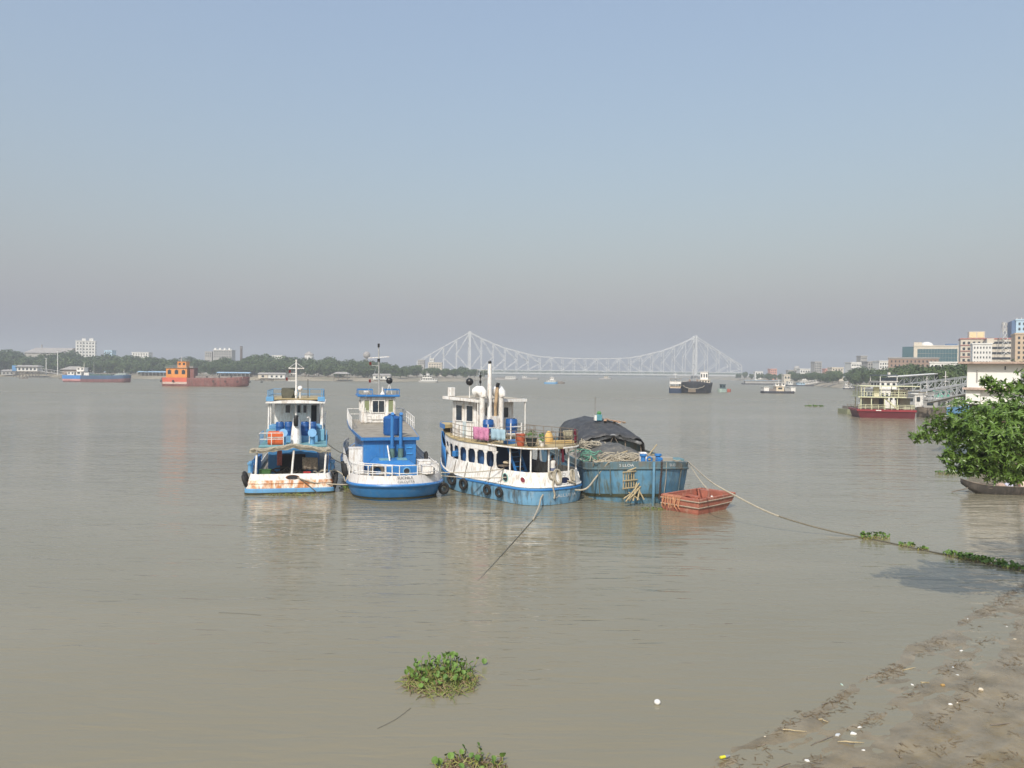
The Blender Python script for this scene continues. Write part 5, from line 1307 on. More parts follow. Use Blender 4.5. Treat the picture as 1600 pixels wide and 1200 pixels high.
# ================================================================== RED WORK BOAT
A,B_,C_,D_=W(1028,773,.95),W(1097,780.5,.95),W(1147,768,1.05),W(1098,760,1.05)
cen=(A+B_+C_+D_)/4; fx=((C_+D_)/2-(A+B_)/2); fx.z=0; Ld=fx.length; fx.normalize(); rzd=atan2(fx.y,fx.x)-pi/2
o_=(A+B_)/2; o_.z=0
Wd=(B_-A).length*.98
b5=thing('work_boat','small red flat-ended work boat moored off the barge bow','boat',o_,rzd)
M_RED=mat('faded_red_paint',(.36,.12,.08),.65,.18,1.5,(.46,.27,.20),.75,(1.6,1.6,.8),.52,stain2=(.20,.12,.08),amt2=.5,s2scale=(2,2,2),bump=.25,bscale=6)
M_REDT=mat('worn_grey_wood',(.36,.29,.22),.85,.2,4)
def dring(x,z,ya,yb): return [(-x,ya,z),(x,ya,z),(x*1.0,(ya+yb)*.5,z),(x*.92,yb,z),(-x*.92,yb,z),(-x,(ya+yb)*.5,z)]
hw=Wd/2
G().loft([dring(hw*.88,-.25,.15,Ld*.72),dring(hw*.93,.1,.06,Ld*.80),dring(hw*.97,.5,.03,Ld*.92),dring(hw,.9,0,Ld),dring(hw-.08,.9,.08,Ld-.08),dring(hw-.10,.25,.14,Ld*.85)],True,True,True).obj('hull',M_RED,b5)
for z,k in ((.42,.965),(.78,.99)): 
    G().tube([V(p)+V((0,0,0)) for p in dring(hw*k+.03,z,-.02,Ld*(.89 if z<.5 else .975)+.03)]+[V(dring(hw*k+.03,z,-.02,1)[0])],.04,5).obj('rubbing_strip',M_REDT,b5)
pts=[V(p) for p in dring(hw-.04,.93,.04,Ld-.04)]; G().tube(pts+[pts[0]],.06,6).obj('gunwale',M_RED,b5)
for y in (Ld*.28,Ld*.62): G().box(-hw+.1,hw-.1,y-.18,y+.18,.62,.68).obj('thwart',M_RED,b5)
G().box(-.35,.35,Ld*.62-.12,Ld*.62+.25,.69,1.15).obj('mooring_post',M_RED,b5)
G().box(-hw*.8,hw*.8,Ld*.86,Ld*.9,.4,1.0).obj('bow_board',M_RED,b5)
t=tag(G().cbox(-.12,.12,-.1,.1,0,.3,.03).obj('plastic_can',M_CLEANW),'small white can in the red work boat','can'); t.location=b5.matrix_basis@V((.25,Ld*.72,.45))
g=G(); rr=random.Random(4)
for k in range(16):
    x=-hw*.85+.085*k; g.tube([(x,.55,.85),(x+.03,.15,1.0),(x+.02,-.06,.93),(x+rr.uniform(-.1,.1),-.1,.5+rr.uniform(-.2,.2)),(x+rr.uniform(-.2,.2),-.09,.2+rr.uniform(-.05,.2))],.025,5)
o=tag(g.obj('draped_rope',mat('orange_rope',(.50,.24,.13),.9,.2,8),None,True),'tangled reddish ropes draped over the end of the red work boat','rope'); o.matrix_world=b5.matrix_basis
for k,(x,y,z) in enumerate(((-hw*.3,Ld*.9,1.0),(hw*.1,Ld*.75,.9))):
    rope('painter_line','%s of two thin lines from the barge bow corner down to the red work boat'%('left','right')[k],sag(local(b4,bow4(4.4,2.3,.05)),b5.matrix_basis@V((x,y,z)),.15),.022)

# ================================================================== BOATS FARTHER OUT
def vessel(name,label,cat,px,py,rz,z0=0.0):
    p=W(px,py); return thing(name,label,cat,p,rz)
def simple_hull(t,L,B,z,m,bottom=None,n=3,ls=2,yb=.7,sheer=.8,zb=None,mtop=None,bul=.5,deck=None):
    pl=plan(L,B,n,ls,yb,2.0,6,6,4); sh=lambda y: sheer*max(0,(y/L-.6)/.4)**2
    zb=zb if zb is not None else z*.5
    band(t,'boot_top',bottom or m,pl,[(-.6,.9,.96),(0,.97,.985),(zb,.985,.99)],sh,cap0=True)
    band(t,'hull',m,pl,[(zb+.001,.985,.99),(z,1,1)],sh)
    band(t,'bulwark',mtop or m,pl,[(z+.002,1,1),(z+bul,.99,.995),(z+bul,.96,.985),(z,.96,.985)],sh)
    band(t,'deck',deck or M_DECKGREY,pl,[(z-.2,.955,.98),(z-.02,.955,.98)],sh,True,True,False)
    return pl,sh
def cabin(t,x0,x1,y0,y1,z0,z1,m,nwx=0,nwy=0,roof=None,over=.25,name='cabin',wh=.45):
    G().box(x0,x1,y0,y1,z0,z1).obj(name,m,t)
    G().box(x0-over,x1+over,y0-over,y1+over,z1+.005,z1+.15).obj(name+'_roof',roof or m,t)
    h=(z1-z0)
    if nwx:
        for k in range(nwx):
            u=x0+(x1-x0)*(k+.5)/nwx; w_=(x1-x0)/nwx*.5; G().box(u-w_/2,u+w_/2,y0-.05,y0-.005,z0+h*.45,z0+h*(.45+wh*.8)).obj('window',M_WIN,t)
    if nwy:
        for k in range(nwy):
            u=y0+(y1-y0)*(k+.5)/nwy; w_=(y1-y0)/nwy*.5
            for xx in (x0,x1):
                s=-1 if xx==x0 else 1; G().box(min(xx+s*.005,xx+s*.05),max(xx+s*.005,xx+s*.05),u-w_/2,u+w_/2,z0+h*.45,z0+h*(.45+wh*.8)).obj('window',M_WIN,t)
def mast(t,x,y,z0,z1,m=M_CLEANW,r=.12,yard=0):
    G().tube([(x,y,z0),(x,y,z1)],[r,r*.6],6).obj('mast',m,t)
    if yard: G().beam((x-yard,y,z0+(z1-z0)*.75),(x+yard,y,z0+(z1-z0)*.75),.12,.12).obj('mast_yard',m,t)
M_OXIDE=mat('oxide_red_hull',(.22,.085,.075),.8,.2,.25,(.10,.06,.05),.7,(.5,.5,.08),.5,stain2=(.32,.2,.18),amt2=.5,s2scale=(.3,.3,.2))
M_SHIPOR=mat('ship_orange',(.72,.27,.05),.6,.08,.4)
M_HATCH=mat('hatch_grey',(.22,.19,.17),.85,.25,.5)
# orange-house cargo vessel, stern to the left
t=vessel('cargo_ship','rust-red cargo ship with bright orange superstructure on the left of the river','cargo ship',255,603,R(-90+2)); L=43
pl,sh=simple_hull(t,L,9,3.6,M_OXIDE,M_OXIDE,3,2.5,.86,.9,1.2,bul=.7)
for s in (-1,1): G().box(s*4.53-.04,s*4.53+.04,1.5,13.4,1.1,2.2).obj('pale_plate',mat('pale_plating',(.55,.42,.36),.8,.12,.5),t); G().box(s*4.55-.05,s*4.55+.05,1.5,13.4,2.21,4.35).obj('orange_plate',mat('red_plating',(.62,.12,.07),.7,.1,.5),t)
cabin(t,-3.8,3.8,2.9,13.2,3.6,9.0,M_SHIPOR,0,3,M_ROOFG,.3,'deckhouse')
for y in (4.6,8,11.4):
    for xx in (-3.83,3.83): G().box(xx-.03,xx+.03,y-.35,y+.35,7.6,8.3).obj('porthole',M_WIN,t)
G().box(-4.3,4.3,2.6,13.6,9.16,9.3).obj('bridge_deck',M_GALV,t)
cabin(t,-2.4,2.4,8.0,12.2,9.3,12.2,M_SHIPOR,3,2,M_SHIPOR,.2,'wheelhouse')
for s in (-1,1): rail(t,[(s*4.1,3,9.3),(s*4.1,13.4,9.3)],1.0,M_GALV,2,2.5,.05)
rail(t,[(-2.3,8.2,12.4),(2.3,8.2,12.4),(2.3,12,12.4),(-2.3,12,12.4)],.9,M_GALV,2,2,.05)
G().box(-2.5,2.5,14.2,16.2,3.6,9.2).obj('engine_casing',M_OXIDE,t); cabin(t,-3.2,3.2,14.2,16.0,9.3,9.9,M_GREY,name='vent_house')
mast(t,0,9,12.3,15)
for k in range(4): G().loft([[(-3.2,17+6*k,4.1),(3.2,17+6*k,4.1),(3.2,22.6+6*k,4.1),(-3.2,22.6+6*k,4.1)],[(-2.9,17.2+6*k,5.2),(2.9,17.2+6*k,5.2),(2.9,22.4+6*k,5.2),(-2.9,22.4+6*k,5.2)]]).obj('hatch_cover',M_HATCH,t)
for k in range(7): tyre(t.location+V((1.0+6*k+14*(k>1),-4.65,2.6)),.55,'small black tyre along the flank of the orange ship, %s from the left'%('first','second','third','fourth','fifth','sixth','seventh')[k],'Y',group='tyres on the orange ship')
# blue and white cargo vessel
t=vessel('cargo_ship','cargo boat with blue and maroon hull and white cabin, far left on the river','cargo ship',101,596.5,R(-90)); L=41
pl,sh=simple_hull(t,L,8,3.3,mat('ship_navy',(.05,.10,.19),.7,.15,.3),mat('maroon_bottom',(.22,.10,.10),.8,.15,.3,(.1,.06,.05),.6,(.4,.4,.08),.5),3,2.5,.9,.7,1.9,bul=.8,deck=mat('green_deck',(.07,.13,.11),.8,.15,.4))
for s in (-1,1): G().box(s*4.04-.04,s*4.04+.04,.8,12,1.95,4.15).obj('blue_plate',mat('plate_blue',(.05,.22,.55),.6,.1,.4),t); G().box(s*4.04-.04,s*4.04+.04,1,12,.75,1.9).obj('pink_plate',mat('plate_pink',(.5,.25,.25),.8,.1,.4),t)
cabin(t,-3.2,3.2,3.4,7.8,4.1,6.2,M_CLEANW,2,2,name='aft_cabin'); cabin(t,-3.2,3.2,8.8,12.0,4.1,6.2,M_CLEANW,2,1,name='fore_cabin',wh=.7)
cabin(t,-2.2,2.2,8.6,13.2,6.5,8.9,M_CLEANW,3,2,name='wheelhouse'); G().box(-3.0,3.0,13.5,16.5,4.1,5.8).obj('engine_casing',M_CLEANW,t)
mast(t,0,12,9,12); mast(t,0,36.5,4.5,8); mast(t,0,18,4.5,12.5,M_GALV)
G().box(-2.9,2.9,17,30,4.0,4.9).obj('hatch_coaming',mat('green_deck',(0,0,0)),t); G().loft([[(-3,31,4.2),(3,31,4.2),(3,39,4.2),(-3,39,4.2)],[(-.3,33,5.6),(.3,33,5.6),(.3,38,5.6),(-.3,38,5.6)]]).obj('awning',mat('grey_green_awning',(.26,.3,.26),.8),t)
for y in (23.5,31): mast(t,3.4,y,4,5.6,M_GALV,.1)
rail(t,[(-3.6,33,4.6),(-2.6,38.5,5),(2.6,38.5,5),(3.6,33,4.6)],1.0,M_GALV,2,2,.05)
# houseboat ferry below the left bridge tower
t=vessel('river_ferry','grey white two-deck ferry below the left end of the bridge','ferry',653,597.5,R(-86)); L=16
pl,sh=simple_hull(t,L,5,1.0,M_GALV,M_GALV,3,1.2,.85,.3,.4,bul=.3)
cabin(t,-2.1,2.1,2.2,15,1.1,3.2,M_WHITE,0,7,M_WHITE,.3,'lower_cabin',.7); cabin(t,-1.8,1.8,3.5,11,3.6,5.4,M_WHITE,0,4,M_WHITE,.8,'upper_cabin',.7); cabin(t,-1.0,1.0,6.5,9,5.7,7.2,M_WHITE,2,2,name='wheelhouse'); mast(t,0,7,7.3,9.3)
# small blue tug boat with dark lighter alongside under the bridge
t=vessel('small_tug','small light blue boat with white cabin under the middle of the bridge','boat',850,600,R(-90)); simple_hull(t,10.5,3.6,1.1,M_SKYBLUE,M_SKYBLUE,3,1,.7,.4,.3,bul=.4); cabin(t,-1.3,1.3,2,9,1.2,3.0,M_CLEANW,0,5,name='cabin'); cabin(t,-1,1,4.5,7.5,3.2,5.2,M_CLEANW,2,2,name='wheelhouse'); mast(t,0,6,5.3,7)
t=vessel('lighter','dark low lighter right of the small light blue boat','barge',868,599.5,R(-90)); simple_hull(t,7.5,3,.9,M_TIMB,M_TIMB,3,1,.7,.3,.3,bul=.2); G().box(-1.2,1.2,1,5.5,.9,2.0).obj('awning',M_HATCH,t)
t=vessel('river_ferry','pale moored ferry in the haze right of the left bridge tower','ferry',773,593.5,R(-90)); simple_hull(t,26,6,1.2,M_GREY,M_GREY,3,1.5,.85,.4,.5,bul=.4); cabin(t,-2.2,2.2,12,24,1.3,4.2,M_WHITE,0,6,name='cabin'); G().box(-2,2,2,11,1.2,2.6).obj('hatch_cover',M_HATCH,t)
t=vessel('lighter','faint grey barge in the haze under the bridge deck','barge',815,592.6,R(-90)); simple_hull(t,22,6,1.6,M_GREY,M_GREY,3,1.5,.85,.4,.5,bul=.4); cabin(t,-2,2,1,6,1.6,4.2,M_WHITE,0,2)
t=vessel('lighter','faint barge with a pale cabin near the middle of the bridge','barge',935,592.6,R(-90)); simple_hull(t,20,6,1.4,M_GREY,M_GREY,3,1.5,.85,.4,.5,bul=.4); cabin(t,-2,2,8,14,1.4,4.6,M_CREAM,0,2)
# dark barge seen bow-on with a ferry alongside
M_IRON=mat('dark_hull_iron',(.045,.05,.065),.7,.2,.4,(.12,.09,.07),.6,(.5,.5,.1),.52)
t=vessel('cargo_ship','dark iron-grey barge seen bow-on in front of the right bridge tower','barge',1083,615,R(-17)); pl=plan(45,13.5,1.5,8,.85,2,8,6,4); sh=lambda y: .9*max(0,(10-y)/10)**2
band(t,'hull',M_IRON,pl,[(-1,.85,.94),(0,.9,.965),(3.9,1,1)],sh,cap0=True,ym=24); band(t,'bulwark',M_IRON,pl,[(3.905,1,1),(4.7,1.0,1.0),(4.7,.97,.99),(4.0,.97,.99)],sh,ym=24); band(t,'deck',M_HATCH,pl,[(3.6,.96,.985),(3.95,.96,.985)],sh,True,True,False,ym=24)
G().tube([(-5.6,5.5,4.4),(-4,2.6,2.9),(-2,.7,2.3),(0,-.2,2.2),(2,.7,2.3),(4,2.6,2.9),(5.6,5.5,4.4)],.14,6).obj('bow_rope',M_ROPE,t,True)
G().cbox(-2.2,1.2,-.5,.4,.5,2.0,.1).obj('bow_fender',mat('fender_brown',(.2,.16,.12),.9),t)
cabin(t,1.5,5.0,28,33,5,9.8,M_CLEANW,3,2,name='wheelhouse'); cabin(t,1,6.2,24,28,4,6,M_CREAM,4,0,name='deck_cabin'); mast(t,-.5,9,4,11,M_GALV,.14,1.0); mast(t,3.2,30,10,13,M_GALV)
for k in range(6): G().box(-5.2+1.1*k,-4.4+1.1*k,12+k,14+k,4,5.2+.5*(k%3)).obj('deck_cargo',(M_CREAM,M_GREY,M_BROWN)[k%3],t)
t=vessel('river_ferry','dark blue and white two-deck ferry moored left of the dark barge','ferry',1055,614.5,R(-13)); pl,sh=simple_hull(t,20,5.6,2.0,mat('ferry_navy',(.02,.04,.085),.5,.15,.5),None,3.5,1.2,.75,.5,.3,bul=.3)
cabin(t,-2.3,2.3,1.2,15,2.0,3.0,mat('ferry_cream',(.62,.5,.36),.6),0,0,name='stern_panel'); cabin(t,-2.5,2.5,1.0,16,4.2,5.2,M_CLEANW,0,0,name='upper_rail',over=.1); cabin(t,-2.6,2.6,.8,16,6.4,6.6,M_GREY,name='canopy',over=.2)
for x in (-2.4,0,2.4):
    for y in (1.2,8,15): G().box(x-.07,x+.07,y-.07,y+.07,3,6.4).obj('canopy_post',M_CLEANW,t)
mast(t,0,6,6.7,9.3,M_CLEANW,.1,.8)
t=vessel('fishing_boat','small pale green boat with dark cabin right of the dark barge','boat',1123,613,R(-60)); simple_hull(t,5.5,2.6,1.5,mat('pale_green',(.36,.46,.42),.6),None,3,1,.6,.4,.3,bul=.3); cabin(t,-.9,.9,1.5,3.6,1.4,3.8,mat('slate_cabin',(.08,.13,.15),.6),1,1)
t=vessel('dinghy','small red boat at the right of the pale green boat','boat',1133,612.5,R(-70)); simple_hull(t,3.4,1.8,1.0,mat('small_red',(.42,.12,.08),.7),None,3,.8,.6,.3,.3,bul=.2); G().box(-.7,.7,.5,2,1.0,1.6).obj('thwart_box',mat('small_red',(0,0,0)),t)
# vehicle ferry with a white house at each end
t=vessel('vehicle_ferry','dark vehicle ferry with white ends and cream middle cabin','ferry',1190,614.3,R(-91)); L=15.5
simple_hull(t,L,6,.9,M_IRON,M_IRON,4,.8,.9,.1,.4,bul=.2)
for y0,y1 in ((.3,2.7),(L-2.6,L-.4)): cabin(t,-2.6,2.6,y0,y1,1.0,2.9,M_CLEANW,0,0,name='end_house')
cabin(t,-2.2,2.2,6.2,9.9,1.0,3.2,mat('ferry_beige',(.66,.55,.40),.7),0,1,name='engine_house'); cabin(t,-1.6,1.6,6,7.7,3.4,4.9,M_CLEANW,0,1,name='wheelhouse'); cabin(t,-1.6,1.6,8.9,10.6,3.4,4.9,M_CLEANW,0,1,name='rear_house')
G().box(-2.4,2.4,2.9,6.1,.95,2.2).obj('deck_cargo',M_HATCH,t); G().box(-2.4,2.4,10.2,12.7,.95,2.4).obj('deck_cargo',M_GREY,t)
rail(t,[(-2.8,.4,1),(-2.8,L-.5,1)],.9,M_GALV,2,2,.05); mast(t,0,8,5,6.5)
# launches and jetties on the right side
for px,lab in ((1318,'white cabin launch moored left of the red pontoon, left one'),(1327,'white cabin launch moored left of the red pontoon, right one')):
    t=vessel('small_launch',lab,'boat',px,608,R(-90)); simple_hull(t,3.8,2.6,.6,M_IRON,None,3,.7,.7,.2,.2,bul=.1); cabin(t,-1.1,1.1,.4,3.2,.6,2.5,M_CLEANW,0,2); cabin(t,-.7,.7,1,2.2,2.7,4.0,M_CLEANW,0,1,name='wheelhouse')
t=vessel('landing_pontoon','long low pontoon with pale blue roof on the distant right shore','pontoon',1160,600.5,R(-88)); L=38; G().box(-3,3,0,L,-.5,1.0).obj('hull',M_IRON,t); G().box(-2.8,2.8,1,L-1,3.6,3.9).obj('roof',M_BLUEROOF,t); G().box(-2,2,2,L-2,1,3.2).obj('cabin',M_GREY,t)
for k in range(8): G().box(-2.7,-2.5,1+5*k,1.2+5*k,1,3.6).obj('post',M_GALV,t)
t=vessel('landing_pontoon','dark pontoon with jumbled cabins right of the pale blue roofed pontoon','pontoon',1228,603,R(-88)); L=22; G().box(-2.5,2.5,0,L,-.5,.9).obj('hull',M_IRON,t); cabin(t,-2,2,1,5,.95,3.6,M_WHITE,0,2); cabin(t,-1.8,1.8,9,15,.95,2.6,M_LBLUE,0,3,name='store')
g0,g1=W(1250,603)+V((0,0,1.2)),P(1292,596,640)
t=thing('gangway','white truss gangway rising to the distant right bank','gangway',g0); dv=g1-g0
for zz in (0,2.2): G().beam((0,0,zz),dv+V((0,0,zz)),.4 if zz else 2.0,.35).obj('girder',M_CLEANW,t)
for k in range(11): q=dv*(k/10); G().beam(q,q+V((0,0,2.2)),.2,.2).obj('post',M_CLEANW,t)
for k in range(10): G().beam(dv*(k/10),dv*((k+1)/10)+V((0,0,2.2)),.18,.18).obj('brace',M_CLEANW,t)
# red pontoon ferry
M_GANG=mat('gangway_grey_white',(.40,.41,.41),.6,.1,1)
M_PRED=mat('pontoon_red',(.13,.014,.022),.55,.12,.8,(.12,.02,.02),.5,(1,1,.2),.55); M_PCR=mat('pontoon_cream',(.62,.62,.42),.55,.07,1)
p0,p1=W(1341,652.5),W(1430,654.5); t=thing('pontoon_ferry','two-deck cream pontoon with dark red hull moored off the right bank','pontoon',p0,atan2(p1.y-p0.y,p1.x-p0.x)); L=(p1-p0).length; Dp=9
G().loft([[(.5,.2,-.4),(L-.1,.2,-.4),(L-.1,Dp,-.4),(.5,Dp,-.4)],[(-.1,-.1,1.35),(L+.05,-.1,1.35),(L+.05,Dp,1.35),(-.1,Dp,1.35)]]).obj('hull',M_PRED,t)
G().box(-.3,L+.2,-.3,Dp+.2,1.36,1.75).obj('deck_edge',mat('bright_red_edge',(.26,.022,.03),.5,.1,1),t)
G().box(3.3,4.3,-.34,-.31,1.5,1.68).obj('name_board',M_CLEANW,t)
rail(t,[(.1,0,1.76),(L-.1,0,1.76)],.95,M_PCR,3,1.25,.05)
rail(t,[(L-.1,0,1.76),(L-.1,Dp-.5,1.76)],.95,M_PCR,3,.6,.05)
for x in (.5,2.5,5.0,7.4): 
    G().box(x-.09,x+.09,.1,.28,1.76,4.2).obj('deck_post',M_PCR,t); G().box(x-.09,x+.09,6,6.18,1.76,4.2).obj('deck_post',M_PCR,t)
G().box(-.1,L*.84,-.2,Dp-1,4.21,4.4).obj('upper_deck',M_PCR,t); G().box(L*.84+.01,L+.4,.6,Dp-1,4.2,4.34).obj('upper_walkway',M_GREY,t)
cabin(t,1.4,5.6,2.6,6.2,1.76,4.15,mat('pontoon_green_grey',(.30,.32,.24),.7,.1,1),0,0,name='deck_cabin',over=0); G().box(4.4,5.2,2.53,2.59,1.76,3.9).obj('doorway',M_DARK,t); G().box(2.9,3.4,2.53,2.59,2.9,3.5).obj('window',M_WIN,t)
cabin(t,8.4,10.4,2.6,6,1.76,4.1,mat('pontoon_green_grey',(0,0,0)),0,0,name='store_cabin',over=0)
s_=G(); 
for y in (.35,1.15): s_.beam((5.0,y,4.3),(7.6,y,1.8),.08,.22)
s_=s_.obj('stairway',M_PCR,t)
for k in range(8): G().box(5.1+.31*k,5.4+.31*k,.4,1.1,4.0-.3*k,4.05-.3*k).obj('tread',M_PCR,s_)
rail(t,[(.3,-.05,4.41),(L*.83,-.05,4.41)],.95,M_PCR,2,1.2,.05); rail(t,[(.3,-.05,4.41),(.3,Dp-1.2,4.41)],.95,M_PCR,2,1.2,.05)
for x in (.5,1.1,4.3,7.6): G().box(x-.06,x+.06,0,.12,4.41,6.5).obj('roof_post',M_PCR,t); G().box(x-.06,x+.06,6,6.12,4.41,6.5).obj('roof_post',M_PCR,t)
G().box(.1,L+.8,-.25,6.6,6.51,6.68).obj('roof',M_PCR,t)
cabin(t,3.2,4.2,1.2,2.2,4.41,6.2,mat('cream_tank',(.66,.62,.44),.6),name='tank_house',over=0); cabin(t,7.2,9.8,2,5,4.41,5.7,M_CREAM,2,0,name='upper_store',over=.05)
# behind it: white launch with high bridge, and an olive pontoon
t=thing('pontoon','olive green pontoon with rusty rails left of the red pontoon','pontoon',W(1316,646.5),R(-90+3)); G().box(-2.2,2.2,0,3.9,-.4,1.15).obj('hull',mat('olive_paint',(.24,.25,.15),.7,.15,1),t); 
rail(t,[(2.1,.1,1.16),(2.1,3.7,1.16)],1.1,M_STEELR,3,.8,.05); G().box(-1.6,1.6,.8,3.2,1.16,1.8).obj('deck_gear',M_HATCH,t)
t=thing('bridge_launch','white launch with tall wheelhouse showing behind the red pontoon','launch',P(1396,630,172)*1.0,0); t.location.z=0
simple_hull(t,16,4.6,1.4,M_CLEANW,M_IRON,3,1.5,.7,.5,.4); cabin(t,-2.0,2.0,2,10,1.4,5.6,M_CLEANW,4,5); cabin(t,-1.9,1.9,2.5,7,5.8,7.4,M_CLEANW,3,3,name='wheelhouse'); G().box(-2.05,2.05,2.2,7.4,8.7,9.0).obj('upper_canopy',mat('canopy_slate',(.12,.14,.16),.6),t)
for x in (-1.9,1.9):
    for y in (2.4,7.2): G().box(x-.06,x+.06,y-.06,y+.06,7.5,8.7).obj('canopy_post',M_CLEANW,t)
G().box(-1.8,1.8,2.3,2.36,7.55,8.3).obj('wind_screen',M_WIN,t); G().box(-.25,.25,2.1,2.5,9.02,9.5).obj('lamp_box',M_CLEANW,t)
# boats and gangways at the jetty to its right
t=thing('ferry_boat','light blue and white ferry behind the red pontoon stern','ferry',P(1458,640,168),R(-48)); t.location.z=0
simple_hull(t,22,5,1.5,M_SKYBLUE,M_IRON,3,1.5,.7,.6,.3); cabin(t,-2.1,2.1,2,12,1.5,3.8,M_CLEANW,3,6,M_CLEANW,.4); cabin(t,-1.2,1.2,4,7,4.1,5.4,mat('green_awning',(.1,.4,.28),.7),2,2,name='wheelhouse')
t=thing('dark_lighter','dark hulled boat between the red pontoon and the light blue ferry','boat',P(1441,650,163),R(-50)); t.location.z=0; simple_hull(t,14,3.6,1.6,M_TIMB,M_TIMB,2.2,1.8,.7,.9,.3); cabin(t,-1.3,1.3,4,9,1.5,3.6,M_GREY,1,2)
for k,(a,b,lab) in enumerate(((P(1432,612,175),P(1516,599,205),'upper white truss gangway leading to the right bank'),(P(1448,630,160),P(1518,614,150),'lower white truss gangway beside the white building'),(P(1395,602,185),P(1470,594,230),'far white gangway with roof behind the pontoon'))):
    t=thing('truss_gangway',lab,'gangway',a); dv=b-a; n=8; up=V((0,0,1.9))
    sd=V((dv.y,-dv.x,0)).normalized()*.9
    for s in (-1,1):
        for zz in (V((0,0,0)),up): G().beam(sd*s+zz,dv+sd*s+zz,.15,.17).obj('chord',M_GANG,t)
        for i in range(n+1): q=dv*(i/n)+sd*s; G().beam(q,q+up,.11,.11).obj('post',M_GANG,t)
        for i in range(n):
            q0=dv*(i/n)+sd*s; q1=dv*((i+1)/n)+sd*s
            G().beam(q0+(up if i%2 else V((0,0,0))),q1+(V((0,0,0)) if i%2 else up),.10,.10).obj('brace',M_GANG,t)
    G().beam(V((0,0,.1)),dv+V((0,0,.1)),1.7,.12).obj('walkway',M_GREY,t)
    if k==2: G().beam(up*1.1,dv+up*1.1,2.4,.15).obj('roof',M_WHITE,t)
for k,(px,py,d,lab) in enumerate(((1418,612,200,'white jetty cabin behind the red pontoon roof'),(1447,612,190,'small white jetty cabin with dark windows under the upper gangway'),(1478,618,175,'white jetty hut near the leafy tree'))):
    t=thing('jetty_cabin',lab,'cabin',P(px,py,d)); t.location.z=0; G().box(-3,3,0,4,-.5,1.0).obj('float',M_IRON,t); cabin(t,-2.6,2.6,.3,3.6,1.02,4.2,M_CLEANW,3,1)
for px,yt,d,lab in ((1448,588,200,'thin white mast above the gangways'),(1477,580,210,'slender signal mast with crossbars above the gangways')):
    t=thing('signal_mast',lab,'mast',P(px,610,d)); t.location.z=0; zt=P(px,yt,d).z; mast(t,0,0,-1,zt,M_CLEANW,.16,.9); G().beam((-.7,0,zt-1.5),(.7,0,zt-1.5),.1,.1).obj('cross_bar',M_CLEANW,t)
for px,py,L,lab in ((30,591.5,7,'small dark rowing boat at the far left shore'),(92,592.5,9,'dark rowing boat beneath the gangway at far left'),(398,594.5,8,'flat dark boat at the left bank, left of a second one'),(412,594.8,8,'flat dark boat at the left bank, right of its neighbour')):
    t=vessel('rowing_boat',lab,'boat',px,py,R(-90)); simple_hull(t,L,1.8,.5,M_TIMB,None,2,1,.6,.4,.2,bul=.15); G().box(-.6,.6,L*.4,L*.6,.5,.9).obj('thwart_box',M_TIMB,t)

# ================================================================== THE OVERHANGING TREE ON THE RIGHT
M_NEARLEAF = leaf_mat('broad_leaf',(.026,.060,.011),(.15,.25,.040))
M_NEARLEAF.node_tree.nodes['Principled BSDF'].inputs['Roughness'].default_value = .38
M_NEARLEAF.node_tree.nodes['Principled BSDF'].inputs['Specular IOR Level'].default_value = .45
LEAF = [(0,-.5,0),(.20,-.28,.035),(.27,.05,.05),(.17,.36,.03),(0,.62,-.04),(-.17,.36,.03),(-.27,.05,.05),(-.20,-.28,.035),(0,-.1,-.015),(0,.3,-.03)]
LEAF_F = [(0,1,8),(1,2,8),(2,9,8),(2,3,9),(3,4,9),(4,5,9),(5,6,9),(6,8,9),(6,7,8),(7,0,8)]
leaf_me = G().add([(x*.62,y,z) for x,y,z in LEAF],LEAF_F).mesh('leaf',M_NEARLEAF)
tree_c = V((21.5,26.0,0)); zt0 = mud_h(tree_c.x,tree_c.y)-.3
tr = thing('overhanging_tree','broad-leaved dark green tree leaning over the water at the right edge','tree',(tree_c.x,tree_c.y,zt0))
rt = random.Random(21)
blobs = []                                     # (centre, radius): leafy boughs
for px,py,d,r in ((1436,680,26.5,.30),(1455,672,26.5,.45),(1475,663,26.4,.6),(1500,655,26.6,.75),(1525,655,26.2,.85),(1500,685,26.2,.7),(1530,695,25.8,.95),(1560,690,25.6,1.0),(1590,690,25.5,1.1),
                  (1545,648,27,.6),(1567,650,26.5,.7),(1596,636,26.5,.75),(1597,606,27,.42),(1607,592,27,.45),(1570,608,27,.36),(1552,602,27.2,.24),(1540,594,27.2,.16),(1516,734,25.9,.28),(1580,738,25.7,.4),(1497,716,25.8,.5),(1524,730,25.8,.52),(1555,730,25.6,.5),(1590,732,25.6,.55),(1535,678,25.4,.9),(1575,705,25.2,1.0),
                  (1490,732,26,.22),(1484,716,26,.25),(1630,655,26,1.1),(1650,700,25.5,1.3),(1675,615,26.5,1.3),(1640,722,25.8,.7),(1570,668,27.6,.9),(1640,630,28,1.0)):
    blobs.append((P(px,py,d),r))
for k in range(34):                            # the rest of the crown, up the bank
    a = rt.uniform(0,6.28); q = rt.uniform(.5,4.6)
    c = V((23.4+q*cos(a),25.6+q*sin(a)*.9,rt.uniform(6.5,13.0))); r = rt.uniform(.9,1.6)
    if (c.x-r*1.4)/c.y > .69: blobs.append((c,r))
leaves = []
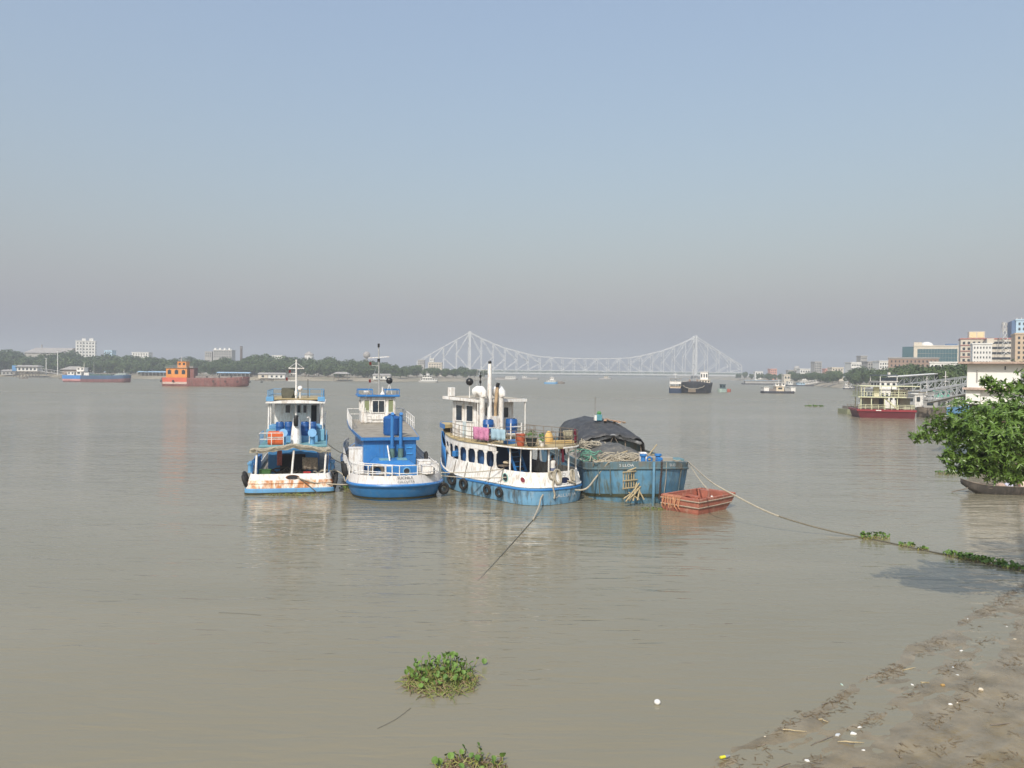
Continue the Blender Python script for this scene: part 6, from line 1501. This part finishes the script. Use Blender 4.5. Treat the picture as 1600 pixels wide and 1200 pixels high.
for c,r in blobs:
    nw = int(84*(r/.8)**2)+12
    for _ in range(nw):                        # whorls of leaves at twig ends
        d = V((rt.gauss(0,1),rt.gauss(0,1),rt.gauss(0,1)*.9)).normalized()
        p = c + d*r*rt.uniform(.45,1.05)
        ax = (d+V((rt.gauss(0,.4),rt.gauss(0,.4),rt.gauss(0,.4)+.25))).normalized()
        for k in range(rt.randint(5,8)):
            az = 2*pi*k/7+rt.uniform(-.4,.4)
            u = ax.orthogonal().normalized(); u = Matrix.Rotation(az,3,ax) @ u
            dr = (u + ax*rt.uniform(-.1,.7) + V((0,0,-.25))).normalized()
            n_ = (ax - dr*ax.dot(dr)).normalized() if abs(ax.dot(dr))<.98 else ax.orthogonal().normalized()
            L_ = rt.uniform(.09,.21)
            leaves.append((p+dr*L_*.5,dr,n_,L_))
cam_p = V((0,0,CAM_H))
leaves.sort(key=lambda l:(l[0]-cam_p).length - (6 if (l[0].x/l[0].y)<.66 else 0))
def leaf_matrix(l):
    p,dr,n_,L_ = l; x = dr.cross(n_)
    return Matrix(((x.x*L_,dr.x*L_,n_.x*L_,p.x),(x.y*L_,dr.y*L_,n_.y*L_,p.y),(x.z*L_,dr.z*L_,n_.z*L_,p.z),(0,0,0,1)))
off = Matrix.Translation(-V((tree_c.x,tree_c.y,zt0)))
for l in leaves[:300]:
    o = link('leaf',leaf_me,tr); o.matrix_local = off @ leaf_matrix(l)
base = [V((x*.62,y,z)) for x,y,z in LEAF]
g = G()
for l in leaves[300:]:
    m_ = off @ leaf_matrix(l)
    g.add([m_ @ v for v in base],LEAF_F)
stuff(g.obj('crown',M_NEARLEAF,tr))
def tl(p): return V(p)-V((tree_c.x,tree_c.y,zt0))
trunk_pts=[V((0,0,0)),V((-.1,.1,2.0)),V((.1,.15,4.0)),V((.4,.1,6.2)),V((.8,.1,8.5)),V((1.2,.2,11))]
G().tube(trunk_pts,[.34,.28,.24,.19,.13,.06],10).obj('trunk',M_BARK,tr,True)
for k,(c,r) in enumerate(blobs):
    e = tl(c); b0 = trunk_pts[1+min(3,max(0,int((e.z-2)/2.4)))]
    mid = b0.lerp(e,.5)+V((0,0,.35))
    G().tube([b0,b0.lerp(mid,.5)+V((0,0,.15)),mid,mid.lerp(e,.6),e],[.09,.075,.055,.03,.012],6).obj('branch',M_BARK,tr,True)

# ================================================================== PEOPLE
def skin_body(name,joints,edges,m,parent,sub=2):
    me=bpy.data.meshes.new(name); me.from_pydata([j[0] for j in joints],edges,[]); o=bpy.data.objects.new(name,me); col.objects.link(o)
    sk=o.modifiers.new('skin','SKIN'); 
    for i,j in enumerate(joints):
        r=j[1]; me.skin_vertices[0].data[i].radius=(r,r) if not isinstance(r,tuple) else r
        me.skin_vertices[0].data[i].use_root=(i==0)
    ss=o.modifiers.new('sub','SUBSURF'); ss.levels=sub; ss.render_levels=sub
    dg=bpy.context.evaluated_depsgraph_get(); nm=bpy.data.meshes.new_from_object(o.evaluated_get(dg)); bpy.data.objects.remove(o)
    nm.materials.clear(); nm.materials.append(m)
    for p in nm.polygons: p.use_smooth=True
    return link(name,nm,parent)
M_SKIN=mat('brown_skin',(.20,.095,.055),.55,.08,6); M_HAIR=mat('black_hair',(.012,.010,.009),.5,.2,20)
def person(label,loc,rz,seated,shirt,trousers,hair,reach=0.0):
    t=thing('person',label,'person',loc,rz)
    hip=.46 if seated else .92
    J=[((0,0,hip),.135)]
    E=[]
    def add(p,r,par): J.append((p,r)); E.append((par,len(J)-1)); return len(J)-1
    sp=add((0,.01,hip+.22),.125,0); ch=add((0,.0,hip+.42),.15,sp); ne=add((0,.01,hip+.58),.06,ch)
    hd=add((0,.02,hip+.70),.085,ne); ht=add((0,.015,hip+.82),.088,hd)
    for s in (-1,1):
        sh=add((s*.19,0,hip+.50),.062,ch); el=add((s*.27,.03+.05*reach,hip+.24),.045,sh); wr=add((s*.22,.22+.1*reach,hip+.10),.032,el)
        pa=add((s*.21,.29+.1*reach,hip+.08),.034,wr)
        for k in range(4):
            f1=add((s*(.175+.022*k),.34+.1*reach+.006*(k in(1,2)),hip+.075),.0095,pa); add((s*(.175+.022*k),.375+.1*reach,hip+.05),.008,f1)
        th=add((s*.165,.29+.1*reach,hip+.07),.011,wr); add((s*.15,.325+.1*reach,hip+.05),.009,th)
        if seated:
            hp=add((s*.10,.04,hip-.02),.10,0); kn=add((s*.20,.42,hip+.02),.068,hp); an=add((s*.12,.50,.07),.042,kn); add((s*.12,.64,.03),.035,an)
        else:
            hp=add((s*.10,0,hip-.06),.095,0); kn=add((s*.11,.03,.50),.062,hp); an=add((s*.12,0,.08),.042,kn); add((s*.13,.14,.04),.035,an)
    skin_body('body',J,E,M_SKIN,t)
    G().loft([[(a*cos(2*pi*k/16),b*sin(2*pi*k/16)+.005,hip+z) for k in range(16)] for a,b,z in ((.19,.15,-.06),(.18,.145,.1),(.19,.15,.3),(.215,.16,.44),(.19,.13,.52),(.11,.09,.555))],True,False,False).obj('shirt',shirt,t,True)
    if seated: G().loft([[(a*cos(2*pi*k/14),y+.1*sin(2*pi*k/14)*0,hip+zz+b*sin(2*pi*k/14)) for k in range(14)] for a,b,y,zz in ((.2,.14,-.12,0),(.27,.14,.12,0),(.30,.11,.42,0),(.28,.09,.5,-.05))],True,True,True).obj('wrap',trousers,t,True)
    else: G().loft([[(a*cos(2*pi*k/16),b*sin(2*pi*k/16),z) for k in range(16)] for a,b,z in ((.20,.16,hip+.04),(.21,.17,hip-.15),(.23,.17,hip-.4),(.22,.16,.30))],True,False,False).obj('wrap',trousers,t,True)
    g=G(); g.ball((0,-.002,hip+.80),.112,16,9,1.02); 
    o=g.obj('hair' if hair is M_HAIR else 'headscarf',hair,t,True); o.scale=(1,1,1)
    # face on the far side: brow, nose, eyes, mouth, ears
    hz=hip+.74
    G().loft([[(a*cos(2*pi*k/14),.055+b*sin(2*pi*k/14),hz+z) for k in range(14)] for a,b,z in ((.035,.04,-.12),(.065,.065,-.07),(.082,.08,0),(.080,.08,.05),(.05,.05,.09))]).obj('face',M_SKIN,t,True)
    G().loft([[(-.016,.13,hz-.035),(.016,.13,hz-.035),(.012,.158,hz-.035),(-.012,.158,hz-.035)],[(-.008,.125,hz+.03),(.008,.125,hz+.03),(.006,.138,hz+.03),(-.006,.138,hz+.03)]]).obj('nose',M_SKIN,t)
    for s in (-1,1):
        G().ball((s*.033,.128,hz+.022),.013,8,5).obj('eye',mat('eye_white',(.6,.6,.58),.3),t); G().ball((s*.118,.015,hz),.026,8,5,1.5).obj('ear',M_SKIN,t,True)
    G().box(-.028,.028,.128,.138,hz-.066,hz-.056).obj('mouth',mat('lips',(.18,.06,.05),.5),t)
    return t
q=local(b3,(-.35,.85,1.36)); person('person with black hair in a white vest on the launch stern, back to the camera',q,R(20),False,mat('white_vest',(.72,.70,.66),.8,.05,6),mat('checked_wrap',(.14,.16,.25),.9,.2,6),M_HAIR)

# ================================================================== CANOE UNDER THE TREE
cp=W(1502,770); ca=thing('wooden_canoe','dark wooden canoe with upswept end lying under the leafy tree','canoe',(cp.x,cp.y,0),R(-90-6)); Lc=8.5
M_CANOE=mat('tarred_wood',(.055,.048,.042),.75,.3,2,(.14,.12,.10),.6,(2,2,.5),.5)
rings=[]
for k in range(15):
    u=k/14; y=Lc*u; w_=.62*sin(pi*min(1,max(0,.04+.92*u)))**.55; zt=.62+.42*(2*u-1)**4; zb=-.28+ (.95*max(0,1-u/.22)**1.6+.95*max(0,(u-.78)/.22)**1.6)
    rings.append([(-w_*.35,y,zb),(-w_*.85,y,zb+.35*(zt-zb)),(-w_,y,zt),(-w_+.05,y,zt),(-w_*.75,y,zb+.45*(zt-zb)),(0,y,zb+.18),(w_*.75,y,zb+.45*(zt-zb)),(w_-.05,y,zt),(w_,y,zt),(w_*.85,y,zb+.35*(zt-zb)),(w_*.35,y,zb)])
G().loft(rings).obj('hull',M_CANOE,ca,50)
for s in (2,8): G().tube([r[s] for r in rings],.035,5).obj('gunwale',M_TIMB,ca)
for u in (3,5,9,11): y=Lc*u/14; G().box(-.5,.5,y-.12,y+.12,.42,.46).obj('thwart',M_TIMB,ca)
tag(G().tube([W(1541,748,.85),W(1508,764,.35),W(1487,768.5,.04)],.035,6).obj('steering_oar',M_TIMB),'oar slanting from the canoe end into the water','oar')
cm=Matrix.Translation(ca.location)@Matrix.Rotation(ca.rotation_euler.z,4,'Z')
def inc(x,y,z): return cm@V((x,y,z))
person('person in a red headscarf and pale top seated in the canoe under the tree',inc(0,4.3,.0),R(150),True,mat('pale_top',(.66,.50,.42),.85,.08,6),mat('white_wrap',(.55,.55,.56),.9,.1,6),mat('red_headscarf',(.40,.07,.03),.9,.15,8))
for k,(y,c,lab) in enumerate(((3.3,(.50,.50,.60),'bluish white bundle in the canoe left of the person'),(5.4,(.62,.62,.60),'white bundle in the canoe right of the person'),(2.7,(.42,.30,.24),'brown bundle in the canoe nearest its upswept end'))):
    o=tag(G().ball((0,0,.2),.32,12,7,.7).obj('bundle',mat('bundle_%d'%k,c,.9,.25,4,bump=.5,bscale=9),None,True),lab,'bundle'); o.location=inc(.05*k,y,.42)

# ================================================================== FLOATING PLANTS
M_HYA=leaf_mat('hyacinth_leaf',(.04,.10,.02),(.16,.26,.05)); M_HYB=leaf_mat('hyacinth_stem',(.12,.17,.035),(.34,.31,.10)); M_HYD=leaf_mat('dead_stem',(.09,.06,.03),(.25,.18,.10))
hl=[]
for k in range(10):
    a=2*pi*k/10; hl.append((.5*cos(a),.5*sin(a)+.42,.10*cos(2*a)+.06))
hya_me=G().add(hl+[(0,.42,-.02)],[(k,(k+1)%10,10) for k in range(10)]).mesh('leaf',M_HYA)
def hyacinth(label,c,rx,ry,nl,ns,hmax,seed,leafr=(.10,.17),back=.5,objs=True,group='floating water hyacinth',dead=.35):
    """clump of water hyacinth: upright round leaves, mostly at the back, over a mat of pale and dead stems"""
    r=random.Random(seed); t=thing('water_hyacinth',label,'water plant',c,0,group); g=G(); gs=G(); gd=G()
    for k in range(nl):
        a=r.uniform(0,6.28); q=sqrt(r.random()); x=rx*q*cos(a); y=ry*q*sin(a)
        y=y+back*ry*.5 if r.random()<.75 else y
        h=hmax*r.uniform(.35,1.0)*(1-.45*q)
        s=r.uniform(*leafr); lean=V((r.gauss(0,.35),r.gauss(-.1,.35),1)).normalized(); top=V((x,y,0))+lean*h
        gs.tube([(x,y,-.03),V((x,y,0))+lean*h*.6,top],[.012,.012,.007],5)
        m_=Matrix.Translation(top)@Matrix.Rotation(r.uniform(0,6.28),4,'Z')@Matrix.Rotation(r.uniform(.5,1.35),4,'X')@Matrix.Scale(s,4)
        if objs: o=link('leaf',hya_me,t); o.matrix_local=m_
        else: g.add([m_@V(v) for v in hl+[(0,.42,-.02)]],[(k_,(k_+1)%10,10) for k_ in range(10)])
    for k in range(ns):
        a=r.uniform(0,6.28); q=sqrt(r.random()); x=rx*1.02*q*cos(a); y=ry*1.02*q*sin(a)-.12*ry; L_=r.uniform(.12,.42)*min(1,rx); b=r.uniform(0,6.28); z=.01+.10*(1-q)*r.random()
        (gd if r.random()<dead else gs).tube([(x,y,z),(x+L_*.5*cos(b),y+L_*.5*sin(b),z+r.uniform(0,.12)),(x+L_*cos(b),y+L_*sin(b),max(.0,z+r.uniform(-.03,.06)))],[.013,.011,.006],4)
    if g.v: stuff(g.obj('leaves',M_HYA,t))
    if gs.v: stuff(gs.obj('stems',M_HYB,t))
    if gd.v: stuff(gd.obj('dead_stems',M_HYD,t))
    return t
hyacinth('large floating clump of round-leaved water hyacinth in the near water',W(690,1064),1.0,1.0,170,520,.50,3,(.08,.15),.9)
o=link('leaf',hya_me,thing('hyacinth_leaf','single hyacinth leaf floating right of the large clump','water plant',W(757,1040))); o.scale=(.17,.17,.17); o.rotation_euler=(1.0,0,.3); o.location=(0,0,.06)
hyacinth('floating plant debris cut off by the lower picture edge',W(738,1203),.78,.62,22,240,.32,8,dead=.55)
hyacinth('leafy clump caught on the mooring line, first from the barge',W(1368,842),.75,.45,55,60,.42,11,objs=False)
hyacinth('small clump on the mooring line, second from the barge',W(1417,854),.42,.25,22,30,.2,12,objs=False)
hyacinth('smallest clump on the mooring line, third from the barge',W(1442,860),.28,.2,14,20,.16,13,objs=False)
for k in range(6):
    u=k/5; hyacinth('dark raft of plants on the mooring line in tree shade, %s section from the left'%('first','second','third','fourth','fifth','sixth')[k],W(1492+21*k,869.5+4.2*k),.5,.38,44,30,.24,20+k,objs=False,group='plant raft on the mooring line')
hyacinth('low green drift of plants left of the red pontoon',W(1272,635.5),2.6,1.6,90,40,.4,31,(.2,.4),objs=False)
hyacinth('weed growing along the waterline of the leftmost tug stern',W(462,774),2.0,.22,26,110,.12,33,(.05,.09),objs=False,dead=.3)
hyacinth('weed caught between the leftmost tug and the blue tug',W(542,765),.6,.5,26,40,.2,34,objs=False)
hyacinth('yellow-green weed by the red work boat at the barge stem',W(1020,796),.75,.25,24,40,.12,35,(.06,.12),objs=False)
hyacinth('weed patch beside the upswept end of the canoe',W(1482,741),1.0,.8,50,60,.35,36,objs=False)

# ================================================================== MOORING LINES
a=local(b4,bow4(4.6,2.35,.02)); pts=[a]
for px,py,z in ((1110,752,2.35),(1150,775,1.75),(1200,800,1.05),(1250,817,.6),(1300,830,.25),(1345,839,.03)): pts.append(W(px,py,z))
def smooth(pts,n=6):
    pts=[V(p) for p in pts]; out=[]
    for i in range(len(pts)-1):
        p0=pts[max(i-1,0)]; p1=pts[i]; p2=pts[i+1]; p3=pts[min(i+2,len(pts)-1)]
        for k in range(n):
            t=k/n; out.append(.5*((2*p1)+(p2-p0)*t+(2*p0-5*p1+4*p2-p3)*t*t+(3*p1-p0-3*p2+p3)*t**3))
    return out+[pts[-1]]
sp=smooth(pts); h_=int(len(sp)*.55)
mo=rope('mooring_line','pale upper half of the long mooring line from the barge bow',sp[:h_+1],.045,M_ROPE)
rope('mooring_line','dark wet lower half of the mooring line sagging into the water on the right',sp[h_:],.04,mat('damp_rope',(.16,.14,.10),.8,.2,8))
rope('sunken_line','dark wet continuation of the mooring line through the plant clumps',smooth([W(1345,839,.03),W(1390,848,.02),W(1430,857,.02),W(1470,865,.03),W(1520,875,.04),W(1570,886,.04),W(1640,899,.1)]),.035,M_WETROPE)
a=local(b3,stern3(-.25,.5,.08)); pts=[a,W(849,772,.75),W(842,792,.32),W(833,812,.02)]
rope('anchor_line','pale rope from the launch stern down to the water',smooth(pts),.055)
rope('wet_anchor_line','dark wet rope running just at the water surface below the launch',smooth([W(833,812,.02),W(810,838,.012),W(785,866,.008),W(757,897,-.012),W(740,916,-.03)]),.026,mat('soaked_rope',(.12,.11,.08),.5,.2,6))
rope('stern_warp','thick pale rope looping from the launch stern fairlead up to the barge bow',smooth([local(b3,stern3(.3,.3,.06)),local(b3,stern3(.95,.05,.12)),W(893,764,.85),W(915,764,.95),W(932,745,1.6),local(b4,bow4(-3.0,2.35,.05))]),.06)
for k,(a,b) in enumerate(((( 2.5,6.0,2.9),(-3.1,7.2,2.4)),((2.7,4.2,2.1),(-3.2,6.0,1.9)))): rope('breast_line','%s dark line between the leftmost tug and the blue tug'%('upper','lower')[k],sag(local(b1,a),local(b2,b),.12),.03,M_WETROPE)
rope('stern_line','pale rope from the leftmost tug stern fairlead to the blue tug',smooth([local(b1,(.5,.22,1.1)),local(b1,(1.6,.12,.75)),local(b1,(2.6,.2,.62)),W(545,757,.75),local(b2,(-2.6,1.6,1.25))]),.04)
rope('stern_line','short rope hanging from the leftmost tug stern into the water',smooth([local(b1,(.6,.2,1.05)),local(b1,(1.1,.05,.7)),local(b1,(1.7,-.15,.2)),local(b1,(1.9,-.2,-.05))]),.03,M_WETROPE)
rope('quarter_line','slack pale rope looped between the two tugs',smooth([local(b1,(2.8,2.0,1.5)),W(535,741,1.15),W(540,752,.95),local(b2,(-3.2,3.6,1.4))]),.045)
for k,(a,b) in enumerate((((2.9,1.2,1.75),stern3(-4.7,.95)),((2.95,1.5,1.5),stern3(-4.4,.45)))): rope('breast_line','%s line between the blue tug stern and the launch side'%('upper','lower')[k],sag(local(b2,a),local(b3,b),.1),.035)

# ================================================================== LITTER ON THE MUD AND THE WATER
def on_mud(px,py):
    z=0.0
    for _ in range(4):
        p=W(px,py,z); z=max(0.0,mud_h(p.x,p.y))
    return V((p.x,p.y,z))
M_FOAM=mat('white_foam',(.68,.67,.64),.7,.05,8)
o=tag(G().ball((0,0,.05),.085,14,8,.85).obj('float_ball',M_FOAM,None,True),'white foam ball floating in the near water','ball'); o.location=W(1027,1100)
t=thing('drink_can','yellow and dark can lying at the edge of the mud','can',on_mud(1131,1186)+V((0,0,.05)),R(20)); G().lathe([(.028,-.10),(.033,-.09),(.033,.03),(.033,.031)],n=12,axis='X').obj('body',mat('yellow_tin',(.62,.58,.03),.4,.1,8),t,True); G().lathe([(.033,.032),(.033,.09),(.02,.13),(.02,.16)],n=12,axis='X').obj('end',mat('grey_tin',(.25,.25,.27),.4),t,True)
lit=[(1333,1147,'white foam piece on the mud, largest of all',.11,M_FOAM),(1309,1149,'greyish plastic cup beside the largest foam piece',.09,mat('grey_plastic',(.5,.52,.53),.4)),(1262,1189,'round white foam lump near the lower mud edge',.075,M_FOAM),(1343,1137,'flat white scrap above the largest foam piece',.07,M_FOAM),
     (1502,1017,'white plastic bit high on the mud bank',.065,M_FOAM),(1489,1043,'pale scrap below the upper plastic bit',.06,mat('dull_plastic',(.55,.56,.54),.5)),(1496,1055,'small pale scrap right of the mud puddle',.06,mat('dull_plastic',(0,0,0))),(1485,1101,'white plastic cup in the middle of the mud',.085,M_FOAM),
     (1496,1098,'small cream scrap beside the plastic cup',.05,mat('cream_scrap',(.6,.52,.4),.7)),(1533,1078,'long white and yellow wrapper on the mud',.12,mat('cream_scrap',(0,0,0))),(1586,999,'cream scrap near the right edge',.07,mat('cream_scrap',(0,0,0))),(1512,967,'tiny pale scrap near the upper mud edge',.06,mat('dull_plastic',(0,0,0))),
     (1473,1071,'orange brown wrapper on the mud',.10,mat('orange_scrap',(.42,.26,.09),.7)),(1315,1070,'pale green scrap floating at the mud edge',.07,mat('green_scrap',(.4,.52,.45),.6)),(1425,1070,'small pale scrap left of the orange wrapper',.06,M_FOAM),(1573,979,'small white scrap by the right mud edge',.05,M_FOAM),(1195,1151,'tiny pink scrap on the silt line',.045,mat('cream_scrap',(0,0,0))),(1349,1172,'tiny white scrap below the largest foam piece',.045,M_FOAM)]
rl_=random.Random(3)
for px,py,lab,s,m in lit:
    g=G(); n=9; rad=[s*.72*rl_.uniform(.45,1.15) for _ in range(n)]
    g.loft([[(rad[k]*f*cos(2*pi*k/n)*1.3,rad[k]*f*sin(2*pi*k/n)*.8,z) for k in range(n)] for f,z in ((.8,0),(1,.01*s/.06),(.85,.025*s/.06),(.4,.032*s/.06))])
    o=tag(g.obj('litter',m,None,True),lab,'litter','litter on the mud bank'); o.location=on_mud(px,py)-V((0,0,.008)); o.rotation_euler=(rl_.uniform(-.15,.15),rl_.uniform(-.15,.15),rl_.uniform(0,6))
stk=[(1242,1143,.55,-5),(1290,1100,.4,35),(1355,1060,.25,60),(1420,1046,.5,18),(1285,1158,.8,32),(1222,1198,.5,30),(1330,1161,.6,0),(1570,1132,.9,15),(1190,1165,.3,20),(1445,1067,.25,-20),(1420,1085,.3,-10),(1506,1095,.3,10),(1287,1127,.2,-40),(1345,1200,.4,10),(1406,1183,.15,85)]
words=['first','second','third','fourth','fifth','sixth','seventh','eighth','ninth','tenth','eleventh','twelfth','thirteenth','fourteenth','fifteenth']
order=sorted(range(len(stk)),key=lambda i:stk[i][0])
for i,(px,py,L_,a) in enumerate(stk):
    c=on_mud(px,py); d=V((cos(R(a)),sin(R(a)),0)); pts=[c+d*L_*(u-.5)+V((.03*sin(u*9+i),.03*cos(u*7+i),.02+.02*sin(u*5+i))) for u in (0,.25,.5,.75,1)]
    tag(G().tube(pts,[.012,.018,.016,.014,.006],5).obj('driftwood_stick',M_TIMB if i%3 else MB_),'thin driftwood stick on the mud, %s from the left'%words[order.index(i)],'stick','driftwood sticks on the mud')
# fine plant debris washed up in lines: nobody could count it
g=G(); rd=random.Random(77)
for _ in range(5200):
    t_=rd.uniform(-4,30); line=rd.choice((.1,.25,.5,1.3,1.5,2.2,2.4,3.1,3.9,4.2)); s_=line+rd.gauss(0,.10)+.25*noise.noise((t_*.4,line,0))
    if noise.noise((t_*.55,line*2.1,4))<.0: continue
    p=SH0+SHD*t_+SHN*s_; z=mud_h(p.x,p.y)
    if z<-.02: continue
    z=max(z,0)+.008; a=rd.uniform(0,6.3); L_=rd.uniform(.03,.14); w_=rd.uniform(.006,.018); u=V((cos(a),sin(a),rd.uniform(-.1,.25)))*L_; v=V((-sin(a),cos(a),0))*w_
    c=V((p.x,p.y,z)); g.add([c-u-v,c+u-v*.5,c+u+v*.5,c-u+v],[(0,1,2,3)])
stuff(tag(g.obj('washed_up_debris',M_HYD),'fine dark plant debris washed up in lines on the mud','debris'))
# twigs drifting on the river
for i,(p0,p1,p2,lab) in enumerate((((590,1138),(618,1124),(642,1106),'thin dark weed strand drifting below the large hyacinth clump'),((342,957),(370,958),(408,961),'thin dark twig drifting on the open water at left'),((1290,838),(1310,840),(1322,840),'pale stick floating by the mooring line'))):
    rope('drifting_twig',lab,smooth([W(*p0,.012),W(*p1,.016),W(*p2,.012)]),.0045,M_WETROPE if i<2 else MB_,'twig')
